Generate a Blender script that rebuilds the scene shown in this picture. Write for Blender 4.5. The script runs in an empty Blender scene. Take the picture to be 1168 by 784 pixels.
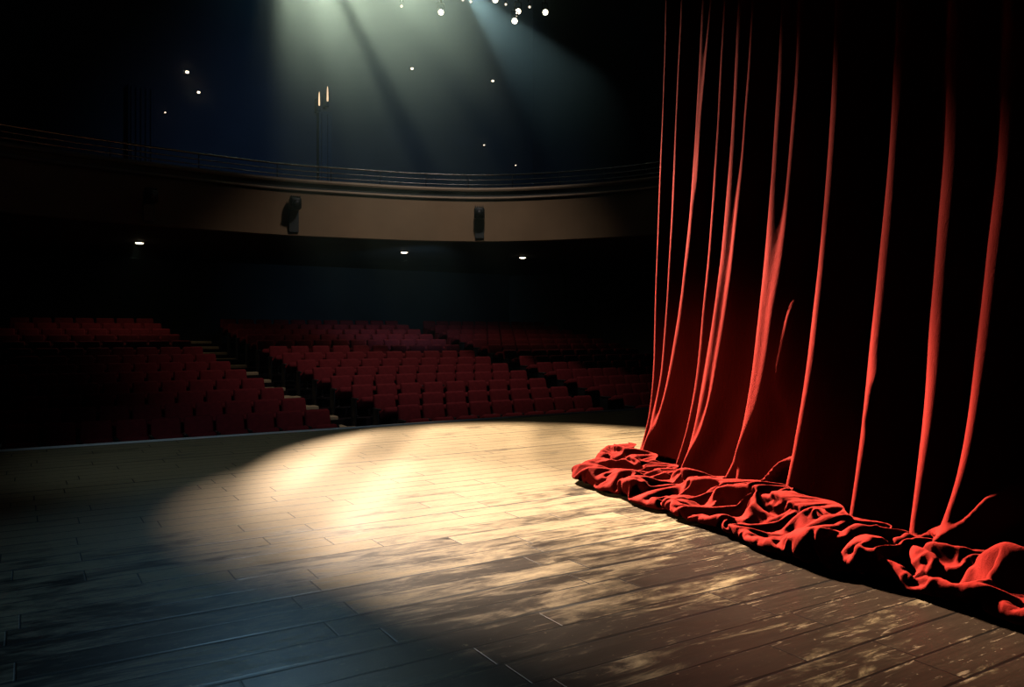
import bpy, bmesh, math, random
import numpy as np
from mathutils import Vector, Matrix, noise

random.seed(7)
SC = bpy.context.scene
COL = SC.collection
PI = math.pi

HAZE = .034
HZ0, HZ1 = 5.0, 12.5
HAZE_COL = (.52, .86, .84)
WORLD_COL = (.0008, .0014, .0026)
EXPO = 0
# ------------------------------------------------------------------ camera
# world: x runs along the stage edge, y towards the house, z up; z = 0 is the stage floor
FPX = 901.0
YAW = math.atan2(554, 901)
CAM = Vector((0, 0, 1.5))
FW = Vector((math.sin(YAW), math.cos(YAW), 0))
RT = Vector((math.cos(YAW), -math.sin(YAW), 0))
cd = bpy.data.cameras.new('camera'); cd.lens = FPX / 1168 * 36; cd.sensor_width = 36
cd.shift_y = -12 / 1168; cd.clip_end = 200
cam = bpy.data.objects.new('camera', cd); COL.objects.link(cam)
cam.location = CAM; cam.rotation_euler = (PI / 2, 0, -YAW); SC.camera = cam

def ray(u, y):
    return FW + RT * ((u - 584) / FPX) + Vector((0, 0, (380 - y) / FPX))

def at_depth(u, y, d):
    return CAM + ray(u, y) * d

# ------------------------------------------------------------------ materials
def new_mat(name):
    m = bpy.data.materials.new(name); m.use_nodes = True
    nt = m.node_tree; b = nt.nodes['Principled BSDF']
    return m, nt, b

def N(nt, t, **kw):
    n = nt.nodes.new(t)
    for k, v in kw.items():
        setattr(n, k, v)
    return n

def L(nt, a, b): nt.links.new(a, b)

def math_node(nt, op, a, b=None, c=None, clamp=False):
    n = N(nt, 'ShaderNodeMath', operation=op); n.use_clamp = clamp
    for i, v in enumerate((a, b, c)):
        if v is None: continue
        if isinstance(v, (int, float)): n.inputs[i].default_value = v
        else: L(nt, v, n.inputs[i])
    return n.outputs[0]

def mixc(nt, f, a, b):
    n = N(nt, 'ShaderNodeMix', data_type='RGBA')
    if isinstance(f, (int, float)): n.inputs[0].default_value = f
    else: L(nt, f, n.inputs[0])
    for i, v in ((6, a), (7, b)):
        if isinstance(v, tuple): n.inputs[i].default_value = v + (1,)
        else: L(nt, v, n.inputs[i])
    return n.outputs[2]

def ramp(nt, x, lo, hi, smooth=True):
    n = N(nt, 'ShaderNodeMapRange'); n.interpolation_type = 'SMOOTHSTEP' if smooth else 'LINEAR'
    n.inputs[1].default_value = lo; n.inputs[2].default_value = hi
    L(nt, x, n.inputs[0]); return n.outputs[0]

def nse(nt, vec, scale, detail=3, rough=.5, dist=0):
    n = N(nt, 'ShaderNodeTexNoise'); n.inputs['Scale'].default_value = scale
    n.inputs['Detail'].default_value = detail; n.inputs['Roughness'].default_value = rough
    n.inputs['Distortion'].default_value = dist
    L(nt, vec, n.inputs['Vector']); return n.outputs['Fac']

def mapped(nt, vec, sx, sy, sz, off=(0, 0, 0)):
    n = N(nt, 'ShaderNodeMapping'); n.inputs['Scale'].default_value = (sx, sy, sz)
    n.inputs['Location'].default_value = off
    L(nt, vec, n.inputs['Vector']); return n.outputs['Vector']

def bump(nt, b, h, strength, dist=.01):
    n = N(nt, 'ShaderNodeBump'); n.inputs['Strength'].default_value = strength
    n.inputs['Distance'].default_value = dist
    L(nt, h, n.inputs['Height']); L(nt, n.outputs[0], b.inputs['Normal'])

def plain(name, col, rough=.6, metal=0, var=.15, scale=6, bmp=.1, spec=.4):
    m, nt, b = new_mat(name)
    tc = N(nt, 'ShaderNodeTexCoord').outputs['Object']
    f = nse(nt, tc, scale, 4)
    c2 = tuple(min(1, c * (1 + 2 * var)) for c in col); c1 = tuple(c * (1 - var) for c in col)
    L(nt, mixc(nt, f, c1, c2), b.inputs['Base Color'])
    b.inputs['Roughness'].default_value = rough; b.inputs['Metallic'].default_value = metal
    b.inputs['Specular IOR Level'].default_value = spec
    if bmp: bump(nt, b, f, bmp)
    return m

def glow(name, col, strength):
    m, nt, b = new_mat(name)
    b.inputs['Base Color'].default_value = (.8, .8, .8, 1)
    b.inputs['Emission Color'].default_value = col + (1,)
    b.inputs['Emission Strength'].default_value = strength
    return m

def mat_velvet():
    m, nt, b = new_mat('red_velvet')
    tc = N(nt, 'ShaderNodeTexCoord').outputs['Object']
    f = nse(nt, mapped(nt, tc, 1, 1, .35), 3.2, 4, .6)
    L(nt, mixc(nt, f, VELVET_A, VELVET_B), b.inputs['Base Color'])
    b.inputs['Roughness'].default_value = .85
    b.inputs['Specular IOR Level'].default_value = .05
    b.inputs['Sheen Weight'].default_value = .055
    b.inputs['Sheen Roughness'].default_value = .45
    b.inputs['Sheen Tint'].default_value = (1, .40, .30, 1)
    g = nse(nt, tc, 210, 2, .6)
    g2 = nse(nt, mapped(nt, tc, 1, 1, .4), 24, 5, .68, .6)
    h = math_node(nt, 'ADD', math_node(nt, 'MULTIPLY', g, .35), g2)
    bump(nt, b, h, .55, .010)
    return m

def mat_stage():
    m, nt, b = new_mat('worn_stage_planks')
    tc = N(nt, 'ShaderNodeTexCoord').outputs['Object']
    sep = N(nt, 'ShaderNodeSeparateXYZ'); L(nt, tc, sep.inputs[0])
    X, Y = sep.outputs[0], sep.outputs[1]
    PW = .236
    yy = math_node(nt, 'DIVIDE', Y, PW)
    row = math_node(nt, 'FLOOR', yy)
    fy = math_node(nt, 'SUBTRACT', yy, row)
    wn = N(nt, 'ShaderNodeTexWhiteNoise', noise_dimensions='1D'); L(nt, row, wn.inputs['W'])
    rrow = wn.outputs['Value']
    xx = math_node(nt, 'ADD', math_node(nt, 'DIVIDE', X, 1.55), math_node(nt, 'MULTIPLY', rrow, 7.3))
    seg = math_node(nt, 'FLOOR', xx)
    fx = math_node(nt, 'SUBTRACT', xx, seg)
    cmb = N(nt, 'ShaderNodeCombineXYZ'); L(nt, row, cmb.inputs[0]); L(nt, seg, cmb.inputs[1])
    wp = N(nt, 'ShaderNodeTexWhiteNoise', noise_dimensions='2D'); L(nt, cmb.outputs[0], wp.inputs['Vector'])
    pid = wp.outputs['Value']
    wob = nse(nt, mapped(nt, tc, 2, 2, 1), 3, 2)
    # distance to the seams, in metres
    ey = math_node(nt, 'MULTIPLY', math_node(nt, 'MINIMUM', fy, math_node(nt, 'SUBTRACT', 1.0, fy)), PW)
    ex = math_node(nt, 'MULTIPLY', math_node(nt, 'MINIMUM', fx, math_node(nt, 'SUBTRACT', 1.0, fx)), 1.55)
    eyn = math_node(nt, 'ADD', ey, math_node(nt, 'MULTIPLY', math_node(nt, 'SUBTRACT', wob, .5), .006))
    # some seams have opened up more than others (per seam width)
    srow = math_node(nt, 'FLOOR', math_node(nt, 'ADD', yy, .5))
    ws = N(nt, 'ShaderNodeTexWhiteNoise', noise_dimensions='1D'); L(nt, srow, ws.inputs['W'])
    sw = math_node(nt, 'ADD', math_node(nt, 'MULTIPLY', math_node(nt, 'POWER', ws.outputs['Value'], 3.0), .016), .0062)
    gap_y = math_node(nt, 'SUBTRACT', 1.0, ramp(nt, math_node(nt, 'DIVIDE', eyn, sw), .4, 1.2))
    gap_x = math_node(nt, 'SUBTRACT', 1.0, ramp(nt, ex, .002, .007))
    gap = math_node(nt, 'MAXIMUM', gap_y, gap_x)
    # grain and wear, shifted per plank
    off = N(nt, 'ShaderNodeCombineXYZ')
    L(nt, math_node(nt, 'MULTIPLY', pid, 31), off.inputs[0]); L(nt, math_node(nt, 'MULTIPLY', pid, 17), off.inputs[2])
    pv = N(nt, 'ShaderNodeVectorMath', operation='ADD'); L(nt, tc, pv.inputs[0]); L(nt, off.outputs[0], pv.inputs[1])
    pvec = pv.outputs[0]
    grain = nse(nt, mapped(nt, pvec, 2.2, 38, 1), 1.0, 5, .65, .4)
    streak = nse(nt, mapped(nt, pvec, 1.7, 9, 1), 1.0, 7, .72, 1.2)
    cloud = nse(nt, mapped(nt, tc, 1.1, 2.2, 1), 1.0, 7, .68, 1.0)
    cloud2 = nse(nt, mapped(nt, tc, .22, .32, 1, (3.1, 1.7, 0)), 1.0, 2, .5)
    # boards turn more tan towards the front of the stage
    front_bias = ramp(nt, Y, 2.0, 8.5)
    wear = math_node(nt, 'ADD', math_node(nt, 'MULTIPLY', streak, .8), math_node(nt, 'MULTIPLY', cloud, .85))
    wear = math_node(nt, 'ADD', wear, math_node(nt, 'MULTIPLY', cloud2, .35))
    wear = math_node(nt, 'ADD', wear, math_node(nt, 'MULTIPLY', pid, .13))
    wear = math_node(nt, 'ADD', wear, math_node(nt, 'MULTIPLY', front_bias, .42))
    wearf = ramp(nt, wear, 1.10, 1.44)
    # scuffed plank edges and scratches
    edge = math_node(nt, 'SUBTRACT', 1.0, ramp(nt, math_node(nt, 'MINIMUM', eyn, math_node(nt, 'MULTIPLY', ex, 3.0)), .008, .030))
    chip = ramp(nt, nse(nt, mapped(nt, pvec, 2.5, 6, 1), 1.3, 5, .75), .53, .66)
    scuff = math_node(nt, 'MULTIPLY', edge, chip)
    scr = ramp(nt, nse(nt, mapped(nt, pvec, 3, 30, 1), 1.0, 3, .6, 1.5), .62, .72)
    spk = ramp(nt, nse(nt, mapped(nt, tc, 22, 30, 1), 1, 3, .6), .66, .74)
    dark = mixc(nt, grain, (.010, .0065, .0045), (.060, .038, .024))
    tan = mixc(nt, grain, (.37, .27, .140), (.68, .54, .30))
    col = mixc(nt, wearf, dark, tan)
    col = mixc(nt, math_node(nt, 'MULTIPLY', scuff, .5), col, (.62, .48, .30))
    col = mixc(nt, math_node(nt, 'MULTIPLY', math_node(nt, 'MAXIMUM', scr, spk), .45), col, (.55, .43, .28))
    fine = nse(nt, mapped(nt, pvec, 14, 90, 1), 1.0, 4, .7)
    col = mixc(nt, math_node(nt, 'MULTIPLY', ramp(nt, fine, .50, .70), .45), col, (.05, .033, .022))
    col = mixc(nt, gap, col, (.006, .004, .003))
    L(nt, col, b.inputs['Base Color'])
    rg = math_node(nt, 'ADD', .26, math_node(nt, 'MULTIPLY', wearf, .22))
    rg = math_node(nt, 'ADD', rg, math_node(nt, 'MULTIPLY', streak, .16))
    L(nt, rg, b.inputs['Roughness'])
    b.inputs['Specular IOR Level'].default_value = .32
    h = math_node(nt, 'SUBTRACT', math_node(nt, 'MULTIPLY', grain, .25), gap)
    h = math_node(nt, 'ADD', h, math_node(nt, 'MULTIPLY', streak, .5))
    bump(nt, b, h, .22, .006)
    return m

VELVET_A = (.37, .0180, .0130)
VELVET_B = (.54, .0310, .0220)
M = {}
M['velvet'] = mat_velvet()
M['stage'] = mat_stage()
M['seat'] = plain('seat_fabric', (.22, .022, .027), .9, var=.25, scale=14, bmp=.25, spec=.2)
M['dark_metal'] = plain('dark_metal', (.016, .016, .019), .45, .5, spec=.4)
M['seat_standard'] = plain('seat_standard', (.02, .019, .020), .4, spec=.45)
M['parapet'] = plain('parapet_panel', (.36, .24, .14), .6, var=.18, scale=1.1, bmp=.05, spec=.25)
M['moulding'] = plain('cream_moulding', (.46, .33, .22), .5, var=.1, scale=2, spec=.3)
M['recess'] = plain('dark_fascia', (.05, .06, .065), .6)
M['rail'] = plain('steel_rail', (.09, .09, .09), .25, 1.0, var=.1)
M['wall'] = plain('auditorium_wall', (.085, .078, .076), .8, var=.2, scale=.7, bmp=.05, spec=.15)
M['panel'] = plain('wall_panel', (.19, .17, .15), .7, var=.15, scale=1.5, bmp=.05, spec=.2)
M['ceiling'] = plain('ceiling_black', (.03, .03, .034), .9, spec=.1)
M['carpet'] = plain('stalls_carpet', (.016, .011, .013), .95, var=.3, scale=20, spec=.1)
M['tread'] = plain('tan_step_tread', (.50, .37, .22), .7, var=.25, scale=5, spec=.25)
M['nosing'] = plain('white_nosing', (.80, .78, .74), .4, var=.1, scale=7)
M['apron'] = plain('apron_black', (.02, .018, .016), .6)
M['lens'] = glow('lamp_lens', (1.0, .86, .62), 14)
M['downlight'] = glow('downlight_lens', (1.0, .85, .58), 7)
M['tube'] = glow('amber_tube', (1.0, .70, .36), 1.4)
M['dim'] = glow('dim_lens', (1.0, .84, .60), 2.2)

# ------------------------------------------------------------------ object helpers
def link(name, me, mats=None, parent=None, smooth=False):
    if mats is not None:
        for mm in (mats if isinstance(mats, (list, tuple)) else [mats]): me.materials.append(mm)
    if smooth:
        for p in me.polygons: p.use_smooth = True
    o = bpy.data.objects.new(name, me); COL.objects.link(o)
    if parent is not None: o.parent = parent
    return o

def from_bm(name, bm, mats=None, parent=None, smooth=False):
    bmesh.ops.recalc_face_normals(bm, faces=bm.faces)
    me = bpy.data.meshes.new(name); bm.to_mesh(me); bm.free()
    return link(name, me, mats, parent, smooth)

def add_box(bm, c, s, rot=None, bevel=0, seg=2):
    r = bmesh.ops.create_cube(bm, size=1)
    vs = r['verts']
    bmesh.ops.scale(bm, vec=s, verts=vs)
    if bevel:
        es = list({e for v in vs for e in v.link_edges})
        g = bmesh.ops.bevel(bm, geom=es, offset=bevel, segments=seg, profile=.5, affect='EDGES')
        vs = list({v for f in g['faces'] for v in f.verts} | {v for v in vs if v.is_valid})
    if rot is not None: bmesh.ops.rotate(bm, cent=(0, 0, 0), matrix=rot, verts=vs)
    bmesh.ops.translate(bm, vec=c, verts=vs)
    return vs

def add_tube(bm, pts, r, seg=8, closed=False):
    pts = [Vector(p) for p in pts]
    rings = []
    for i, p in enumerate(pts):
        t = (pts[min(i + 1, len(pts) - 1)] - pts[max(i - 1, 0)]).normalized()
        up = Vector((0, 0, 1)) if abs(t.z) < .9 else Vector((1, 0, 0))
        a = t.cross(up).normalized(); b = t.cross(a)
        rr = r[i] if isinstance(r, (list, tuple)) else r
        rings.append([bm.verts.new(p + (a * math.cos(2 * PI * k / seg) + b * math.sin(2 * PI * k / seg)) * rr) for k in range(seg)])
    for i in range(len(rings) - 1):
        for k in range(seg):
            bm.faces.new((rings[i][k], rings[i][(k + 1) % seg], rings[i + 1][(k + 1) % seg], rings[i + 1][k]))
    bm.faces.new(rings[0][::-1]); bm.faces.new(rings[-1])

def empty(name, loc, rz=0):
    o = bpy.data.objects.new(name, None); COL.objects.link(o)
    o.location = loc; o.rotation_euler = (0, 0, rz); o.empty_display_size = .1
    return o

def tag(o, label, cat, group=None):
    o['label'] = label; o['category'] = cat
    if group: o['group'] = group
    return o

def struct(o):
    o['kind'] = 'structure'; return o

def box_obj(name, lo, hi, m):
    bm = bmesh.new()
    c = [(a + b) / 2 for a, b in zip(lo, hi)]; s = [b - a for a, b in zip(lo, hi)]
    add_box(bm, (0, 0, 0), s)
    o = from_bm(name, bm, m); o.location = c
    return o

# ------------------------------------------------------------------ setting
EDGE = 11.93
ZS = -.95                      # stalls floor at the first row
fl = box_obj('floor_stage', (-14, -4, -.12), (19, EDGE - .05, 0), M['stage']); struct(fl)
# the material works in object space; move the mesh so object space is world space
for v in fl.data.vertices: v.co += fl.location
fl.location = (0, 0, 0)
bm = bmesh.new(); add_box(bm, (0, 0, 0), (33, .06, .06), bevel=.008, seg=3)
o = from_bm('trim_1', bm, M['nosing'], smooth=True); o.location = (2.5, EDGE - .02, -.007); struct(o)
struct(box_obj('wall_apron', (-14, EDGE - .25, ZS - .2), (19, EDGE - .06, -.12), M['apron']))

ROWS = 13; PITCH = .95; RISE = .16; Y0 = 15.0
def row_y(k): return Y0 + PITCH * k
def floor_z(k): return .03 + RISE * k - .95
# terraced stalls floor
prof = [(EDGE - .06, ZS - .2), (EDGE - .06, floor_z(0))]
for k in range(ROWS):
    y = row_y(k) + .12
    prof += [(y, floor_z(k)), (y, floor_z(k + 1))]
prof += [(29.2, floor_z(ROWS)), (29.2, ZS - .2)]
bm = bmesh.new()
A_ = [bm.verts.new((-9.2, y, z)) for y, z in prof]; B_ = [bm.verts.new((19.5, y, z)) for y, z in prof]
n = len(prof)
for i in range(n): bm.faces.new((A_[i], A_[(i + 1) % n], B_[(i + 1) % n], B_[i]))
bm.faces.new(A_[::-1]); bm.faces.new(B_)
struct(from_bm('floor_stalls', bm, M['carpet']))

HW = 21.0
struct(box_obj('wall_back', (-9.2, 29.0, -1.2), (19.5, 29.3, HW), M['wall']))
struct(box_obj('wall_left', (-9.4, 12.4, -1.2), (-9.1, 29.3, HW), M['wall']))
struct(box_obj('wall_right', (18.9, 12.4, -1.2), (19.2, 29.3, HW), M['wall']))
struct(box_obj('ceiling', (-9.4, 12.4, HW), (19.5, 29.3, HW + .2), M['ceiling']))

# slanted panel in the far right corner under the balcony
def quad_prism(name, pts, z0, z1, m):
    bm = bmesh.new()
    a = [bm.verts.new((x, y, z0)) for x, y in pts]; b = [bm.verts.new((x, y, z1)) for x, y in pts]
    for i in range(len(pts)):
        j = (i + 1) % len(pts); bm.faces.new((a[i], a[j], b[j], b[i]))
    bm.faces.new(a[::-1]); bm.faces.new(b)
    return from_bm(name, bm, m)
struct(quad_prism('wall_corner', [(17.7, 29.0), (18.95, 26.6), (18.95, 29.0)], -1, 3.95, M['panel']))

# balcony
pathc = [(-7.6, 12.6), (-7.2, 14.6), (-5.6, 16.6), (-3.2, 18.0), (-.4, 18.95), (1.9, 19.4), (5, 19.7), (7.1, 19.42), (9.0, 18.95), (10.6, 18.15),
         (12.0, 16.75), (13.0, 15.2), (13.5, 13.6), (13.6, 12.6)]
def catmull(P, n=8):
    out = []
    P = [Vector(p) for p in P]; Q = [P[0]] + P + [P[-1]]
    for i in range(1, len(Q) - 2):
        for t in range(n):
            t /= n; p0, p1, p2, p3 = Q[i - 1:i + 3]
            out.append(.5 * ((2 * p1) + (p2 - p0) * t + (2 * p0 - 5 * p1 + 4 * p2 - p3) * t * t + (3 * p1 - p0 - 3 * p2 + p3) * t ** 3))
    out.append(P[-1]); return out
BP = catmull(pathc)
def normals2(P):
    out = []
    for i in range(len(P)):
        t = (P[min(i + 1, len(P) - 1)] - P[max(i - 1, 0)]).normalized()
        out.append(Vector((t.y, -t.x)))        # towards the stage
    return out
BN = normals2(BP)
def sweep(name, section, m, parent=None, smooth=False):   # section: (towards stage, z)
    bm = bmesh.new(); rings = []
    for p, nn in zip(BP, BN):
        rings.append([bm.verts.new((p.x + nn.x * a, p.y + nn.y * a, z)) for a, z in section])
    k = len(section)
    for i in range(len(rings) - 1):
        for j in range(k):
            bm.faces.new((rings[i][j], rings[i][(j + 1) % k], rings[i + 1][(j + 1) % k], rings[i + 1][j]))
    bm.faces.new(rings[0]); bm.faces.new(rings[-1][::-1])
    return from_bm(name, bm, m, parent, smooth)
ZB = 3.97
par = struct(sweep('balcony_parapet', [(0, ZB), (0, 5.06), (-.18, 5.06), (-.18, ZB)], M['parapet']))
sweep('moulding', [(.05, 5.045), (.07, 5.07), (.05, 5.115), (-.1, 5.115), (-.1, 5.045)], M['moulding'], par)
sweep('fascia', [(-.02, 5.115), (-.02, 5.26), (-.18, 5.26), (-.18, 5.115)], M['recess'], par)
sweep('cap', [(.07, 5.26), (.09, 5.30), (.07, 5.35), (-.22, 5.35), (-.22, 5.26)], M['moulding'], par)
sweep('bottom_bead', [(.03, ZB - .03), (.03, ZB + .03), (-.2, ZB + .03), (-.2, ZB - .03)], M['parapet'], par)
# balcony floor slab
bm = bmesh.new()
for z0, z1 in ((ZB + .02, ZB + .3),):
    lo = [bm.verts.new((p.x, p.y, z0)) for p in [q - nn * .12 for q, nn in zip(BP, BN)]]
    hi = [bm.verts.new((v.co.x, v.co.y, z1)) for v in lo]
    lb = [bm.verts.new((-9.15, 12.6, z0)), bm.verts.new((-9.15, 29.05, z0)), bm.verts.new((18.95, 29.05, z0)), bm.verts.new((18.95, 12.6, z0))]
    hb = [bm.verts.new((v.co.x, v.co.y, z1)) for v in lb]
    bm.faces.new(lo + [lb[3], lb[2], lb[1], lb[0]]); bm.faces.new(hi + [hb[3], hb[2], hb[1], hb[0]])
    for i in range(len(lo) - 1): bm.faces.new((lo[i], lo[i + 1], hi[i + 1], hi[i]))
bmesh.ops.triangulate(bm, faces=[f for f in bm.faces if len(f.verts) > 4])
struct(from_bm('ceiling_under_balcony', bm, M['wall']))

# railing above the parapet
rl = empty('balcony_railing', (BP[len(BP) // 2].x, BP[len(BP) // 2].y, 5.35))
tag(rl, 'slim three-bar metal railing along the top of the curved balcony front', 'railing')
def on_path(off, z): return [Vector((p.x + nn.x * off, p.y + nn.y * off, z)) - rl.location for p, nn in zip(BP, BN)]
for z, r in ((5.46, .014), (5.585, .014), (5.72, .024)):
    bm = bmesh.new(); add_tube(bm, on_path(-.08, z), r); from_bm('rail_bar', bm, M['rail'], rl, True)
pp = on_path(-.08, 5.34)
for i in range(4, len(pp), 5):
    bm = bmesh.new(); add_tube(bm, [pp[i], pp[i] + Vector((0, 0, .40))], .014)
    from_bm('rail_post', bm, M['dark_metal'], rl, True)

# pilasters and panels on the back wall of the balcony
def on_back(u, y=None, yy=29.0):
    r = ray(u, y if y is not None else 380); t = yy / r.y
    return CAM + r * t
def pilaster(name, u0, u1, y0, y1, depth, m, flutes=0):
    a = on_back(u0, y1, 29.0); b = on_back(u1, y0, 29.0)
    x0, x1 = a.x, b.x; z0, z1 = on_back(u0, y1).z, on_back(u0, y0).z
    bm = bmesh.new(); add_box(bm, (0, 0, 0), (x1 - x0, depth, z1 - z0), bevel=.02)
    for k in range(flutes):
        xx = (k + .5) / flutes - .5
        add_box(bm, (xx * (x1 - x0) * .9, -depth * .5 - .01, 0), ((x1 - x0) / flutes * .45, .10, (z1 - z0) * .94), bevel=.02)
    o = from_bm(name, bm, m); o.location = ((x0 + x1) / 2, 29.0 - depth / 2, (z0 + z1) / 2)
    return struct(o)
pilaster('column_fluted', 145, 176, 97, 215, .25, M['wall'], 5)
pilaster('column_right', 648, 662, 20, 222, .5, M['panel'], 2)
pilaster('column_sconce', 361, 376, 128, 225, .3, M['recess'], 2)
# upper gallery front, far up on the left
struct(box_obj('trim_2', (-9.2, 28.2, 9.55), (-1.2, 29.0, 9.68), M['moulding']))

# ------------------------------------------------------------------ aisle steps
def aisle_left(k): return 5.10 - .190 * k + .004 * k * k
def centre_left(k): return 6.42 - .165 * k + .0055 * k * k
CENTRE_RIGHT = 11.42; RIGHT_LEFT = 12.32
for k in range(ROWS):
    bm = bmesh.new()
    a, b = aisle_left(k) + .06, centre_left(k) - .10
    add_box(bm, (0, 0, 0), (b - a, .34, .05), bevel=.012)
    o = from_bm('step', bm, M['tread']); o.location = ((a + b) / 2, row_y(k) - .03, floor_z(k) + .026); struct(o)
    bm = bmesh.new()
    add_box(bm, (0, 0, 0), (b - a, .30, RISE * .5), bevel=.012)
    o = from_bm('step', bm, M['tread']); o.location = ((a + b) / 2 - .08, row_y(k) + .3, floor_z(k + 1) + RISE * .25); struct(o)

# ------------------------------------------------------------------ seats
def seat_meshes():
    out = {}
    bm = bmesh.new()               # upholstered back with a crowned top
    vs = add_box(bm, (0, 0, 0), (.50, .11, .42), bevel=.045, seg=4)
    for v in bm.verts:
        t = v.co.z / .21
        v.co.x *= 1 - .05 * max(0, t) ** 2
        v.co.z += -.10 * (v.co.x) ** 2 * max(0, t) * 1.6
        if v.co.y < 0: v.co.y -= .02 * (1 - (v.co.x / .25) ** 2) * (1 - (v.co.z / .21) ** 2)
        v.co.y += .115 * (t * .5)
    bmesh.ops.translate(bm, vec=(0, -.085, .74), verts=bm.verts)
    out['backrest'] = (bm, 'seat')
    bm = bmesh.new()               # cushion with a rolled front
    add_box(bm, (0, 0, 0), (.435, .46, .135), bevel=.055, seg=3)
    for v in bm.verts:
        if v.co.z > 0: v.co.z += .018 * (1 - (v.co.x / .24) ** 2)
    # tipped up on its hinge, as an empty seat rests
    bmesh.ops.translate(bm, vec=(0, -.235, 0), verts=bm.verts)
    bmesh.ops.rotate(bm, cent=(0, 0, 0), matrix=Matrix.Rotation(math.radians(-25), 3, 'X'), verts=bm.verts)
    bmesh.ops.translate(bm, vec=(0, -.20, .46), verts=bm.verts)
    out['cushion'] = (bm, 'seat')
    bm = bmesh.new()
    add_box(bm, (-.27, -.33, .655), (.055, .36, .04), bevel=.015)
    out['armrest'] = (bm, 'seat_standard')
    bm = bmesh.new()               # cast side standard down to the floor
    add_box(bm, (-.27, -.27, .33), (.03, .30, .62), bevel=.012)
    add_box(bm, (-.27, -.27, .015), (.06, .36, .03), bevel=.008)
    out['side_standard'] = (bm, 'seat_standard')
    bm = bmesh.new()
    add_box(bm, (.27, -.30, .34), (.03, .44, .66), bevel=.012)
    out['end_panel'] = (bm, 'seat_standard')
    return out
SM = {}
for nm, (bm, mk) in seat_meshes().items():
    bmesh.ops.recalc_face_normals(bm, faces=bm.faces)
    me = bpy.data.meshes.new(nm); bm.to_mesh(me); bm.free()
    me.materials.append(M[mk])
    for p in me.polygons: p.use_smooth = True
    SM[nm] = me
ORD = ['zeroth', 'first', 'second', 'third', 'fourth', 'fifth', 'sixth', 'seventh', 'eighth', 'ninth', 'tenth', 'eleventh', 'twelfth', 'thirteenth', 'fourteenth']
SP = .54
def in_view(x, y, z):
    p = Vector((x, y, z)) - CAM; d = p.dot(FW); l = p.dot(RT)
    return 584 + FPX * l / d, 380 - FPX * p.z / d, d
spots = []                         # (x, row, block, number from its aisle, is the aisle seat)
for k in range(ROWS):
    y = row_y(k)
    x = aisle_left(k) - .32; j = 1
    while True:
        u, yy, d = in_view(x, y, floor_z(k) + .8)
        if u < 4 or j > 13: break
        spots.append((x, k, 'left', j)); x -= SP; j += 1
    nC = int((CENTRE_RIGHT - centre_left(k)) / SP)
    w = (CENTRE_RIGHT - centre_left(k)) / nC
    for j in range(nC): spots.append((centre_left(k) + w * (j + .5), k, 'centre', j + 1))
    x = RIGHT_LEFT + .3; j = 1
    while True:
        u, yy, d = in_view(x, y, floor_z(k) + .8)
        if u > 748 or x > 18.0 or j > 10: break
        spots.append((x, k, 'right', j)); x += SP; j += 1
spots.sort(key=lambda s: in_view(s[0], row_y(s[1]), 0)[2])
near, far = spots[:300], spots[300:]
proto = {}
for (x, k, blk, j) in near:
    t = empty('theatre_seat', (x, row_y(k), floor_z(k)))
    t.rotation_euler = (0, 0, random.uniform(-.012, .012))
    row = ORD[k + 1] + ' row from the stage'
    if blk == 'left': lb = f'dark red folding seat, {row}, {ORD[j]} left of the stepped aisle'
    elif blk == 'centre': lb = f'dark red folding seat, {row}, {ORD[j]} right of the stepped aisle'
    else: lb = f'dark red folding seat, {row}, {ORD[j]} right of the far dark aisle'
    tag(t, lb, 'seat', 'red folding seats in the stalls')
    names = ['backrest', 'cushion', 'armrest', 'side_standard']
    if blk == 'left' and j == 1: names.append('end_panel')
    for nm in names:
        if nm not in proto:
            c = bpy.data.objects.new(nm, SM[nm]); proto[nm] = c
        else: c = proto[nm].copy()
        COL.objects.link(c); c.parent = t
if far:
    bm = bmesh.new()
    for (x, k, blk, j) in far:
        for nm in ('backrest', 'cushion', 'armrest', 'side_standard'):
            n0 = len(bm.verts); bm.from_mesh(SM[nm]); bm.verts.ensure_lookup_table()
            bmesh.ops.translate(bm, vec=(x, row_y(k), floor_z(k)), verts=bm.verts[n0:])
    o = from_bm('theatre_seating', bm, [M['seat']], smooth=True)
    o['kind'] = 'stuff'; tag(o, 'dark red seats furthest back in the stalls under the balcony', 'seats')

# ------------------------------------------------------------------ curtain
CO = Vector((5.75, 6.90, 0)); CA = Vector((-.2215, -.975, 0)).normalized(); CN = Vector((-.975, .2215, 0)).normalized()
def b_plane(z): return .07 - .30 * (1 - math.exp(-max(z, 0) / .9)) - .028 * z
def solve(u, y, off):
    r = ray(u, y); lo, hi = 1.5, 16.0
    def f(t):
        p = CAM + r * t; return (p - CO).dot(CN) - (b_plane(p.z) + off)
    flo = f(lo)
    for _ in range(60):
        m = (lo + hi) / 2
        if (f(m) > 0) == (flo > 0): lo = m
        else: hi = m
    p = CAM + r * lo
    return (p - CO).dot(CA), p.z
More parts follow.
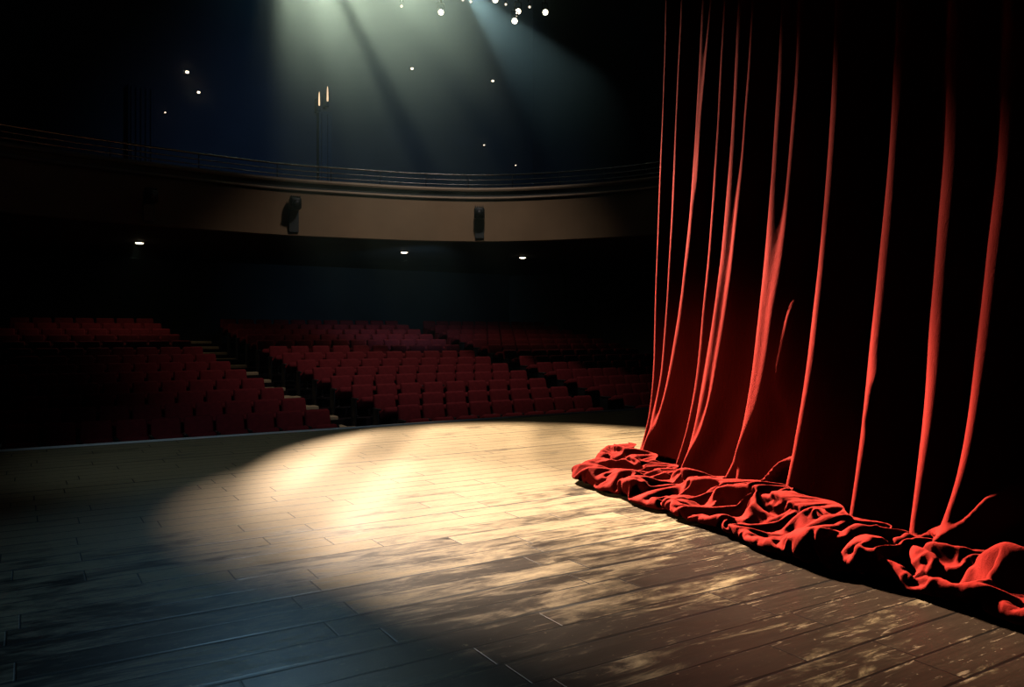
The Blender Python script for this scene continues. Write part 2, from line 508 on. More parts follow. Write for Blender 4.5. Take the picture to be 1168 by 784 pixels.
# folds: (crest line seen from the camera), lit width in metres, height of the crest
FOLDS = [
    ([(760, 0), (757, 110), (752, 230), (748, 330), (746, 410), (741, 470), (731, 512)], .05, .150),
    ([(778, 0), (771, 150), (765, 280), (757, 400), (750, 450), (738, 509)], .06, .150),
    ([(803, 0), (795, 150), (786, 270), (772, 380), (756, 460), (736, 510)], .10, .155),
    ([(827, 0), (817, 180), (807, 310), (796, 420), (786, 480), (776, 515)], .06, .155),
    ([(845, 0), (836, 160), (824, 300), (810, 400), (797, 470), (786, 515)], .10, .160),
    ([(860, 0), (850, 150), (835, 300), (815, 430), (801, 485), (787, 520)], .05, .160),
    ([(895, 0), (886, 160), (875, 300), (861, 420), (849, 490), (842, 535)], .10, .175),
    ([(915, 0), (905, 160), (890, 300), (870, 430), (852, 495), (832, 537)], .07, .175),
    ([(958, 0), (950, 160), (940, 280), (925, 410), (909, 500), (895, 567)], .095, .200),
    ([(1030, 0), (1022, 160), (1009, 300), (993, 440), (980, 530), (971, 588)], .10, .215),
    ([(1093, 0), (1087, 160), (1077, 290), (1064, 440), (1050, 540), (1040, 612)], .11, .225),
    ([(1158, 0), (1149, 160), (1135, 290), (1118, 430), (1097, 540), (1070, 617)], .085, .235),
]
ZT = 7.4
HS, BASE = 1.55, .35     # how deep the folds are
tracks = []
def interp(tab, z):
    if z <= tab[0][0]:
        (z0, a0), (z1, a1) = tab[0], tab[1]; return a0 + (a1 - a0) * max(z - z0, -.3) / (z1 - z0)
    for (z0, a0), (z1, a1) in zip(tab, tab[1:]):
        if z <= z1: return a0 + (a1 - a0) * (z - z0) / (z1 - z0)
    (z0, a0), (z1, a1) = tab[-3], tab[-1]; return a1 + (a1 - a0) * (z - z1) / (z1 - z0)
for pts, wid, hgt in FOLDS:
    # densify the crest line with a smooth curve
    q = catmull([(float(a), float(b)) for a, b in pts], 6)
    tab = sorted((solve(p.x, p.y, hgt * HS - BASE)[::-1] for p in q), key=lambda s: s[0])
    tracks.append((tab, hgt * HS, math.sqrt(2 * hgt * HS * wid / .92), None))
# folds beyond the right of the frame
a_last = tracks[-1][0]
for dx in (.55, 1.05, 1.6):
    tracks.append(([(z, a + dx) for z, a in a_last], .235 * HS, .22, None))
# short secondary folds: a crest line and the heights between which it lives
for pts, wid, hgt, fade in [
    ([(893, 512), (884, 530), (873, 543), (862, 553)], .05, .20, 'up'),
    ([(1152, 533), (1130, 562), (1100, 595), (1072, 618)], .055, .236, 'up'),
    ([(1073, 596), (1060, 607), (1046, 618)], .03, .23, 'up'),
    ([(915, 250), (905, 330), (890, 400), (876, 470), (868, 505)], .07, .165, 'both'),
    ([(812, 0), (803, 120), (795, 220), (780, 330), (768, 410)], .05, .155, 'down'),
    ([(1005, 380), (1000, 440), (993, 490), (990, 530)], .06, .21, 'both'),
]:
    q = catmull([(float(a), float(b)) for a, b in pts], 6)
    tab = sorted((solve(p.x, p.y, hgt * HS - BASE)[::-1] for p in q), key=lambda s: s[0])
    tracks.append((tab, hgt * HS, math.sqrt(2 * hgt * HS * wid / .92) * .8, (fade, tab[0][0], tab[-1][0])))

def smooth01(t): t = min(1, max(0, t)); return t * t * (3 - 2 * t)
NZ, NA = 104, 430
zs = [.02 + (ZT - .02) * (j / (NZ - 1)) ** 1.35 for j in range(NZ)]
AEND = 6.3
grid = []
for z in zs:
    loc = []
    for tab, hgt, w, fade in tracks:
        h = hgt
        if fade:
            kind, za, zb = fade
            if kind in ('up', 'both'): h *= 1 - smooth01((z - (zb - .45 * (zb - za))) / (.5 * (zb - za)))
            if kind == 'both': h *= smooth01((z - za) / (.35 * (zb - za) + 1e-6))
            if kind == 'down': h *= smooth01((z - za) / (.6 * (zb - za)))
        if h > .002: loc.append((interp(tab, z), h, w))
    wz = .55 + .45 * smooth01(z / 1.6)
    a0 = interp(tracks[0][0], z) - .035
    row = []
    for i in range(NA):
        a = a0 + (AEND - a0) * (i / (NA - 1))
        s = 0
        for ac, h, w in loc:
            d = (a - ac) / (w * wz)
            if abs(d) < 4: s += (h * math.exp(-d * d)) ** 5
        p = s ** .2
        valley = 1 - min(1, p / .22)
        nzv = noise.noise(Vector((a * 2.6, z * .35, 3.3))) * .030 * valley + noise.noise(Vector((a * 9, z * 1.4, 9.1))) * .007
        row.append((a, b_plane(z) - BASE + p + nzv))
    grid.append(row)
verts = []; faces = []
for j, z in enumerate(zs):
    for (a, b) in grid[j]:
        p = CO + CA * a + CN * b; verts.append((p.x - CO.x, p.y - CO.y, z))
for j in range(NZ - 1):
    for i in range(NA - 1):
        q = j * NA + i; faces.append((q, q + 1, q + NA + 1, q + NA))
cur = empty('stage_curtain', (CO.x, CO.y, 0))
tag(cur, 'tall red velvet stage curtain in deep folds, its hem heaped on the boards', 'curtain')
me = bpy.data.meshes.new('drape'); me.from_pydata(verts, [], faces)
link('drape', me, M['velvet'], cur, True)

HEAP = (
    (585,0,-1,-5,-6,-9,-15,-19,-22,-25,-29,-28,-23,-23,-15,-6,6,1,9,16,11,13,13,14,8,4,-11,-4,-15,-15,-22,-21,-7,-6,-1,-6,13,-8,1,-2,15,18,2,6,10,9,6,-1,-18,-2,22,21,16,10,1,6,15,17,15,11,13,25,31,25,-3,0,8,10,12,9,12,23,29,28,21,13,10,14,16,17,16,14,12,11,11,14,15,16,16,17,16,14,11,11,10,8,2,4,0,0,5,8,9,7,8,10,10,11,12,13,14,13,11,9,9,11,10,11,11,13,-5,8,13,10,10,9,11,11,13,14,16,16,15,15,13,12,12,10,11,11,12,13,15,15,16,15,15,15,13,11,11,10,10,11,11,12,11,11,9,9,10,10,9,9,8,2,11,17,-14,-16,11,11,10,12,17,19,20,13,1,10,9,-22,-6,1,4,10,21,27,27,16,7,6,8,12,13,5,1,6,16,23,26,26,22,18,12,11,11,14,16,18,19,18,2,13,6,10,12,13,14,15,16,15,12,4,10,10,15,16,19,17,12,9,12,10,10,14,13,12,10,7,7,6,-12,-12,16,16,9,-16,7,5,10,8,8,12,-4,-3,5,-1),
    (-21,0,0,2,-1,0,1,0,0,-1,3,-2,0,2,9,1,-8,2,-4,-1,2,3,3,-5,0,1,7,-11,2,0,2,1,-4,3,-4,16,-4,11,-12,-3,-6,0,3,-2,-1,-3,2,9,21,-5,0,-1,-11,-2,9,3,1,0,-1,-1,1,-1,-5,2,14,-7,1,-5,4,0,-2,-1,1,0,-1,0,-2,-1,0,0,0,-1,-1,0,0,-1,0,0,1,-1,-1,-1,-1,0,-1,1,1,3,8,2,1,-3,-10,-1,4,0,1,-1,0,-1,-2,0,0,1,0,-2,0,-6,-3,2,10,1,-5,4,3,1,-4,0,-1,0,0,0,0,-1,0,1,-2,1,-1,0,0,0,-1,0,0,0,0,-1,0,0,-1,0,0,0,0,-1,0,1,-1,-1,0,0,0,0,-2,11,-2,-2,-1,8,0,0,0,-2,-2,-1,-1,4,10,-5,-1,5,-2,-1,1,0,0,1,-4,-3,5,-3,2,0,-1,1,7,-3,-1,-1,0,-1,-2,-6,-2,-1,-1,0,0,0,-3,1,13,-7,3,1,-7,0,-2,2,-1,1,-4,4,-9,1,-1,3,-9,1,5,7,-1,0,1,-2,0,0,-5,0,0,5,3,3,-1,-8,-4,29,-22,3,1,2,5,-12,5,17,-14,13),
    (-21,-1,1,0,2,0,0,0,0,0,1,2,-3,0,-2,2,1,-1,2,0,5,1,-4,1,0,-2,0,-1,0,-2,5,0,7,-10,14,-2,-4,9,11,-11,-14,-4,3,0,0,5,1,-6,8,24,-12,1,-5,2,-3,7,-1,0,1,0,0,-3,-2,-2,-3,15,-12,6,-1,2,-1,2,-2,0,1,-3,0,-1,0,-1,0,0,0,-2,1,0,0,0,-1,0,-1,0,3,-9,0,0,9,4,1,3,-8,6,-5,3,-3,0,-1,1,-2,-2,1,1,0,-1,1,-1,-3,4,2,-11,10,2,-2,0,0,-3,4,-4,1,0,-1,-1,1,0,1,0,-2,0,-1,0,-1,1,0,0,0,0,-1,-1,0,0,0,0,0,0,0,-1,1,-1,2,0,-3,0,0,0,2,0,6,-4,1,8,0,-2,-1,1,-1,2,-4,1,2,0,2,12,-8,2,0,-1,-1,0,-5,5,-6,8,-4,0,0,4,-2,7,-5,0,-2,-5,-1,-2,-5,1,-1,0,0,0,2,-5,1,4,-1,-2,4,-5,4,-2,1,-2,-4,1,0,-2,-1,-5,7,3,1,-1,0,0,-1,-1,0,1,-1,-4,3,-1,21,-7,-2,7,-5,1,11,-15,-2,2,-8,17,7,-20,21,-7),
    (-22,1,-1,1,0,0,0,2,-1,3,-2,0,2,4,0,-5,0,-1,4,2,-1,-1,2,0,-1,-3,-1,5,-4,0,-1,15,-14,15,-9,1,-1,0,14,7,-11,-14,3,5,6,-7,0,8,2,-1,2,-1,15,-9,-1,-5,5,0,-1,0,-5,3,3,-6,8,0,2,-2,-2,-2,3,-2,2,0,-4,-3,2,1,-2,1,-2,0,1,-1,0,0,0,-1,1,0,0,-1,-1,9,-5,-2,-2,1,2,5,5,-9,11,-10,1,-3,0,0,0,-1,1,1,-2,1,-2,0,3,0,-6,1,-4,3,5,0,0,-1,-3,4,-2,-1,0,1,-1,1,0,0,3,-5,2,-4,1,0,0,0,-1,-1,-1,1,0,0,1,0,0,-1,0,0,0,0,0,1,-1,-3,0,1,3,0,-1,1,3,8,-2,0,0,1,1,-5,5,-10,2,4,1,-5,14,-2,-1,1,-1,0,3,-7,0,-3,5,0,0,-1,1,0,3,-2,-9,2,-5,2,6,-6,2,-4,0,0,0,3,-2,2,1,-7,-1,5,-2,0,-1,-1,6,-12,9,0,-4,-1,3,1,0,1,-2,0,1,2,-1,-5,-1,10,-4,-2,-1,24,-24,2,13,-15,13,0,0,-4,8,-9,7,8,-16,9),
    (-22,2,0,-1,0,0,1,0,1,-1,1,1,0,4,-1,-3,0,1,4,0,0,-1,-1,-1,-1,1,0,-2,10,4,3,-14,12,-13,11,-9,3,-2,-3,16,0,-3,7,-4,-8,6,2,-2,-1,1,4,0,2,9,-2,-7,-2,4,-4,-3,4,1,1,7,-7,-4,9,0,-3,0,0,1,0,-8,-2,3,-1,1,2,-3,2,0,-2,2,-1,0,0,0,-1,1,1,2,-3,-1,7,-2,-4,-2,-1,-1,6,5,4,-5,-5,3,-4,-2,2,5,-6,-1,3,-1,0,3,-4,2,1,5,-15,3,6,-1,-1,0,1,-1,-1,1,-1,0,0,1,0,0,-5,5,-3,0,-1,-1,1,0,-1,-1,2,-1,0,0,0,0,0,0,0,0,-1,0,1,1,-2,2,-1,0,0,-1,0,2,9,2,1,0,0,-6,2,4,-10,13,-7,-1,-5,13,3,-1,-4,0,0,-5,4,6,-5,-6,4,-1,1,0,2,-5,2,-4,3,-4,-3,1,-5,6,-1,-2,0,0,1,0,-3,-6,0,8,1,-2,1,-2,4,-2,-8,7,-6,2,1,4,-4,0,3,0,3,-4,-1,-2,1,-3,12,-5,4,2,-3,9,-2,-14,5,1,2,12,-9,4,-8,0,-3,-4,20,0),
    (-19,-2,2,0,-1,1,1,-1,1,-2,1,1,3,-3,1,3,-2,2,1,-2,0,0,-1,0,-1,0,0,6,-8,2,2,7,-9,12,-13,3,-1,0,-3,8,19,-9,-1,9,3,-12,-1,2,1,-4,5,-1,1,2,4,-1,-2,-2,6,-1,-2,-1,-2,0,6,1,0,1,-1,0,-1,0,-11,4,4,2,-5,-1,-1,2,0,-3,2,0,-1,1,0,0,1,-1,0,0,3,0,-4,5,2,-1,1,0,1,-1,-1,10,-13,-5,4,0,1,-3,6,-4,-1,1,2,-8,2,-1,7,-2,-5,0,-1,1,2,1,-1,0,1,-1,0,0,1,0,0,-4,3,-5,2,4,1,-4,-1,1,-3,2,0,0,0,0,-1,0,0,1,-2,1,0,-1,0,-3,2,-1,2,-1,0,2,0,0,10,2,0,0,0,5,-13,0,2,0,7,-6,1,9,0,3,-5,1,-7,2,1,-5,11,-5,-4,3,-6,5,0,5,-14,0,1,1,4,-8,6,-3,-2,4,-3,0,0,-3,6,-4,0,0,0,3,-4,6,-2,-5,15,3,-14,-12,6,-3,6,0,0,1,-3,3,0,-3,1,11,-11,6,-3,-5,5,-8,26,-13,-7,12,-8,1,9,-11,4,3,-10,18,-7,-11),
    (-21,1,-1,0,1,0,-1,2,0,1,-1,1,0,4,-4,-1,4,9,-9,1,-3,1,0,-1,0,6,-4,-2,2,-3,0,-1,5,-4,1,2,-1,-1,5,-4,5,9,1,2,-1,6,-1,3,-8,8,-3,-2,-2,1,1,6,-3,-2,-1,3,3,-5,3,-1,-3,3,3,1,-3,-1,2,-10,7,1,-1,-2,1,0,0,-1,-5,3,0,0,2,-2,0,1,-1,1,-1,1,1,-1,2,0,2,2,-2,-1,1,4,-13,8,12,-11,-5,3,0,1,-6,5,-3,-2,0,9,-5,-2,0,0,-2,0,-2,2,1,1,-1,1,-2,0,0,1,1,-1,1,-1,-7,3,0,0,-2,3,0,0,0,0,-1,0,-1,1,0,-1,0,0,1,-2,0,1,-2,1,2,5,-6,0,1,-2,2,3,6,-7,-2,1,2,-2,11,-13,9,-2,0,7,-7,0,-10,-1,11,-2,7,-4,0,4,-7,9,-1,-1,-2,-11,-2,-3,11,-2,-1,0,-2,8,-2,1,2,-7,1,0,0,-3,-4,11,2,-7,3,-1,5,-7,-3,9,-7,6,10,0,-21,5,-2,1,0,0,0,1,0,5,-5,-3,5,-5,1,5,-8,3,5,4,3,-11,6,1,-7,8,1,-7,14,-11,1,11),
    (-21,0,0,4,-1,-1,-1,2,0,0,1,2,-1,1,1,13,-4,-1,5,-15,1,-1,1,2,-1,-1,3,-7,2,3,-3,-1,3,-3,7,-4,3,1,0,-4,5,13,-4,-2,5,5,-2,-5,13,-12,4,5,-8,-3,2,1,6,-3,0,1,-1,-1,-1,1,2,3,-5,4,2,0,-12,4,1,3,-8,0,5,0,0,1,1,-3,-1,0,0,1,-1,0,0,0,1,0,0,2,1,0,1,-1,-3,4,0,-7,5,-1,6,8,-12,-2,0,-2,8,-13,3,3,-2,-3,8,-1,-4,0,-1,-1,2,0,-1,2,0,-1,1,-2,1,0,0,-1,1,-8,9,-7,-2,-1,4,2,2,-2,2,-2,-1,0,1,-1,0,1,-2,0,0,0,-1,-1,-1,3,3,-3,7,-2,-3,1,-1,-5,5,8,-6,1,0,-2,2,9,-8,-1,-2,1,11,-18,10,8,-4,2,-8,6,-2,-5,5,3,-1,-15,15,2,-4,3,-9,-1,2,-1,2,-1,-1,-1,1,7,-5,-3,0,2,2,-1,0,6,-7,0,-2,2,6,-11,4,-2,0,9,-6,-5,2,0,-1,-3,3,0,0,-1,-1,0,-2,1,2,-7,2,3,0,14,-3,-1,-2,-2,6,-2,-3,10,-10,6,4,-5),
    (-22,1,0,0,2,1,3,-5,2,1,0,1,5,-2,11,-13,9,-14,0,11,-2,-4,1,0,2,-1,5,-2,-8,1,1,1,-3,12,-8,8,2,1,0,9,0,-1,-2,0,-2,-1,2,6,-1,8,-9,0,-4,-3,-1,2,-2,10,-9,1,0,2,0,-2,0,1,7,-3,4,-11,10,3,2,-15,4,1,-1,1,-2,0,2,3,-4,0,0,-2,0,0,0,1,1,0,0,1,0,0,0,0,4,-2,-1,6,-8,1,1,5,3,-10,0,0,-2,-6,2,0,2,0,-1,3,-13,11,3,0,0,-1,1,2,2,-2,-4,2,0,-1,2,2,-2,6,-10,9,-1,-3,-7,1,0,2,3,1,-3,-3,-1,0,1,0,0,-2,1,0,-2,0,4,1,1,-2,-5,3,3,-1,1,0,-8,1,16,-10,-1,6,-2,-3,0,2,-7,-1,6,14,-2,-5,5,0,-3,1,-4,7,-1,-1,-4,-4,-13,3,9,-9,5,4,0,2,-1,-1,1,0,-4,1,6,-2,-4,1,0,1,-6,-1,4,0,3,3,-5,7,-11,2,9,0,10,-20,-1,0,2,1,-2,-1,-1,0,0,-4,5,3,-1,8,2,-11,1,6,-1,1,3,-7,2,2,5,-7,7,3,0,1),
    (-21,0,0,0,0,2,-1,4,-2,1,1,-1,-1,3,-4,10,-3,11,-16,11,-13,5,0,1,1,-1,5,1,1,-11,-1,1,12,-8,13,3,2,-3,-1,-3,6,0,-1,0,0,2,2,-1,-4,-1,6,-6,13,-5,-3,-1,-5,-8,17,-6,-2,0,0,0,-2,1,7,-5,-4,11,3,2,-10,-2,0,1,0,-5,5,-1,0,-5,5,1,-5,2,1,0,1,-1,0,0,-1,-4,-3,-1,0,-11,0,2,-1,2,20,0,-2,-13,12,9,-11,-2,0,5,-6,0,0,2,0,1,10,-19,15,-4,0,0,0,-2,-1,1,4,-1,2,-1,0,1,1,10,4,-10,3,-1,-1,-11,0,0,0,1,-3,3,-2,0,-1,1,1,-2,0,-1,1,-1,0,-1,0,3,3,-1,-1,0,0,5,-4,-1,-6,11,-3,-2,-2,1,6,-6,10,1,-19,0,20,-11,4,-5,10,-1,7,0,-4,-2,4,-1,-3,-5,-8,8,3,-5,0,0,0,0,-5,2,-2,0,0,6,0,-1,-4,-4,2,2,3,2,-2,-2,0,-9,11,-5,-6,1,-1,23,-16,-3,-1,0,2,-2,2,0,1,7,8,-5,1,-7,2,10,-15,4,2,1,0,0,1,2,-5,7,1,2,-1,3),
    (-22,1,2,-1,0,0,1,0,2,0,-1,2,-2,3,7,-9,2,0,20,-25,16,-9,0,0,1,1,1,1,-2,1,-7,5,-2,14,3,-1,-2,4,0,-2,-4,6,1,-1,0,-1,-5,-1,1,1,-1,2,-2,11,0,-1,0,-3,-12,4,3,2,-2,1,0,-1,3,8,-2,1,-3,4,-13,4,5,0,-2,3,-14,5,2,2,-3,0,4,0,0,-3,0,-1,0,-3,-7,-2,0,1,-1,-4,-1,0,3,7,5,-1,3,-4,-4,-1,5,6,-7,15,-13,-2,2,0,0,-2,4,2,5,-4,0,0,-3,0,2,1,0,1,-2,2,-2,1,-3,-4,6,8,-8,-3,-1,5,-2,0,0,-11,7,-2,3,0,-1,0,-1,0,0,0,-3,4,0,2,0,1,2,1,-2,-5,-2,2,14,-9,2,-1,3,-5,-6,3,0,7,-2,-1,11,-7,-2,3,-4,6,-3,-1,1,1,6,-6,-6,14,0,0,-1,-8,0,7,-9,1,0,-3,7,-12,7,-3,0,-1,3,2,1,2,0,-2,-1,-1,-5,0,-5,13,-5,-5,4,0,9,-21,16,-3,-5,-2,-1,3,0,2,6,0,-6,6,1,6,-7,0,9,-13,3,2,-3,11,-10,1,5,-1,0,2,4,0),
    (-21,0,0,1,1,0,1,0,0,1,2,-1,4,1,-7,6,-4,1,-4,16,-13,13,-8,-2,2,1,-5,0,1,-1,-1,6,9,3,0,1,2,-3,1,0,-2,3,-5,1,-1,3,4,-6,2,-1,1,1,-3,-1,5,-1,5,0,0,0,-5,1,6,-11,1,1,-1,8,3,-3,3,-11,-3,8,1,-3,3,-1,2,-13,0,6,3,0,0,-3,-2,3,-2,0,-4,-7,-1,1,1,-1,2,1,-9,5,5,1,0,3,1,5,-9,3,2,-2,4,-9,4,6,1,-3,-6,0,4,13,-11,3,0,-1,1,2,-3,-2,1,1,0,-1,0,-3,2,0,2,2,10,-5,1,-3,-3,-1,0,0,-7,3,-2,0,1,-2,2,2,-9,0,8,0,3,0,0,-1,-3,-3,1,5,0,-3,-4,11,0,1,-6,-2,12,-13,4,-2,2,-8,-4,20,-2,6,-10,0,2,0,-1,-6,0,14,2,-7,6,-11,-5,10,2,-8,3,0,-2,6,-10,11,-15,4,2,-1,1,-1,3,-7,2,3,1,-7,3,-1,5,1,-3,6,2,-5,-1,13,-27,3,5,4,-2,0,0,0,0,-1,1,-1,-1,2,9,-8,1,6,-3,3,-1,-3,10,-3,-2,-1,4,-1,0,3),
    (-21,1,0,0,0,1,0,1,0,0,1,2,4,-8,2,1,-1,0,-1,0,14,-12,6,-2,-1,-4,1,1,0,5,2,4,7,1,-1,0,0,2,-2,2,-3,-2,3,1,-3,-2,1,1,0,-1,1,1,5,-6,-1,4,-1,6,-3,-2,3,3,-13,5,-1,-1,1,0,9,-6,0,-7,5,2,-3,4,-6,-2,5,8,-8,-5,1,0,-1,1,2,-2,0,-1,-9,5,5,-9,1,0,-3,19,2,-12,-1,-2,1,0,-6,16,-2,-8,2,-1,0,-8,16,-1,-4,-2,7,-4,-2,1,4,4,-4,1,-2,-7,3,2,0,0,-1,0,-1,1,1,1,-1,0,-1,14,-2,-13,-5,1,-1,11,1,-7,2,-1,-2,2,-6,-3,10,5,-3,1,-3,1,2,-3,3,3,-1,-1,-1,-5,4,2,-12,1,6,8,-16,14,-5,1,-2,11,-10,6,-19,18,-2,-1,0,1,-7,0,-1,1,1,14,-2,-6,4,0,-3,3,6,-9,3,-8,13,-12,14,-15,-1,2,-1,2,0,7,-8,-1,-1,7,-7,3,-1,0,7,-1,1,7,-11,-6,12,-13,-1,0,3,-2,0,0,0,3,1,2,1,-2,-4,11,-8,-1,0,7,1,2,-1,-3,2,0,-2,0,-1,-1),
    (-19,-1,1,0,1,0,0,0,2,-1,0,4,-5,2,-3,1,3,-4,1,5,1,-5,2,1,-3,1,6,1,0,2,4,7,1,0,0,-1,-4,1,2,2,-1,-2,5,-10,4,1,0,4,-6,4,0,0,-2,3,-5,1,-8,6,12,-1,0,-11,-2,2,-1,1,0,-10,2,11,-7,-4,7,2,2,-2,8,1,-6,-4,-2,1,-1,0,0,2,-2,1,-1,0,3,-4,-8,11,-2,-1,-4,-2,14,0,-4,-4,-2,1,2,-4,12,-2,-2,-7,-2,8,2,-7,1,6,-4,5,-1,-5,2,-6,4,-1,0,7,0,-2,-3,0,0,1,0,2,-2,1,-1,0,0,-3,4,-1,3,-2,-11,1,7,5,-3,1,-2,-4,6,4,-2,3,-3,2,4,-6,0,2,-4,1,2,1,-4,-5,-3,3,15,-11,2,-5,-1,-1,5,-1,1,-8,19,-20,14,-18,14,-1,4,-4,1,0,-8,-4,15,-2,-13,27,-4,-11,2,1,-2,5,-5,8,-14,13,-5,8,-12,-1,1,0,-3,2,9,-4,-4,-2,4,1,0,-4,1,3,1,-1,14,-9,-1,-1,-7,-2,-1,1,0,-1,5,-1,4,-1,0,-2,3,-8,13,-3,-3,0,4,0,-9,5,-1,3,-2,-1,0,1),
    (-20,1,0,1,0,0,1,1,1,1,-3,0,0,4,-4,-2,2,1,5,-2,-6,4,-3,2,0,4,-2,4,7,0,-1,9,2,-4,-4,0,2,1,0,0,1,-1,2,5,-5,-4,-3,1,6,-1,0,0,-1,-4,0,3,-3,0,0,8,-3,-5,-1,1,2,0,-4,-2,1,0,-4,1,6,2,0,2,-1,-9,13,0,0,-6,-2,0,1,-1,1,-1,1,-4,-5,2,10,-11,3,1,-3,-1,1,12,-5,-1,-5,-1,-7,3,-2,10,2,-4,-1,8,-3,8,-2,-3,4,0,0,-5,10,-9,1,1,-6,0,1,3,1,-3,2,-1,3,-3,0,-1,1,0,-3,-8,-1,19,4,-19,11,-2,-1,2,2,-7,3,2,-4,3,3,-1,6,-6,0,6,-10,2,4,-2,0,0,1,-1,-7,0,-6,10,-2,-8,5,5,-1,1,0,4,-2,7,3,-4,-2,-1,-6,-1,-3,0,9,-12,2,-5,20,-1,6,-5,-2,2,-4,-2,6,-3,5,-2,-3,3,-1,-9,-1,1,1,-1,-7,1,4,1,5,-5,-1,4,-2,1,-1,1,6,10,-6,-5,-3,-1,0,-4,4,4,-3,4,-2,1,-7,3,1,3,-10,10,3,-10,1,3,-2,0,2,-1,3,1,1,-1),
    (-18,0,0,0,0,0,1,0,-1,4,0,-3,3,-3,1,0,0,7,-1,1,-8,2,-1,2,6,6,-14,4,-3,0,22,0,-2,-5,5,-5,2,-1,-1,-2,6,-1,-1,3,2,2,2,-8,0,0,0,-1,-1,4,-7,0,2,-3,1,-1,2,-2,1,-1,0,0,-4,4,4,-14,0,9,9,0,-1,-4,0,9,-11,-12,10,2,2,-3,0,0,1,0,0,-1,-4,5,-11,10,-8,0,5,3,-1,1,6,1,-2,-13,10,-1,6,-9,-4,3,7,-4,3,1,5,0,-4,-4,1,7,-6,11,-17,0,8,-2,0,-5,4,2,0,2,-1,0,-4,1,-1,-3,-6,5,5,5,-2,8,-9,0,0,-2,0,7,-4,0,1,-3,0,0,2,-1,0,-4,7,-2,-1,0,0,-3,4,6,-5,-9,5,-3,0,10,-8,0,1,3,-7,3,2,-3,10,7,-12,3,0,-9,0,5,-13,5,-6,15,6,-15,7,10,-3,-5,3,0,-2,-7,4,-1,8,-1,0,1,-8,-1,2,0,0,4,-6,-1,0,-1,6,-2,4,-2,-3,0,0,14,1,-3,-6,-4,-2,5,1,0,6,-6,2,-11,7,-3,0,2,-1,0,1,4,-6,-3,13,-11,1,2,-1,1,0,1),
    (-19,1,0,0,0,1,-1,1,2,-2,3,-3,3,-1,-1,4,3,0,1,-6,1,5,6,-1,-1,-3,12,-12,8,-1,6,0,-2,8,-8,5,-8,1,1,1,-4,3,-1,1,1,-1,-3,9,-6,1,0,0,2,-9,1,-1,3,-1,-1,-1,-5,1,7,1,-5,-4,10,2,-4,-4,5,3,0,-2,-5,4,0,5,-15,6,-5,6,0,2,1,1,-6,0,1,-3,8,-9,8,-10,8,-7,6,-1,0,-1,1,-5,-7,9,0,2,-10,9,-1,8,-3,5,-1,-2,-4,-2,3,5,-3,1,-3,6,0,-6,1,2,-2,5,-3,0,0,0,-1,0,0,-2,-6,-2,8,5,1,-9,3,11,-8,0,0,0,1,-5,5,-2,4,-4,0,0,-3,5,1,5,2,-4,1,-1,-9,5,-3,4,2,-6,1,-1,-2,4,-1,-1,2,0,4,-6,2,-8,5,0,2,-1,3,-6,3,-2,11,-8,1,1,-11,11,-7,3,5,4,-5,-1,2,6,-9,1,-7,2,11,-6,5,-6,-4,1,7,-8,2,2,-2,6,-3,5,-4,-3,4,-6,1,1,16,-6,4,-6,0,-3,0,3,1,5,-18,6,-4,2,0,2,3,-6,3,-3,2,2,-5,12,-2,-6,0,0,0,1),
    (-18,0,1,-1,1,-1,1,0,0,1,1,0,4,-5,5,1,4,-1,-1,-5,12,3,-9,2,0,-6,0,3,14,-1,3,-1,2,0,2,-5,6,-10,1,0,0,1,-1,0,1,2,3,-7,6,-2,-2,-2,-2,10,-5,-8,5,1,-12,-2,2,10,-3,1,-1,3,-11,8,7,11,-1,0,-15,-1,6,-2,-1,-1,12,-15,-1,2,0,0,0,0,-3,1,-2,-3,-3,7,3,11,-11,3,-2,-8,-1,-1,4,-7,11,2,1,-4,9,-2,-1,2,-4,-1,-2,0,1,5,-5,0,1,0,1,0,9,-10,1,0,2,-3,1,0,0,-1,0,-5,3,-4,5,5,0,-3,-3,5,0,-2,1,-1,0,1,-1,3,-3,3,-9,4,0,1,3,1,-2,0,0,7,-9,-4,4,0,1,1,-2,0,-1,1,3,-5,3,4,-3,-3,-4,6,-1,-2,1,-8,13,-6,0,1,3,-5,-1,15,-15,3,11,-3,0,1,1,-10,3,1,-5,-5,11,2,4,-9,-9,13,-2,3,-4,-10,0,7,2,-2,4,1,3,-8,-2,5,-1,2,-5,-1,6,11,-6,1,-3,-1,0,0,0,-2,-9,4,2,1,-1,-4,6,-4,2,3,-3,-1,4,-2,2,-1,-1,0,0,0),
    (-18,0,0,1,-1,1,0,0,-1,5,-3,3,-1,1,2,3,1,0,0,9,-1,-2,-4,-2,-1,-7,2,4,11,6,0,2,-1,-2,3,0,-4,6,-9,-1,2,-1,0,0,-1,-1,1,5,-6,0,0,2,4,-8,10,-12,6,0,-1,-2,4,2,-6,-2,0,1,2,0,-4,11,3,-2,-10,2,-6,0,0,2,8,0,-6,0,0,1,0,-2,-2,0,-2,-5,6,1,-1,-1,12,-3,-2,-1,1,-8,-5,11,1,1,-3,3,1,-6,7,0,3,-5,4,-4,5,-10,7,-6,2,0,4,-3,5,-1,-4,0,0,0,2,-2,0,0,-5,4,-3,5,-1,-1,1,1,1,2,0,-8,6,-1,-1,1,0,2,-5,1,1,1,0,-1,0,-1,2,-1,1,0,8,-4,1,-7,3,1,0,-1,-3,3,0,-7,8,2,-5,-6,7,-3,0,0,1,1,-7,6,0,-2,1,4,2,0,-5,-1,1,12,-4,0,-11,6,-3,-3,-3,8,0,-8,2,6,8,-12,2,2,-6,3,1,0,1,1,1,1,-2,-1,1,-2,1,-2,-3,1,0,17,-6,3,-4,6,-8,2,-2,-2,2,2,-8,-1,-1,-1,3,1,0,2,-1,0,-1,2,-1,3,-2,0,0,-1),
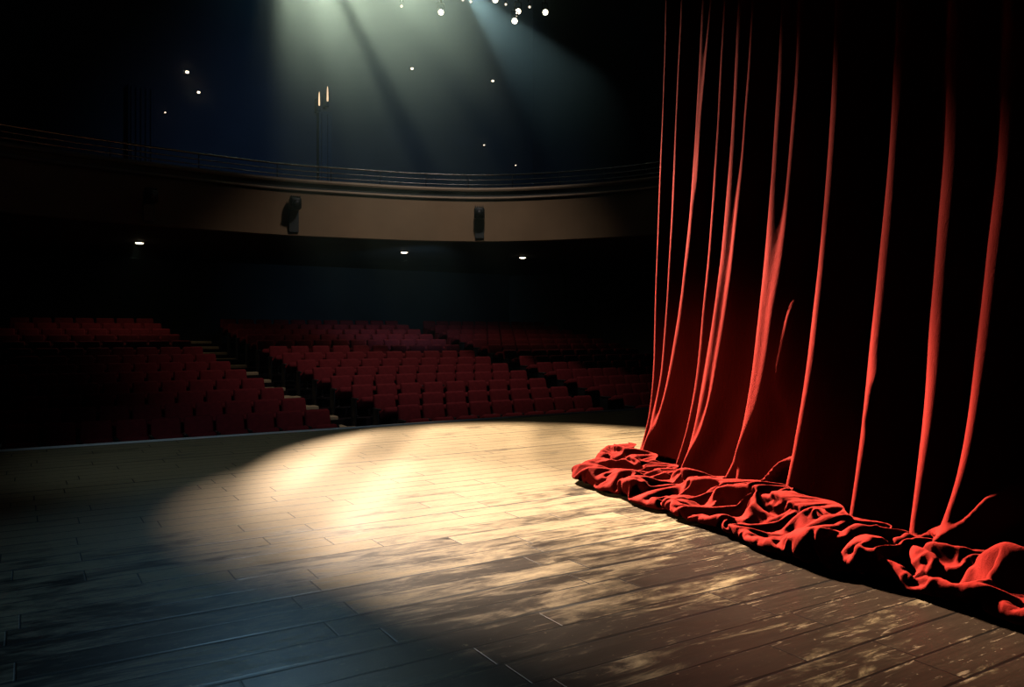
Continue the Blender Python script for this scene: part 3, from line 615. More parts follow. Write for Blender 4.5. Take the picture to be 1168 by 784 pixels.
    (-18,0,0,0,1,-1,0,0,3,0,1,-2,3,22,-8,6,-6,-1,0,1,-6,2,1,-1,-8,12,-18,18,1,5,3,0,1,2,0,1,-1,-4,-6,2,-1,-1,1,-1,-2,1,0,-4,5,1,-2,0,-1,4,-4,1,1,0,-2,0,1,2,-4,-6,4,1,3,1,-1,-5,1,6,-4,-1,-4,0,-2,1,7,8,-10,0,0,0,1,-3,-2,1,-2,0,3,2,-2,1,-3,9,-5,2,0,5,-1,-4,-1,0,1,-3,-4,5,1,-1,2,3,-3,5,-10,8,-7,3,-1,1,3,-3,3,5,-9,1,1,0,-1,0,-1,-2,2,1,0,1,0,1,0,3,-2,0,0,-5,8,-6,1,-1,0,1,6,-7,6,-6,0,1,-2,3,0,2,-4,0,2,5,-4,-4,1,-1,4,-1,-1,-2,-3,10,-3,0,-3,7,-10,2,-7,8,-2,1,-2,1,-1,2,0,4,2,-4,-2,0,-5,1,-2,-1,7,-3,0,-2,9,2,-12,8,-5,4,2,-7,4,-6,14,0,-4,-5,3,2,0,0,-3,4,2,-6,0,-7,2,2,0,2,15,-16,9,-7,5,-1,-1,-1,2,-7,10,-3,-13,4,0,8,-6,4,4,-5,1,-2,1,2,-1,0,-1,-3),
    (-17,-2,8,-3,-2,0,-1,0,0,3,0,1,1,6,14,0,-2,-4,-1,-3,-2,-2,10,-2,10,-19,9,0,-1,7,3,-1,-1,0,0,1,-7,-4,6,-3,2,0,-1,0,2,0,-7,4,-2,0,4,1,-8,5,-2,3,-1,-1,1,-1,1,0,1,-5,3,-6,9,-1,-4,3,2,-3,-1,0,-5,0,0,-1,1,8,-4,0,1,-1,0,-2,-2,0,-1,1,4,0,1,-3,1,-9,8,5,-1,-1,-4,4,1,0,0,-6,5,1,-3,0,-1,1,1,0,3,3,-8,3,-1,0,1,0,1,4,-5,0,0,0,0,1,-1,-1,1,-4,7,-2,0,0,0,-2,4,-1,0,0,1,-2,-1,0,1,-1,4,-6,3,5,-5,-1,1,-1,-1,0,4,0,-4,0,-2,1,-1,3,1,0,1,-1,3,-5,3,1,-2,3,-3,2,-6,4,0,-2,-1,0,-2,3,1,-1,-6,5,3,-1,-2,-12,16,-9,1,0,2,6,-1,-11,11,-5,6,-6,1,9,-12,7,-7,7,-2,6,-1,-1,0,-1,3,0,-14,8,-3,9,-9,0,0,1,3,0,0,6,-1,-1,-4,-1,9,-8,2,-10,7,-1,-2,2,-1,1,-4,7,-1,2,-2,-4,4,-1,-1,-4),
    (-9,-5,-3,-1,0,1,1,-1,0,4,-1,4,5,1,10,0,-6,-2,1,0,3,0,-6,4,0,7,-7,1,0,11,-1,-1,1,-2,1,2,4,-3,-7,-4,1,1,-1,0,1,0,5,-9,1,0,1,-1,-1,-5,10,-2,-1,-2,5,-4,0,1,9,-10,-1,-3,-3,-1,6,0,-4,0,5,0,-3,-1,0,1,-3,5,0,1,-1,1,-1,-6,2,1,-4,4,1,-4,1,4,-1,6,-5,3,0,-5,3,1,1,0,-1,-2,0,0,-1,0,1,1,1,-2,5,-8,13,-11,2,-1,1,5,-6,6,-3,-1,-1,2,-1,1,0,4,-4,7,-4,-5,2,0,-1,1,0,1,0,0,-1,0,-1,0,0,0,-1,4,-3,-3,6,-1,-1,-1,1,0,0,-1,0,0,-2,0,1,-1,3,1,1,-1,1,-2,2,-1,-1,1,1,-1,-6,5,-1,-2,1,0,-6,5,0,2,6,-15,10,-4,6,-11,-1,10,-8,2,1,1,-2,8,-6,5,-4,4,-10,11,-2,-1,-1,-4,6,-1,1,2,-1,0,2,-17,11,-9,0,5,2,0,0,0,4,2,0,0,2,-2,-2,-3,-5,10,-2,4,-6,0,-2,2,0,1,-1,0,0,-1,-1,2,1,-1,-2,-4),
    (-16,0,-2,1,0,-1,0,1,0,3,0,4,13,5,-1,-1,4,-11,-2,2,4,-2,6,-5,-4,10,-2,0,-2,7,-2,1,0,2,-1,-2,6,1,-4,-7,-4,1,2,0,1,-1,4,-5,-2,0,-1,1,7,-6,-5,7,-3,-3,4,-1,0,0,4,-6,0,1,-7,4,-1,2,3,-14,12,0,5,-10,2,1,-2,3,2,-1,1,-1,-1,-6,3,0,-2,6,-1,-3,0,-5,0,1,6,1,1,5,-2,-1,-2,-2,4,-4,2,-1,1,-1,1,1,0,2,-6,6,-2,2,-3,0,0,1,-1,4,-1,-3,1,0,0,1,0,0,8,-6,-7,3,1,0,1,0,0,0,0,3,-3,6,-7,1,-1,1,-1,9,-8,5,-7,1,0,1,-1,0,1,0,-2,-4,9,-4,-2,0,3,1,1,0,-2,0,2,0,0,-3,5,-5,-6,7,1,-4,0,0,7,-6,1,1,0,4,-3,0,-2,-1,-9,0,3,2,0,1,-1,0,0,0,5,-8,10,-10,8,1,0,0,0,1,1,-2,1,-1,-1,1,-9,6,1,-11,10,-2,0,0,-5,21,-10,0,0,-2,-2,-6,8,3,-5,6,0,1,-10,1,3,0,1,-1,-3,0,0,2,0,-1,-4,-1),
    (-17,0,-1,0,2,-1,0,0,1,2,2,11,3,0,-1,1,2,-2,-3,1,2,0,0,4,4,-5,3,-5,3,0,2,0,1,0,1,1,1,2,-1,-5,-4,-1,1,0,0,0,-2,4,-5,0,0,-1,3,8,-1,-3,-4,4,-10,5,-1,0,2,-4,0,2,1,-4,0,2,-7,0,6,0,0,4,-6,-1,-2,5,1,-1,0,1,-2,-2,0,-1,1,4,1,7,-7,7,-10,1,-1,-1,1,3,2,-1,1,-5,-8,10,-4,2,2,0,0,0,-1,-3,5,-6,2,7,-1,-5,0,2,0,-1,11,-9,-1,0,1,-1,2,0,-7,4,5,-2,0,0,-1,1,-1,0,1,3,-2,3,-5,-1,0,0,0,0,10,-9,5,-4,-1,0,0,0,-1,1,-3,0,1,3,-4,0,1,3,0,1,-2,5,-3,-1,5,-6,6,-12,5,-5,2,10,-8,1,1,-3,2,0,0,6,-4,0,0,4,-10,-5,4,0,4,-6,2,0,3,0,1,2,0,5,-8,1,3,0,0,-1,0,0,-2,1,-4,14,-10,-1,0,8,-8,-1,-1,-2,7,-3,3,-1,-1,-2,-1,-2,7,-9,5,4,2,-1,-5,-4,5,0,1,-1,3,-7,2,1,0,-3,-5,2),
    (-17,0,-1,1,-1,2,1,-2,1,2,3,11,3,-2,2,-6,5,0,-2,-1,0,3,-1,0,-2,7,-1,4,-1,-2,2,0,0,-9,1,-2,-1,9,9,-4,-6,-2,0,1,0,1,-2,4,-6,-1,1,0,-3,4,3,5,-7,1,-5,2,1,-1,1,-5,5,4,-5,0,-1,-6,-3,6,4,-4,1,-5,4,-1,0,2,1,1,-1,1,-2,-3,0,1,2,2,2,1,-3,-5,8,-3,0,-1,-1,2,4,-2,-2,6,-4,5,-5,-4,0,2,1,-1,-4,1,-1,-2,1,1,0,3,-1,0,7,-4,7,-6,-2,0,0,1,0,-6,5,-2,-1,7,1,-1,-2,-3,1,0,0,8,-6,-1,0,-1,0,0,0,0,-6,8,0,-2,2,-1,0,-1,0,0,0,8,-8,3,-2,-3,2,1,1,2,-3,2,0,0,-9,4,-3,15,-3,-9,-2,8,-5,0,-2,8,0,-5,-5,4,3,0,0,1,-2,-4,-1,1,1,0,3,-6,4,2,-1,11,-18,6,-1,0,4,0,0,1,-4,-1,2,-2,2,2,1,1,-1,1,-3,-2,0,0,-1,2,2,-1,0,-4,-3,7,-8,11,-6,-1,8,0,-5,-3,1,0,2,0,-1,-2,0,1,-2,-5,0,8),
    (-17,0,-1,0,0,1,0,0,1,1,8,9,-1,0,-1,7,-13,14,3,-11,0,0,1,0,0,4,2,0,0,0,0,0,-5,8,-15,3,3,1,8,2,-5,-2,-1,1,0,-1,-2,3,-4,0,0,1,3,-3,1,-2,1,2,-3,1,0,-1,2,0,1,-3,8,-7,2,-14,6,2,0,-1,-1,-1,2,-2,1,2,2,0,0,-1,-1,-2,0,0,2,2,-1,0,11,-7,4,2,-7,-2,0,-1,2,2,1,1,-4,2,3,-4,-1,0,-1,-4,5,-4,2,8,-9,-2,4,0,0,-1,2,1,3,-2,-1,0,-1,0,-3,2,-1,-3,9,-1,0,0,1,1,-6,0,0,3,7,-12,10,-7,0,-1,1,-5,6,0,-5,5,-1,1,-1,-2,0,0,9,1,3,-5,-2,-6,-1,4,0,1,-2,2,1,-2,-5,1,2,-3,15,-13,-6,9,-1,-1,2,5,-7,-5,-1,2,8,2,-3,0,-2,-4,0,1,-1,0,0,8,-4,-5,-1,1,3,0,2,-2,0,3,0,-3,0,0,-1,0,-3,-1,14,-13,5,-2,8,-5,-2,-1,0,0,6,-4,-1,-4,-4,0,9,-1,5,-1,-3,1,1,-3,-1,1,3,-3,1,-4,1,-1,-2,-3,4,0),
    (-15,-1,-2,2,-2,0,2,-1,3,0,19,0,-4,-1,-3,-8,13,5,-2,9,-14,0,-2,2,1,-1,8,0,-1,0,0,0,2,-17,9,-1,0,1,-1,15,-6,-4,-1,0,0,0,-1,2,-3,-1,0,0,0,-2,-1,5,-1,1,-2,1,-2,1,1,4,-4,1,1,-1,0,-5,-1,1,-1,0,-5,6,0,-5,3,1,2,1,-1,1,-1,-2,-1,-2,4,1,0,0,-4,12,-5,1,5,-5,-3,-1,0,5,1,-2,0,-1,0,-1,0,1,-5,4,-4,6,-4,2,2,2,-1,-1,-2,-1,0,5,-5,11,-10,1,0,0,1,-5,0,7,-1,0,0,2,0,0,2,-8,0,-3,7,5,-1,-3,-4,1,-1,3,-1,-6,5,-1,1,-1,-1,1,0,0,0,0,6,4,0,-3,-10,4,1,-1,1,-1,3,-3,-4,1,-2,0,-3,7,5,-7,2,0,-5,9,-8,-6,5,-4,8,-8,11,1,0,-6,-1,1,-2,1,-1,0,1,3,1,-3,11,-7,8,-7,-1,0,-1,-3,0,0,0,-2,-2,1,6,1,-5,3,3,-1,-1,0,-3,0,-4,5,-1,-4,-1,4,3,-8,-2,1,8,2,1,-2,-2,-2,4,-2,1,-2,-1,1,-5,1,4,0),
    (-13,9,-12,0,-1,-2,4,1,4,3,14,-4,2,0,-2,3,-5,2,4,0,2,-7,0,-2,1,-4,14,-5,0,1,-1,-4,-15,16,5,-5,-3,0,6,2,4,-6,-1,0,0,0,-2,1,-1,0,-2,-1,-11,4,1,1,9,-2,4,-1,0,-4,-2,12,-1,-9,-6,9,-1,-5,0,0,-1,-1,0,3,0,5,-7,0,3,-1,1,-1,-1,0,-3,-1,8,-3,0,-1,6,-6,6,-2,2,3,-5,-1,-1,0,1,2,1,-1,-4,2,1,-5,7,-8,1,-1,3,0,8,-1,0,0,-2,0,-4,0,-10,10,3,-1,1,0,-4,3,2,0,-1,-1,-2,-2,1,2,4,3,-10,3,-3,10,-8,9,-7,-1,-1,-1,1,5,-3,1,0,0,0,-1,-1,-1,-1,-2,-2,8,8,0,0,-8,-1,1,-1,1,2,-4,-2,-1,-5,-7,3,12,1,-1,1,-1,-1,2,-6,5,-2,-4,1,6,-13,11,0,0,-3,2,-5,2,0,0,2,0,1,-11,5,7,0,4,0,-2,-1,-3,0,0,-1,-3,1,-1,-1,14,-7,0,1,3,-2,-1,1,1,-4,-2,0,-1,-1,6,-5,9,-8,1,-1,0,9,-3,1,0,-14,7,-2,2,0,-1,-5,5,5,0),
    (5,-10,4,-9,-1,-6,1,4,6,10,0,4,0,-4,6,1,-8,-2,2,2,6,-11,0,1,0,3,0,2,0,0,-3,-7,0,1,-7,7,3,0,-1,6,9,-7,-1,-3,2,-1,0,1,0,1,3,-9,9,1,0,-3,-4,-2,8,-5,-3,-1,1,10,1,-5,-5,1,0,-2,-4,2,-1,-2,1,5,-1,3,-5,-2,3,-1,0,0,1,-1,-3,5,1,3,-3,-6,-1,5,-1,4,-1,2,2,-3,-1,-2,1,-2,6,-2,1,-3,-3,3,0,1,2,0,0,0,-7,3,1,2,1,0,0,-3,-1,-2,4,1,-1,0,5,4,-6,-3,-4,-4,0,1,1,-1,1,4,7,-8,-2,2,2,2,-1,0,-3,1,-1,0,3,0,0,-2,0,-1,0,-1,-2,0,2,0,1,12,-10,0,2,0,0,-1,3,-16,7,1,-11,4,8,3,0,1,1,-3,1,-4,3,9,-6,6,-12,1,-10,8,0,8,-5,-1,-3,3,0,-3,0,2,-6,7,0,1,0,6,-1,-7,3,-3,0,0,-1,-3,1,0,-1,-1,9,1,0,2,-2,1,-1,-1,-5,2,-1,0,2,1,4,-12,9,0,-1,-3,10,-3,0,-1,-8,-1,-3,6,0,-3,0,6,1,-7),
    (-14,-1,5,0,-1,-1,-5,10,7,6,-6,0,1,2,-3,-8,15,1,-4,1,1,-1,0,-3,0,-1,1,3,1,-1,-5,-10,9,0,7,-3,0,-1,-2,-1,13,-1,-4,-3,-2,2,0,1,0,1,-3,0,4,-1,3,2,-2,-6,5,-7,3,-3,0,10,-1,-2,-4,-1,0,-1,-3,0,0,-1,15,-8,-2,-2,10,-17,10,-5,0,-1,1,1,-1,1,-1,-1,-4,8,-1,-5,1,0,2,2,3,-1,0,1,-3,0,7,-4,5,-4,4,-9,0,3,1,-3,1,0,4,-7,1,2,3,-1,0,-6,6,-1,1,-2,1,-2,-4,1,3,-8,-1,4,0,0,0,1,-1,3,1,1,2,-6,5,1,1,-3,0,-1,0,0,2,0,-3,1,-2,1,0,0,2,4,-3,-4,1,1,9,-7,0,1,-1,1,-2,-9,6,-5,6,9,-5,2,-9,7,-1,-4,6,-14,9,-8,9,1,-1,-5,-2,3,1,-2,2,2,-2,4,-6,3,2,-4,-1,5,1,-2,4,-5,4,-4,0,0,0,0,-4,-1,1,0,3,2,0,0,1,3,1,-1,1,-3,-3,-2,-2,4,3,1,1,8,2,-16,2,-2,4,4,-2,-3,-3,-3,0,3,0,-7,9,2,-4,-1),
    (-7,-1,-6,6,-5,5,-1,7,4,0,-2,-1,0,1,-10,10,0,0,2,0,4,-1,-5,1,0,-1,-1,9,-2,-16,-3,11,3,0,1,4,-1,0,-3,-1,1,10,-6,-1,-2,1,0,1,0,1,-13,13,-3,1,0,5,3,-12,7,-6,3,-4,-1,4,5,6,-9,-2,0,0,-4,1,1,9,-6,6,-6,-1,4,-1,1,-7,-2,1,3,0,9,0,-14,-3,9,-5,1,5,-3,-2,-1,1,3,3,0,-6,2,3,-6,6,1,3,0,-4,-4,3,-3,3,-1,0,-6,6,0,-3,1,3,0,-6,8,2,-5,1,0,-3,3,-1,-9,0,5,1,1,0,0,-1,0,-4,1,8,-4,4,3,-6,4,0,4,-8,-1,2,-1,-1,0,3,-3,1,1,-1,-3,-2,3,2,-2,1,-5,8,-2,1,1,0,-4,-6,4,-7,14,-2,2,0,-12,9,0,-2,6,-12,4,2,-2,1,4,-5,0,-4,7,-1,-2,-5,7,-5,5,0,-4,0,5,1,-1,0,1,3,-7,2,-5,4,3,-3,-6,3,1,4,0,-1,1,0,0,1,3,-1,1,-5,-1,-3,0,4,8,-1,-2,1,1,5,-18,6,-3,8,0,-5,-1,-5,2,2,1,-2,4,-1,-7,5),
    (1,-6,1,-4,11,-4,-3,3,4,-5,1,3,-5,-2,12,-2,-1,-2,2,0,1,1,-6,0,-2,4,-1,-3,-1,1,10,-8,2,1,-3,-1,0,-2,5,0,-1,6,-8,6,-1,1,-2,1,1,-13,16,-2,2,-7,3,1,5,-2,-3,-3,0,6,4,-3,-5,9,-11,1,1,0,-3,-2,2,-3,7,2,-6,0,-7,19,-16,9,-9,1,3,3,9,-2,-5,-1,-6,3,1,0,3,-1,-1,-5,0,4,0,2,-1,-1,1,-2,2,2,0,6,-9,-5,3,3,2,-5,7,-9,2,3,-5,1,2,7,-2,-3,3,0,-8,3,3,-14,1,12,1,-3,1,-1,-2,1,-3,3,-2,-3,6,-5,-3,5,6,-3,0,11,-12,2,-3,-3,4,-2,2,-1,-6,3,3,2,1,1,-10,-5,20,-5,-1,0,0,-1,-6,-2,4,11,-6,1,0,0,-7,-1,0,12,-3,-8,-1,2,-2,-2,6,-7,8,-2,9,1,-8,1,-1,-1,-3,-2,3,3,1,0,0,0,-6,-3,-2,10,-7,7,0,-9,3,8,4,-2,-1,1,-4,0,-2,0,4,1,0,-11,5,-1,7,1,5,-8,2,-11,-3,2,4,-2,3,4,2,-5,0,-5,3,3,-2,1,1,-2,-2,4),
    (5,-2,-13,-2,11,2,-3,4,-3,-5,7,-5,1,2,0,1,2,2,-1,0,-2,0,7,0,-3,-4,0,0,-1,5,-6,1,3,1,-2,2,-7,0,0,-1,1,8,6,-6,0,-2,-2,0,3,5,-2,3,-7,6,-10,-1,10,5,-10,-1,2,3,-5,-1,4,1,9,-12,0,2,-6,7,-2,-4,2,0,1,-7,-1,4,5,-1,-1,-3,1,7,-1,-1,-1,3,4,-6,-2,-2,1,3,0,3,-8,-1,5,3,-2,-2,5,-1,-4,6,-3,7,1,-5,-1,-5,0,4,-2,4,-6,-1,-2,-1,0,10,-11,3,5,-7,6,-1,-14,2,13,-3,-1,2,-5,1,2,-1,3,-6,1,0,-2,6,4,-7,-2,7,-1,0,7,-11,6,0,-3,-6,5,-3,4,2,-1,-2,0,1,6,-9,-6,15,-2,-4,10,-18,-10,8,7,0,7,-4,3,-2,2,-9,14,-8,-3,-1,2,-4,3,-1,1,13,-9,-7,6,6,-4,-10,6,6,-12,4,2,0,1,0,-1,0,3,-14,4,-1,8,-2,-5,3,8,0,-5,-1,3,2,3,-3,0,-3,-3,6,-3,10,-1,-8,-2,6,-13,9,0,0,-5,7,-1,-6,0,4,-2,-8,10,-1,0,-5,-3,7,-1,-8,7,1),
    (-7,9,9,-7,-14,-2,16,-4,-5,8,-2,2,-5,1,-1,0,1,4,1,-5,3,12,-11,2,0,1,-1,-9,-1,8,-4,12,-13,-3,5,4,6,-9,-8,2,-4,-6,17,3,1,-9,9,-10,15,1,-2,-1,-14,2,8,-2,-1,12,-18,10,-8,9,-2,0,-20,1,18,0,-1,3,1,-12,0,5,-1,0,12,1,-13,-11,16,-10,8,-2,-6,11,-2,-10,21,-10,-3,7,1,-2,-3,-3,3,1,5,-5,-7,8,1,4,-4,3,1,-5,-3,4,5,2,-2,-1,-5,-1,2,3,-3,-1,6,-11,0,-3,-3,2,-4,3,1,6,-11,16,-5,3,-1,-1,3,-3,-3,0,-2,6,-4,2,-6,-1,3,6,-2,-2,2,-6,8,0,-8,5,3,-4,-8,8,2,-3,0,-1,-1,2,7,-2,1,-2,1,-5,4,9,-6,-13,6,3,-6,5,-3,6,6,-11,14,-11,-19,15,-2,4,2,-3,-4,9,4,-17,2,9,3,2,-1,-17,19,-2,-2,0,-4,-2,3,0,2,-9,3,3,-1,0,1,9,-5,1,3,1,-2,-3,0,-1,0,2,-1,-8,7,-7,-6,15,-1,-17,13,-1,-14,5,6,1,12,-2,-6,-7,5,5,7,-3,-8,12,-11,-9,-4,9,3,1),
    (3,-6,2,6,-9,5,-12,9,7,1,-9,0,3,2,1,1,-3,-4,3,7,-4,-13,18,-6,4,-10,-2,7,-5,3,6,0,3,-3,2,-9,8,4,-6,-8,6,-8,-3,7,1,3,3,-6,9,-6,0,3,-1,-10,4,2,-5,9,12,-5,3,-23,3,-2,9,-10,5,9,0,1,2,-15,4,3,1,-3,5,3,-6,7,-16,5,2,3,2,3,-9,12,-5,4,-6,0,1,5,1,0,-6,1,6,0,-5,-5,5,-8,4,2,1,7,-5,-8,4,5,-1,0,-3,-1,2,4,6,-5,-7,9,-13,4,-8,-1,3,4,-3,-10,21,-9,6,-5,-2,-1,1,2,1,-1,-1,-1,7,-12,6,1,-4,-2,5,1,-1,5,-7,9,1,-5,-11,14,-4,-5,-2,6,1,0,0,-2,-6,19,-14,2,-7,6,-6,12,2,4,-8,-4,-3,-5,10,-2,0,5,3,8,-12,-12,-2,4,3,5,0,-8,12,-1,-11,7,9,0,-10,10,-4,0,1,1,0,-2,-7,1,3,3,-1,-7,5,0,-3,-1,6,-2,-1,3,-2,2,0,3,-2,1,-6,4,-4,-7,-1,-2,0,7,-1,-8,-2,12,1,0,-2,14,0,-8,-4,9,-3,-3,3,-5,15,-10,-6,-3,3,-1),
    (2,1,-5,-1,2,-2,14,-5,-1,-6,5,0,3,-9,-2,3,0,6,-8,0,2,7,-3,2,1,-3,3,-4,3,-3,-2,1,3,-2,-2,1,-11,13,8,-7,-5,12,-4,-4,3,-2,-1,0,-6,5,4,-3,10,-8,-3,0,4,-8,4,-3,-3,9,2,-13,9,8,-14,3,-8,17,-2,-7,-1,-1,0,6,-2,2,1,-16,6,8,-1,-2,2,1,6,-3,0,-3,2,0,-5,-1,3,3,1,-4,-5,8,8,-11,-2,6,-2,-2,-1,-6,9,-4,2,4,3,-6,4,-3,-2,-3,1,9,6,-17,6,-6,7,-2,-5,1,-3,1,3,7,-3,3,-13,3,-3,1,2,2,2,1,-9,11,-3,-1,4,1,-1,-2,1,-7,5,-1,-4,3,6,-4,4,-9,2,1,-1,3,-2,-1,-3,0,8,-2,6,-1,-4,-5,0,6,1,-4,0,3,-8,2,5,3,-8,-1,-2,12,1,-4,-4,-5,2,5,4,0,-4,-5,0,2,9,-3,-1,3,-4,1,1,3,3,-12,-1,11,-2,1,-5,-1,5,0,0,0,2,-8,1,0,4,0,-2,-4,13,-18,2,8,2,1,-4,4,1,1,-1,-9,0,0,1,-5,5,-1,-1,5,0,1,2,-4,-6,7,8,1,-15,2),
    (-12,5,0,7,1,0,2,1,-2,2,-1,2,1,0,0,-3,1,-4,5,-7,1,1,-1,2,-4,6,-2,-1,3,-1,-2,1,0,0,-6,3,5,-11,5,8,-2,2,5,-10,0,0,-1,4,0,-1,2,0,-6,10,-6,-5,-8,0,16,-1,2,2,-1,-2,-7,4,8,-12,5,-8,7,7,-2,-1,-2,-5,-1,2,6,0,0,-4,2,-3,0,-4,6,-2,2,3,-3,-1,3,1,-5,-2,4,6,-7,-1,-1,9,-9,0,2,-2,3,-6,1,5,0,0,-3,7,-6,5,4,-9,-2,-3,0,15,-13,-1,9,-7,4,-1,-3,3,0,1,1,-10,12,-13,2,2,1,1,0,-4,5,0,0,-2,0,0,1,1,-1,-1,1,-4,7,-1,3,0,0,6,-5,-8,6,-7,3,-5,8,-7,7,-4,4,-2,0,0,-4,8,1,-11,11,-2,-5,0,4,-4,1,0,1,7,-5,-2,1,4,-10,1,3,0,1,0,-1,0,4,2,-2,-6,5,-1,1,-1,-9,7,-7,12,-4,3,-3,1,0,1,0,0,-1,4,-5,-2,0,1,3,4,-15,13,-6,4,0,1,-1,0,1,-9,13,-7,1,-2,4,-1,0,4,-13,6,2,-1,0,1,-3,3,3,-4,8,-2),
    (-5,-3,1,8,-2,4,3,-1,1,-3,4,-4,2,-4,-3,0,2,-4,2,0,1,3,-2,1,2,-3,2,-1,2,-3,2,0,-4,3,3,-1,-2,5,-10,7,-3,-1,1,1,-1,1,0,0,0,2,1,-9,-1,8,-5,5,-1,1,-3,2,0,0,1,12,-3,-5,-10,0,6,-8,12,-5,2,-1,1,-4,-5,2,7,-6,8,-6,-1,3,-1,0,2,3,-9,6,3,-1,1,-6,7,-3,-2,-3,7,-8,2,0,1,1,-1,1,0,-1,1,2,0,-2,4,-7,6,-5,-5,12,-7,-2,3,1,4,-8,8,-4,2,-3,3,0,0,0,-6,0,0,10,-1,-3,-1,-3,2,2,2,-11,6,-1,-1,1,0,0,0,0,0,2,1,1,-1,-1,-2,-1,3,0,-6,5,-1,4,-5,1,0,0,0,0,-1,2,-1,7,1,-2,-1,4,-5,-5,2,0,-2,1,2,6,-6,1,0,1,-3,-5,1,4,0,-1,1,2,0,0,-3,5,-3,-2,-1,0,7,-12,5,1,0,3,-1,1,0,1,-2,0,0,-1,4,0,-3,-1,1,-1,6,-13,3,6,1,0,-2,2,-4,6,0,4,-5,1,-11,1,2,2,-1,-1,3,1,0,-1,-3,7,-3,0,4,-2),
    (-6,-2,3,6,-1,6,0,-2,1,-2,2,0,0,3,-8,-1,-2,6,-8,6,-4,6,-3,0,-3,6,-3,3,-1,-2,4,-9,9,-4,3,-2,0,-5,10,-8,6,-6,1,3,-3,2,-1,4,-3,3,-1,-16,15,-4,1,3,-2,-2,1,3,1,-2,2,-5,-11,5,14,-9,1,0,3,2,-1,3,-13,5,4,-9,10,-3,2,-1,1,-1,-1,4,-1,-6,8,-7,5,-2,0,4,-6,-2,2,0,0,4,-4,1,3,-2,-1,1,0,2,-1,3,-2,3,-8,6,-3,2,2,-8,9,-6,-3,2,7,-6,3,-1,2,-4,4,-1,1,-2,-5,5,-2,0,1,-2,1,-2,-1,0,2,10,-11,3,-1,0,-1,0,1,1,0,2,-1,0,1,-4,0,5,-1,0,2,-3,0,-1,3,-3,-3,4,-2,1,0,-2,1,8,-1,-3,-4,-4,13,-13,7,-2,-2,2,1,6,-7,4,0,-8,12,-13,0,6,-1,-1,1,4,-5,2,0,0,-3,-3,1,-1,5,9,-13,1,4,0,0,1,-1,1,1,-1,0,-4,3,-1,1,-5,1,0,1,7,-7,4,1,0,-2,4,-8,9,-7,-3,3,3,1,-7,-1,3,0,-1,2,2,0,-1,-1,6,-6,6,-2,-7),
    (-13,2,5,5,3,4,-1,0,-4,6,-5,4,-3,-8,4,3,-4,-1,8,-9,0,4,1,-1,2,-2,2,1,-2,1,-4,7,-8,6,1,0,2,-4,-4,3,0,-1,-2,3,-2,2,0,1,0,1,-7,2,4,-7,7,-3,3,-5,2,3,1,-1,-1,-17,8,0,8,-3,0,2,2,3,0,-3,-3,0,0,-6,6,4,-3,2,0,0,-1,2,-2,2,-5,6,-5,3,-4,1,1,8,-9,0,0,2,1,-3,3,-2,2,0,-3,6,-2,0,2,-2,-3,4,-3,3,-2,6,-10,9,-9,-2,6,0,-1,3,-3,4,-1,0,0,-5,-1,4,-3,2,-2,1,-1,1,-1,-1,0,-2,8,-6,0,2,0,0,-1,3,0,0,1,-1,0,-5,7,-2,2,-2,0,3,-1,0,-2,2,-4,2,-4,4,-3,1,2,7,0,-2,2,0,-19,7,4,1,-3,1,5,1,5,-12,0,6,-4,-5,0,6,-1,0,2,-2,4,-8,6,-5,1,4,-6,1,-1,6,0,-3,1,-1,3,0,0,0,0,-1,-5,5,-2,2,-1,4,-7,0,-1,7,-5,2,3,-1,0,2,0,-1,-7,10,-1,-8,10,-9,-3,2,1,-1,3,1,0,-2,3,-1,4,-4,-4,7),
    (-12,1,14,-4,6,2,-2,0,-2,1,1,1,-10,-1,9,-2,3,-9,1,8,-8,0,3,0,-1,3,-1,3,-4,4,-1,-7,8,0,-7,2,0,9,-10,5,-7,7,-7,4,-1,2,0,2,-2,4,-15,14,2,-8,2,-3,7,-7,2,3,0,1,-4,-10,2,1,-3,7,0,3,1,5,1,-9,-2,2,2,-3,-4,15,-10,3,0,0,1,2,-4,3,0,-6,4,-6,5,0,1,-1,10,-11,2,-3,0,3,-1,0,0,1,0,2,2,-1,0,-5,6,-6,4,-4,1,-1,9,-11,12,-13,3,5,-6,6,0,-3,3,0,-2,-7,10,-9,7,-5,1,1,0,2,-2,-1,-2,2,0,0,1,-2,1,1,0,2,0,0,0,1,-4,4,-1,3,-5,3,0,0,1,0,1,-6,6,-6,1,0,0,1,5,1,0,4,-2,1,5,-17,-2,6,-4,4,5,-10,14,-5,-10,-4,0,5,-1,6,-2,1,0,3,-1,-4,2,-2,3,0,7,-10,-1,-2,10,-8,3,0,1,1,0,-1,0,1,-4,3,-2,1,0,2,0,-5,0,0,3,-1,2,1,2,-2,5,-15,14,-7,2,4,-7,9,-12,1,1,0,0,4,0,-1,5,-5,0,1,2,-5),
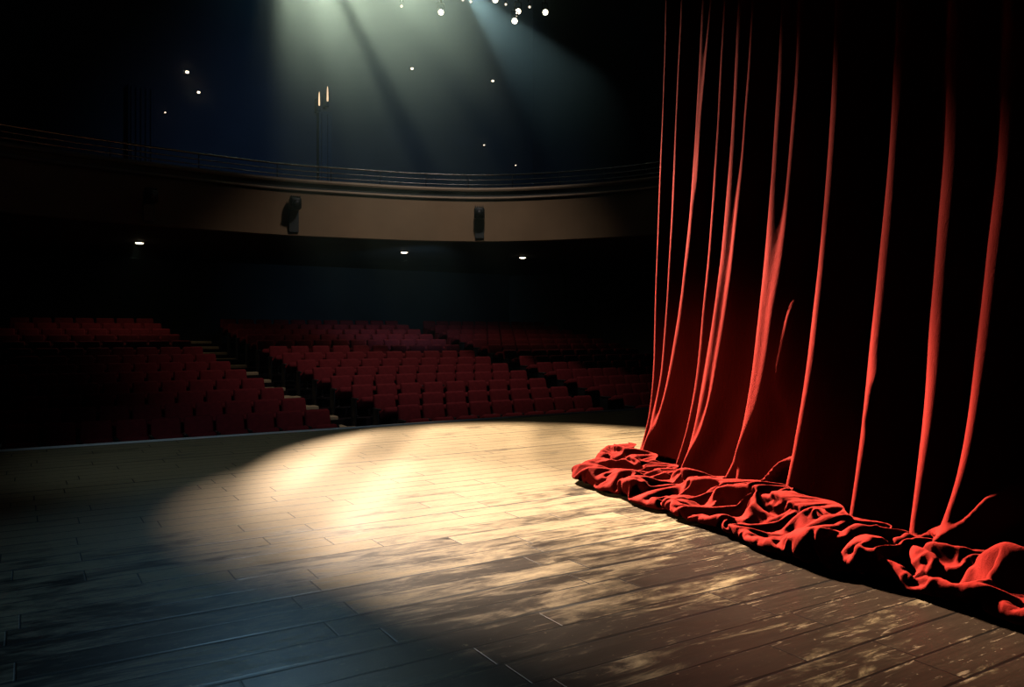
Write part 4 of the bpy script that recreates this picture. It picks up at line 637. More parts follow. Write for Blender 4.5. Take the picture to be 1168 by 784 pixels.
    (-9,6,2,-5,11,-1,0,-1,5,-6,0,-4,-10,17,-1,-3,-1,9,-9,-6,11,-9,3,0,2,1,1,0,1,-4,-1,7,-6,-5,4,1,0,0,11,-15,8,-5,0,-1,2,1,0,2,0,0,-2,4,-6,5,-3,-2,2,-1,-1,3,0,3,-10,20,-1,-11,1,-8,-1,6,-1,7,-3,-4,-8,2,-4,9,2,-3,-3,4,1,1,1,-1,1,-5,4,-2,-4,4,0,0,1,-1,-1,11,-11,3,0,-4,1,2,0,-1,2,3,-1,0,0,-4,5,-5,6,-2,1,0,-6,9,-10,1,-2,8,-6,3,-1,3,0,1,-10,10,-2,-2,-5,4,-1,1,1,1,1,-1,-4,0,-1,5,-4,1,0,0,1,2,0,1,-1,0,-3,5,0,-7,5,0,0,2,0,1,-4,7,-8,-2,2,-1,2,1,9,-6,0,6,-14,1,14,-7,-8,6,-3,1,10,-10,3,-8,7,0,-3,-6,0,4,3,0,2,-1,0,-1,-6,7,-5,0,-1,12,-10,1,0,1,1,-1,3,0,1,0,0,-9,9,-9,6,0,0,0,8,-10,3,-6,8,-7,7,-1,3,-5,4,-1,-5,4,-5,-2,2,8,-8,-1,1,0,-2,6,1,-1,4,0,-1,-5,-1,2),
    (-13,10,-2,2,3,3,3,-1,-4,-1,-6,-6,16,-4,-1,4,1,-5,2,0,-5,3,-2,2,1,3,1,-1,1,-1,0,-4,1,3,-1,-2,-1,-1,0,9,-7,-1,3,-4,2,0,2,-1,1,-9,11,-7,-2,12,3,2,-15,8,-9,8,-2,-6,-7,7,7,8,-13,12,-17,9,-1,4,-14,-2,17,-4,3,3,-10,-3,6,-1,-1,2,1,-2,0,0,-5,3,1,0,-2,1,0,1,-1,-1,7,-3,-2,1,-2,0,0,2,2,2,0,-2,-4,6,-6,6,-5,4,-2,-1,4,-4,1,5,-7,-5,7,-2,2,2,-2,-1,4,-5,-6,5,1,-1,1,0,-1,-1,0,1,2,-2,0,-2,2,-1,0,1,1,2,1,0,-1,-2,4,-3,0,3,-1,0,0,-1,2,1,2,-5,1,-1,-3,-1,6,-2,5,-2,-14,2,11,0,-7,19,-11,-11,9,-1,0,3,-17,16,-1,3,-1,10,-15,-8,10,-2,6,-5,-8,8,-1,-5,4,1,1,-3,6,-4,-2,4,-4,2,2,2,1,-2,-4,4,-4,4,-3,-1,2,0,-3,9,-7,0,-4,4,3,0,3,-1,-9,7,-2,-1,3,3,0,-9,11,-9,4,-5,-1,5,0,4,-4,0,-2,0,-1,-2),
    (192,18,17,15,14,11,3,9,10,0,8,-5,15,10,0,-2,12,14,8,7,-16,-14,11,-7,-10,-2,9,8,6,9,-3,-1,18,15,14,-3,0,-6,-6,-11,-4,5,-14,-7,6,5,9,-9,1,-6,-3,10,10,6,-8,-17,-24,-26,-21,-11,0,9,17,18,16,-9,-22,-34,-28,-14,-3,0,6,5,3,-2,-6,-11,-15,-15,-13,-10,-6,-1,3,5,8,9,10,10,10,9,8,6,3,0,-5,-6,-9,-1,-17,-15,-15,-12,-9,-5,-3,1,3,5,7,11,11,11,8,4,2,-1,-4,-3,-9,-14,-16,-16,-13,-5,-1,0,5,9,10,11,11,10,8,6,5,3,0,-1,-3,-5,-6,-7,-8,-7,-7,-6,-3,-1,2,4,7,10,12,14,15,15,15,14,13,10,7,5,8,-11,-9,-11,-17,-16,-18,-11,-5,1,8,15,19,22,18,-4,-16,-14,-32,-31,-19,-5,2,9,10,13,5,2,-23,-26,-22,-4,-5,-2,2,-1,3,4,4,6,6,2,-2,-3,-6,-6,-5,-2,0,0,4,-4,0,10,1,9,15,14,13,10,6,4,2,-3,-6,3,-16,-14,-2,4,10,14,18,18,17,10,6,7,-6,-5,-16,-12,-11,-7,-13,-9,0,1,10,10,16,17,16,18),
    (-5,0,0,-1,-1,-1,9,-9,-1,6,-10,13,-10,0,-7,16,2,1,8,-12,0,3,-8,-3,0,0,-1,4,-2,7,13,-4,-2,2,-1,12,-1,0,0,-1,-7,-1,5,-1,-3,0,-8,17,-13,7,0,2,3,-6,5,-1,2,0,-1,1,0,-3,4,-1,-8,6,-2,-2,4,0,-2,3,0,0,0,0,0,1,1,0,0,0,1,0,-1,1,-1,0,0,0,-1,1,-1,0,0,0,1,0,-4,-11,10,4,-1,0,2,0,1,0,0,0,1,-2,0,-1,1,1,0,-4,-3,4,3,-5,-3,3,3,0,1,1,0,0,0,0,0,0,1,1,-1,-1,1,0,0,0,0,0,0,0,0,-1,0,1,-1,1,-1,0,0,-1,0,0,-1,1,-1,0,1,0,-8,8,0,-1,1,-3,3,1,-1,0,1,-1,1,-7,-4,9,1,-4,-1,0,2,-1,0,-1,6,-2,-6,1,6,0,-3,-2,-4,6,-8,-4,-4,4,7,6,2,-1,1,-1,1,-1,-1,-3,-3,2,-8,5,9,-8,3,5,0,0,0,0,-2,-1,-2,3,-9,-13,11,10,2,0,-1,1,0,1,-5,2,-3,-3,6,2,1,-2,-9,-7,13,2,1,5,-8,3,2,-8,0,-22),
    (-4,-1,0,2,-2,-2,-1,10,-12,1,-2,1,3,-2,10,0,-2,-2,-4,2,7,2,-13,-1,0,3,1,-1,10,-4,3,8,2,-7,-4,-1,13,6,-4,4,-6,-6,5,0,0,-1,2,-21,23,-12,15,-2,1,-4,-6,10,-1,0,1,0,-1,0,2,0,-1,-4,-4,3,-1,1,4,-1,0,1,0,0,0,1,0,0,0,1,-1,1,1,-1,1,0,-1,-1,1,-1,-1,0,-1,0,3,-1,0,-5,-10,12,3,1,0,1,-1,0,-2,3,0,0,-1,1,-1,1,-2,2,0,-8,3,1,5,0,0,-1,-2,1,1,-1,0,0,1,1,0,0,0,1,0,-1,0,1,-1,0,0,0,-1,2,0,-1,1,-1,1,-1,0,0,-1,-1,0,-2,1,0,0,0,1,-1,2,-1,-1,-1,2,0,1,-1,-1,1,-1,3,-4,0,2,-9,4,4,-1,1,-1,0,3,-3,4,-13,10,1,0,-13,10,-10,4,3,3,-1,1,1,1,1,0,0,-1,1,-2,0,-2,-3,6,0,-2,-5,7,1,0,-1,-1,0,1,-1,-1,-7,6,3,0,-1,1,-1,0,0,0,0,1,-3,2,0,-3,2,-3,-2,9,0,-8,9,-2,-5,7,-8,-5,8,-12,10),
    (-4,0,0,-1,-1,5,-7,1,9,-17,12,-5,-1,2,12,-9,1,3,-9,-4,1,1,1,1,-1,6,-2,3,-3,2,0,17,-14,6,5,-8,-2,-1,19,-4,5,-8,2,4,-4,-14,-7,18,-13,21,0,0,-10,7,-1,-9,10,2,-1,0,-2,3,-5,5,-11,0,8,-2,3,1,-3,3,-4,-4,8,-1,2,-1,2,0,0,-1,1,0,0,1,-1,0,0,1,-1,0,0,-4,2,-8,-6,7,2,3,0,-19,4,19,-2,1,0,0,1,-1,0,0,2,-1,1,-2,3,-1,0,1,-10,10,0,0,-1,0,0,-1,0,-1,1,1,0,1,0,1,0,0,0,0,0,-1,1,-1,1,-2,1,1,0,1,-1,1,-1,0,-1,-1,0,-1,-1,1,-1,-1,0,1,-1,2,-1,0,-1,0,2,0,0,-1,0,0,0,1,1,-7,4,1,-4,3,0,1,0,-1,-3,7,-1,-1,-4,4,-1,1,-12,2,3,4,-2,3,1,0,-3,4,-3,2,1,-1,1,-2,1,-2,-3,4,-9,9,-1,2,-3,-1,1,0,1,0,1,-2,0,1,-3,1,2,1,0,0,0,0,-1,0,3,-9,9,-13,12,0,-6,8,-2,0,-1,4,-5,3,-2,-7,10,-15),
    (-1,-3,-1,-1,4,-4,9,-14,4,4,-4,3,-1,6,-7,5,-1,-1,-9,-1,1,2,-1,2,7,-3,7,-3,2,3,4,-12,14,-3,-10,12,-4,8,-12,17,0,0,-7,4,-11,6,5,-8,7,3,1,-2,1,-7,3,1,-5,6,-1,-2,4,-1,2,-9,9,-1,-5,2,-7,7,2,-4,-2,7,-3,4,-1,1,0,-1,1,1,0,0,1,-1,0,0,0,0,0,-2,2,0,-3,3,0,-9,-2,-1,2,6,-5,0,9,-3,3,-1,1,-2,3,1,-1,0,-1,1,-2,3,0,-4,3,-3,4,-1,1,0,-1,-1,-1,2,-1,1,0,0,2,-3,3,-1,2,-1,-1,0,0,0,-1,0,2,-1,1,0,1,-1,1,-1,-1,0,-1,0,-1,-2,1,0,-6,-1,2,3,0,2,-2,1,-3,-1,0,7,-2,-2,3,-8,4,-6,7,-2,0,1,2,-1,-3,8,-2,-6,4,4,-10,6,2,-2,0,1,-3,-3,3,-4,7,-3,2,-4,5,1,-1,0,0,0,0,-6,3,-2,2,1,2,-3,-3,-3,5,1,1,1,0,2,-5,1,2,1,-3,2,-3,1,1,-2,2,2,-10,11,-15,12,1,-4,6,1,1,-6,5,-5,5,2,-1,-1,-14,10),
    (-9,3,0,-1,-1,4,-9,14,-14,15,-6,-4,8,-7,1,1,2,-7,-2,8,-4,-1,3,-1,3,9,-1,0,2,-6,-1,9,-8,3,6,-2,2,0,-10,6,12,1,0,-9,4,1,-3,5,1,-1,-2,-3,-8,6,7,0,-5,-1,5,1,1,-2,1,-1,-3,-2,-1,5,0,-7,5,-4,1,8,1,-1,1,-2,0,2,0,-1,1,-1,0,0,0,1,1,-1,0,0,-1,1,-1,1,-1,-1,0,0,0,0,0,-14,11,5,-4,3,-1,3,-2,1,0,0,0,1,0,-1,1,1,-1,1,-2,1,0,0,0,1,-1,0,0,0,1,1,-3,0,3,-1,-1,3,-2,-1,-1,0,0,2,0,1,-1,0,0,1,0,0,0,-1,-1,-1,0,-3,0,-4,5,0,0,-1,1,-1,1,1,-2,0,1,-5,4,4,-2,2,-9,9,-15,9,-1,-6,0,-1,12,0,-4,7,-6,3,1,-6,-3,8,0,-3,-8,0,3,4,-3,7,-6,4,1,-1,3,-1,0,-2,1,0,-2,-3,5,-3,3,-4,5,-2,-7,0,0,2,1,-3,9,-2,1,0,-2,-1,2,0,-1,1,1,-3,3,-3,4,-2,-4,9,-3,-8,11,0,-4,3,-1,0,-2,-5,6,-7),
    (-5,-1,1,2,0,-5,4,-3,0,-3,11,-5,-3,-2,2,1,-1,-9,17,-10,6,-1,-3,7,7,-1,-11,3,1,5,-4,-1,7,-6,4,-3,2,1,12,-24,13,12,2,-2,0,0,0,-2,1,-14,4,-19,-2,-2,3,28,2,-5,5,1,-3,4,-5,3,-2,0,0,-4,6,-1,-7,2,7,-3,2,3,0,-1,-3,3,-1,1,-1,1,-1,1,0,0,0,1,0,0,-1,1,-3,0,1,-1,0,0,0,-2,3,-3,-10,10,5,-3,1,0,2,-2,1,1,0,-3,3,0,0,0,1,-1,-1,1,1,0,-1,0,0,-1,1,0,0,0,-3,3,-1,3,-3,0,2,0,-1,1,-1,0,0,0,1,0,0,0,0,0,-1,0,-1,0,-1,0,-2,3,-9,-6,-2,-3,2,4,11,-2,-1,1,2,0,-3,5,-3,2,3,-5,3,-7,2,0,0,2,2,-4,5,-3,6,-4,2,-6,-1,-8,-2,-1,9,1,0,7,0,-5,6,-5,-5,9,0,1,-1,0,-5,5,-3,2,-3,4,-4,3,-5,7,-2,-4,0,-3,4,4,-2,1,1,-1,0,-1,1,-2,0,1,1,-6,4,1,0,2,1,0,-1,0,-6,8,-3,2,-1,-1,-2,3,-7,5),
    (-5,1,0,-5,-2,4,2,-7,16,-9,-6,15,-14,9,-7,-3,0,-5,-2,21,-8,-2,8,10,2,-1,2,-13,-2,1,4,-3,-2,6,-8,4,-4,-1,9,-3,2,3,9,0,1,-4,4,-3,-5,4,-22,19,-6,7,-5,-19,27,0,0,3,1,-1,0,-1,-3,2,0,0,0,0,-2,3,1,1,0,1,0,0,-1,-5,1,4,0,-1,-1,1,1,-1,2,-1,0,1,-1,-1,2,0,-1,1,-3,0,0,0,-1,1,-6,-5,9,4,-3,2,-4,6,-1,0,0,1,-3,0,3,0,0,0,0,0,0,0,1,-1,0,0,0,0,0,-3,5,-5,-6,5,4,-1,1,-1,1,0,0,-1,0,1,0,0,0,0,0,-1,0,0,0,-1,-1,1,-6,-3,10,-3,2,0,-1,-1,-3,3,0,0,1,-2,2,-3,4,0,-6,2,1,-1,-2,3,2,0,-1,2,-1,0,-10,10,-4,-4,7,-1,-2,4,-6,-1,8,-1,0,0,1,-3,4,-10,6,3,0,-1,1,-1,1,-1,1,0,-6,3,1,-1,2,-2,1,-4,-1,6,1,-1,0,-3,4,-2,0,1,-1,-1,-9,10,-8,3,3,1,1,2,1,1,-2,-3,5,-2,0,-2,1,-6,6,-2),
    (-4,0,-1,1,2,-5,-6,8,-3,11,-9,-5,20,-21,6,-2,-3,14,2,-21,22,-3,8,2,0,0,3,0,-14,-4,2,1,2,-11,6,-8,-4,0,0,25,-27,12,6,15,-1,0,-5,3,1,-5,-1,-1,-2,-17,-1,3,-5,30,-10,3,0,7,2,-18,5,7,2,3,-4,-1,3,-1,-11,12,5,-6,3,1,-2,3,-4,-3,6,0,-1,0,0,2,-2,1,1,1,0,-1,-2,-1,1,-2,2,-1,-1,-2,3,-1,0,-4,0,5,2,0,-1,-1,2,-1,0,2,0,0,-6,4,1,0,1,0,0,-1,-1,2,0,1,0,-1,-3,1,3,-2,-8,-13,5,8,8,1,-1,-2,2,-1,-1,1,1,0,0,-1,0,1,0,-1,0,-1,-1,-1,3,-9,3,6,-2,1,2,-7,-8,2,10,0,-2,4,-2,2,0,-7,-12,-5,12,5,4,-2,1,3,0,-5,7,-4,1,-15,12,0,-7,0,6,-7,2,12,-1,0,-1,1,-1,0,1,-1,-10,7,4,-5,5,1,-4,-2,1,-1,4,-3,4,-1,-2,2,-4,1,-10,11,1,1,0,1,-3,2,-1,-4,4,-6,6,-5,6,-5,-5,7,3,2,0,1,0,0,-1,0,-2,1,-6,5,-5,0),
    (-3,0,-1,0,0,-4,7,-9,1,3,11,-6,-6,18,-7,8,-3,-4,-2,15,-23,16,1,-1,2,-1,4,-1,2,-15,0,0,-12,8,-12,-3,0,-1,0,2,21,-22,8,4,14,9,-1,-1,-8,0,4,-16,6,-3,9,-7,-10,-5,23,7,2,0,-25,2,-12,7,25,-4,-1,2,2,0,-3,1,0,6,-1,-5,5,-3,5,0,-6,-1,6,-1,1,-1,1,1,0,-4,-4,-9,-5,-2,1,2,-1,4,-1,4,12,0,0,-2,-1,-3,7,-5,5,1,0,-2,2,-1,1,0,1,-8,7,1,-1,1,-1,0,-1,0,1,1,-2,1,1,-1,-5,-4,-4,-5,-9,1,5,18,3,0,-1,0,-1,0,0,1,-1,0,0,0,-1,1,-1,1,0,-4,-7,5,-19,3,2,5,0,12,0,4,-3,3,-4,-5,7,0,-4,-13,15,2,-17,1,11,2,5,-5,-2,5,-8,0,8,2,-12,9,-1,-2,-6,4,8,1,0,-3,2,-1,-3,3,0,0,0,-7,3,-1,5,-3,1,3,0,-3,3,1,-1,-5,2,2,-10,9,-5,-11,17,-2,-2,3,1,-2,1,2,-4,3,-4,3,-1,1,1,-16,17,0,1,0,-1,1,-1,-1,1,-8,7,-6,3,-2),
    (-3,0,-3,3,0,-3,2,0,-4,0,6,8,-8,-1,8,-7,1,9,-5,1,13,-3,-2,-1,0,2,2,2,-3,-1,-17,0,2,-12,-2,-2,2,-1,1,-2,3,5,1,-2,-1,-3,10,0,1,-3,-5,3,-3,12,-6,19,-3,-17,20,-1,4,-28,6,-8,-1,-2,14,17,-1,2,-4,1,0,-1,-6,-1,-5,19,-2,3,-3,-3,5,1,-4,1,0,2,1,0,-10,-11,-14,6,-1,3,1,11,0,-3,8,7,-4,5,2,-1,-6,1,1,1,2,-7,3,4,-4,-4,-4,-5,16,-2,-2,5,1,0,0,-1,1,-1,2,-2,1,0,-2,-5,-17,5,10,6,-13,2,1,-1,9,3,0,-7,8,-2,0,0,1,0,-3,0,2,-2,3,-6,-6,-7,-6,-5,5,-5,-3,6,0,4,18,6,-2,-2,2,-2,3,-5,-5,6,-11,-1,8,-7,11,2,-6,6,3,1,0,-1,-5,5,0,-3,-1,0,2,-2,4,-4,5,0,-4,1,-1,3,-1,1,-1,-3,-2,2,-7,9,1,-2,0,3,-2,2,-7,6,0,-7,9,-8,-1,2,-4,8,2,-2,0,1,-1,0,0,0,2,-1,1,-7,-6,11,-24,24,2,0,1,-4,4,-1,-6,5,0,1,-5,-1),
    (-2,0,0,-2,1,-2,0,9,-10,-3,0,1,11,-3,2,3,3,-13,10,6,-3,0,2,0,-4,-2,-8,6,2,1,-6,-4,-7,-4,-1,2,-2,0,0,0,-1,11,-11,1,-1,3,-2,2,-2,1,0,-2,1,-2,4,-1,27,-1,-26,9,-10,5,-2,-2,2,0,1,22,5,-2,3,-2,-1,-7,-1,-12,10,-3,13,2,1,4,-4,0,1,3,-1,0,-2,-15,-9,-5,6,-4,4,-3,-1,-1,11,7,10,2,-2,2,1,-1,-1,0,-4,4,-1,-8,1,-6,-10,-10,7,9,-5,20,3,0,1,0,-1,1,1,0,-2,1,0,-5,-5,-11,4,-10,-5,2,14,-14,2,3,7,9,1,0,4,2,0,-1,1,-3,3,-8,2,3,-13,-3,-9,-4,0,-1,6,-5,4,-2,12,10,5,-2,4,1,-3,1,-14,6,-11,2,2,-4,3,10,7,-1,0,1,2,0,1,-7,1,3,-1,-6,6,1,-1,4,-8,7,0,-4,3,-6,8,-11,8,0,2,0,-5,5,-6,2,2,2,0,-6,5,-8,9,0,-1,0,-2,-2,5,-17,11,1,1,4,-2,1,1,0,-2,-1,-8,-11,-2,4,13,-16,2,-3,24,0,1,0,-6,5,-7,7,-8,-3,-1,2),
    (-2,0,2,-3,0,0,-2,5,-1,-5,4,4,-6,5,0,-3,-4,12,1,1,5,-5,-1,0,1,-7,-8,5,-1,-7,-1,0,-4,-3,1,0,0,1,-1,1,-1,0,1,2,-2,4,-4,0,0,0,-1,0,4,-4,-1,3,-2,31,-13,-19,3,2,4,-8,8,-4,-1,1,27,-3,5,-6,5,-7,-22,9,-8,-2,3,14,16,-2,1,1,0,-1,1,-6,-17,-4,-4,-2,-3,4,1,6,-2,-5,2,25,1,-2,0,-1,3,4,0,-1,0,-7,-16,17,-12,-14,-2,3,-3,0,2,-1,2,14,16,1,2,-3,2,1,-1,-1,-8,-4,-14,-3,-4,0,2,-1,-1,8,-4,-2,1,-1,5,18,-2,9,0,-4,3,1,-17,12,-6,-19,3,-5,-1,0,0,5,-5,6,-3,0,-2,1,1,17,-6,6,7,5,-11,-11,10,-11,-4,8,-1,20,-10,13,-1,0,-3,4,-19,6,-2,2,0,10,-4,4,-1,1,4,-4,-6,8,-8,9,-16,17,-15,13,-1,-2,-1,1,3,-10,7,-6,0,10,-7,4,2,0,-1,-12,7,-3,-6,-1,0,12,3,-2,1,2,-1,-3,-1,-16,-7,-4,-3,2,1,20,-8,3,-1,18,-1,-2,2,-18,16,-23,5,-5,-4,-3),
    (-2,0,1,-2,1,-2,-1,-1,15,-12,-3,0,5,2,2,0,4,-1,-1,-16,-1,20,0,1,-4,-3,-7,-12,0,-2,10,-5,-2,1,-2,0,1,-1,0,1,-1,0,5,-6,8,-7,1,-1,4,-4,0,6,-5,2,-3,0,1,-1,27,3,-8,-16,-1,7,-10,5,-5,2,1,19,-15,19,1,-29,4,-5,9,8,9,3,0,6,-1,2,1,-4,-9,-16,-3,-5,0,3,2,-3,-1,0,9,-1,-5,1,14,13,3,3,-6,-2,3,4,-13,-17,11,-4,-12,0,0,2,-4,1,-1,3,-1,-1,0,20,-2,16,-3,-9,6,-10,-2,-16,0,2,-1,3,-2,1,1,1,0,0,0,2,17,5,-1,-12,6,6,-15,8,8,-22,1,4,-8,-3,5,-5,3,-1,-2,0,3,-2,-1,2,4,-5,14,16,2,-7,-2,0,-21,-2,2,-2,7,23,1,-5,6,-2,4,-11,-1,-25,4,11,13,-4,2,-2,8,0,4,0,-2,-8,10,-25,18,-12,13,-18,22,1,0,0,-2,2,-6,7,-1,0,1,0,-10,3,-15,12,-11,5,1,-1,-18,9,15,6,3,-10,2,1,-23,0,-4,1,-2,1,2,-1,22,-22,5,-2,8,1,-8,14,-17,9,-11,0,0,1),
    (-1,1,0,-2,0,0,-3,-1,4,12,-14,6,-2,2,-4,4,-1,1,-14,-1,15,0,3,-5,-5,-6,-3,-2,3,3,0,-7,0,0,5,-2,-3,0,0,0,0,-1,1,5,-5,4,3,-2,-5,-1,2,0,0,-2,1,-1,0,3,0,8,-1,-5,2,-1,3,-3,-3,-1,0,0,11,-1,-10,1,-2,2,-2,2,1,0,13,10,6,-3,-8,-11,-11,1,0,0,5,-3,0,1,1,-3,1,5,12,-13,-7,5,12,7,-8,-3,12,-7,2,-3,3,-19,1,3,-3,-1,2,0,1,-4,9,-7,2,-4,15,-1,5,4,-18,3,-7,1,4,-3,0,0,0,0,4,7,1,-7,-2,4,-8,1,4,9,-4,-8,14,-16,5,6,-10,0,2,2,-3,4,-5,-1,3,-3,0,1,0,-1,7,-4,15,-9,-7,12,10,-22,-1,2,-5,2,14,-9,16,8,4,-5,2,-13,-19,7,-7,4,18,2,1,9,-3,5,-4,-1,-4,9,-31,15,-15,8,-10,19,-19,26,6,-1,1,0,-6,3,3,-3,5,-12,7,-28,4,-8,4,2,16,-1,-13,-6,2,7,0,13,-6,-16,3,-3,0,2,-3,-1,1,2,0,5,-3,-4,2,3,0,-5,3,0,-2,1,0,-1),
    (0,-1,1,-1,-2,7,-10,2,0,13,-1,-7,6,-6,1,-3,1,-11,2,3,3,1,-1,-8,-1,0,6,-8,0,5,-6,-2,-1,3,-2,0,1,-1,2,-2,1,-1,-1,3,1,1,0,-5,1,1,2,-3,-1,3,-2,0,-1,3,3,-1,1,1,0,-5,0,0,0,0,4,10,4,-13,-2,4,-2,-5,0,4,-5,9,-9,-1,1,1,0,-1,3,-4,-1,1,1,7,-1,-4,1,2,-3,1,-3,1,1,-2,1,8,14,2,-24,7,-6,17,-17,1,-1,-1,3,0,-4,1,-1,4,-4,6,-5,1,1,-4,1,2,3,-5,1,4,-2,0,-1,0,0,5,6,-4,-3,-3,0,2,3,-3,-3,-1,2,6,-7,5,-3,-2,2,-2,0,-1,1,-1,1,-1,1,8,1,-9,1,1,-1,13,-9,-4,2,-3,-1,3,0,-1,-3,4,-4,-2,8,14,9,3,-33,3,-1,-2,6,-3,9,7,16,-1,3,-4,3,-9,9,-33,11,-12,1,-3,5,2,0,-5,17,15,2,-2,0,-9,9,0,-19,11,-26,3,-2,2,-1,-1,1,24,-3,-16,-2,3,5,-4,-5,-2,6,-7,9,-10,2,-2,1,1,0,9,-8,2,-3,-1,7,-6,2,-3,1,-1,0,1),
    (0,0,0,-1,0,3,-3,1,0,-3,14,-14,-1,1,-2,2,-4,-6,-2,13,0,-7,-8,3,-3,-1,1,12,-1,-10,-1,0,3,4,-7,4,-2,-1,0,1,-2,1,-1,-1,1,4,-5,8,-7,0,-1,2,2,-3,0,-1,1,1,-1,0,6,16,-23,1,1,1,0,15,-13,-1,1,-3,10,-6,-4,4,2,-5,1,-3,3,-2,-1,0,-1,1,1,2,-3,1,-1,2,0,0,0,-1,5,3,5,-11,1,2,4,-7,3,4,1,-10,6,-3,-3,-1,3,-2,5,-5,3,-4,3,-2,-1,2,0,-2,1,2,-3,5,-2,-2,1,0,0,0,1,-2,13,1,-7,-3,-3,6,-2,-1,-3,2,1,-1,1,-4,3,0,-2,7,-6,5,-6,0,0,4,3,-5,4,-5,1,6,-7,-1,0,0,1,-2,8,-7,0,3,-1,-3,2,-4,0,2,-1,1,-1,1,1,0,3,-4,0,-1,-2,34,2,3,-3,2,-12,9,-33,10,-11,1,10,-10,7,-3,10,-13,-1,7,19,2,5,-7,-2,-16,8,-16,-1,4,-4,0,2,2,-1,-1,20,-12,3,-9,1,-2,-1,2,0,6,-8,1,-2,2,2,-3,1,-2,1,0,0,2,-3,8,-3,-4,0,-1,0,0),
    (0,0,0,-1,-1,3,-3,-1,-2,-1,6,-2,4,-8,2,0,-8,9,-3,5,-11,-4,1,-1,2,2,-3,3,-2,-3,1,0,1,2,3,-6,6,-2,-5,1,0,0,-1,0,2,-2,2,-3,9,-2,-6,0,0,4,-2,-2,0,0,5,5,-4,-5,0,-1,-1,1,6,-6,18,-7,1,-1,-8,2,1,0,-3,-2,7,-7,0,0,0,-1,1,0,0,-1,1,2,3,-6,1,5,-5,1,-1,8,-6,14,-11,5,-8,-3,0,0,4,-3,-1,1,6,1,-7,1,0,6,-6,4,-6,1,0,0,3,-3,0,1,3,-5,5,-2,-2,1,-1,3,-2,15,-9,-5,0,-2,2,2,0,-3,0,0,1,2,-2,4,-6,3,1,-2,4,-4,3,-3,0,-1,0,6,-7,1,-1,3,0,-2,0,1,-1,0,-1,1,0,-2,5,-5,1,2,-3,0,1,2,0,-4,3,0,7,-4,1,-1,1,-7,21,-3,-1,-1,15,-29,11,-12,6,11,-14,8,-9,-1,0,10,-12,1,-1,13,5,9,-24,6,-8,0,4,-5,1,0,0,0,4,-2,3,6,-7,1,-3,0,0,4,-5,-1,1,1,0,0,0,-2,1,-1,1,1,-1,-1,4,-3,1,-1,-1,1,-1,0),
    (0,0,0,-2,0,2,-1,-2,1,8,-15,18,-18,5,0,-2,-2,-4,9,-14,2,-2,1,5,-3,7,-3,-1,-6,2,-1,2,0,1,3,1,-7,7,-1,-6,1,-1,0,-1,1,-1,0,1,-1,0,1,-1,3,-3,3,-2,0,0,-1,0,3,1,-3,0,0,0,-1,1,3,0,1,0,-4,1,7,-6,0,0,-1,1,-2,0,0,1,-1,0,1,0,0,4,-4,-1,3,-2,4,-2,-2,-1,7,-6,7,-6,-2,0,0,2,-2,1,3,-4,0,1,4,-5,1,-1,5,-6,1,0,1,-2,3,-1,-1,0,0,0,0,2,1,-3,3,-3,14,-10,-3,0,-1,1,3,-3,1,-1,-1,1,-1,0,2,1,0,-3,1,-1,0,0,1,1,-2,1,-1,0,4,-3,1,0,5,-6,0,-1,0,3,-3,2,-2,1,0,0,1,-1,-1,-1,1,-1,1,2,-1,-1,-2,10,-8,-1,0,1,3,13,13,-4,-24,10,-13,6,8,-13,4,-6,2,-1,5,-3,2,-3,1,-1,-1,-1,5,0,0,-3,-2,1,0,1,-1,1,1,1,-2,17,-13,10,-9,0,-1,-3,-1,1,-1,10,-4,4,-9,0,0,0,-1,1,0,0,-1,1,-1,2,-1,-1,1,1),
    (0,1,-1,-2,0,2,1,-5,4,-4,-2,0,-2,4,-5,-5,1,-1,0,-1,1,-2,0,1,4,-6,12,-11,-1,2,2,4,2,-5,7,2,-1,-10,-3,5,-2,-1,-1,0,0,0,-1,2,-2,4,-3,-1,1,1,-1,0,3,-4,1,0,0,1,-1,0,-1,0,1,5,3,7,-13,-2,0,0,2,2,4,-4,-3,2,-2,0,0,-1,1,0,0,0,1,-1,-2,4,-2,0,0,2,-2,0,0,4,0,-5,0,0,0,1,0,-1,0,0,0,-1,2,5,-5,1,-3,1,0,-1,2,-1,1,3,-4,0,0,0,0,0,0,1,0,1,0,-2,0,0,1,0,-1,1,-1,0,3,-3,1,1,-1,1,4,-5,1,-1,0,0,0,1,1,0,-1,0,-2,2,-2,1,0,0,0,0,-1,1,2,-1,-1,0,-1,4,-5,7,-4,-2,0,0,-1,1,2,-1,1,-3,4,-3,0,2,-1,0,0,0,7,-8,4,10,-15,0,1,6,-8,3,-3,1,4,6,-10,0,3,-4,5,-2,-2,0,0,0,1,-2,0,2,-1,2,-1,-1,10,-9,8,-8,0,1,-1,0,1,4,7,-11,2,-1,-2,1,-1,0,3,-3,2,-2,0,0,-1,1,1,4),
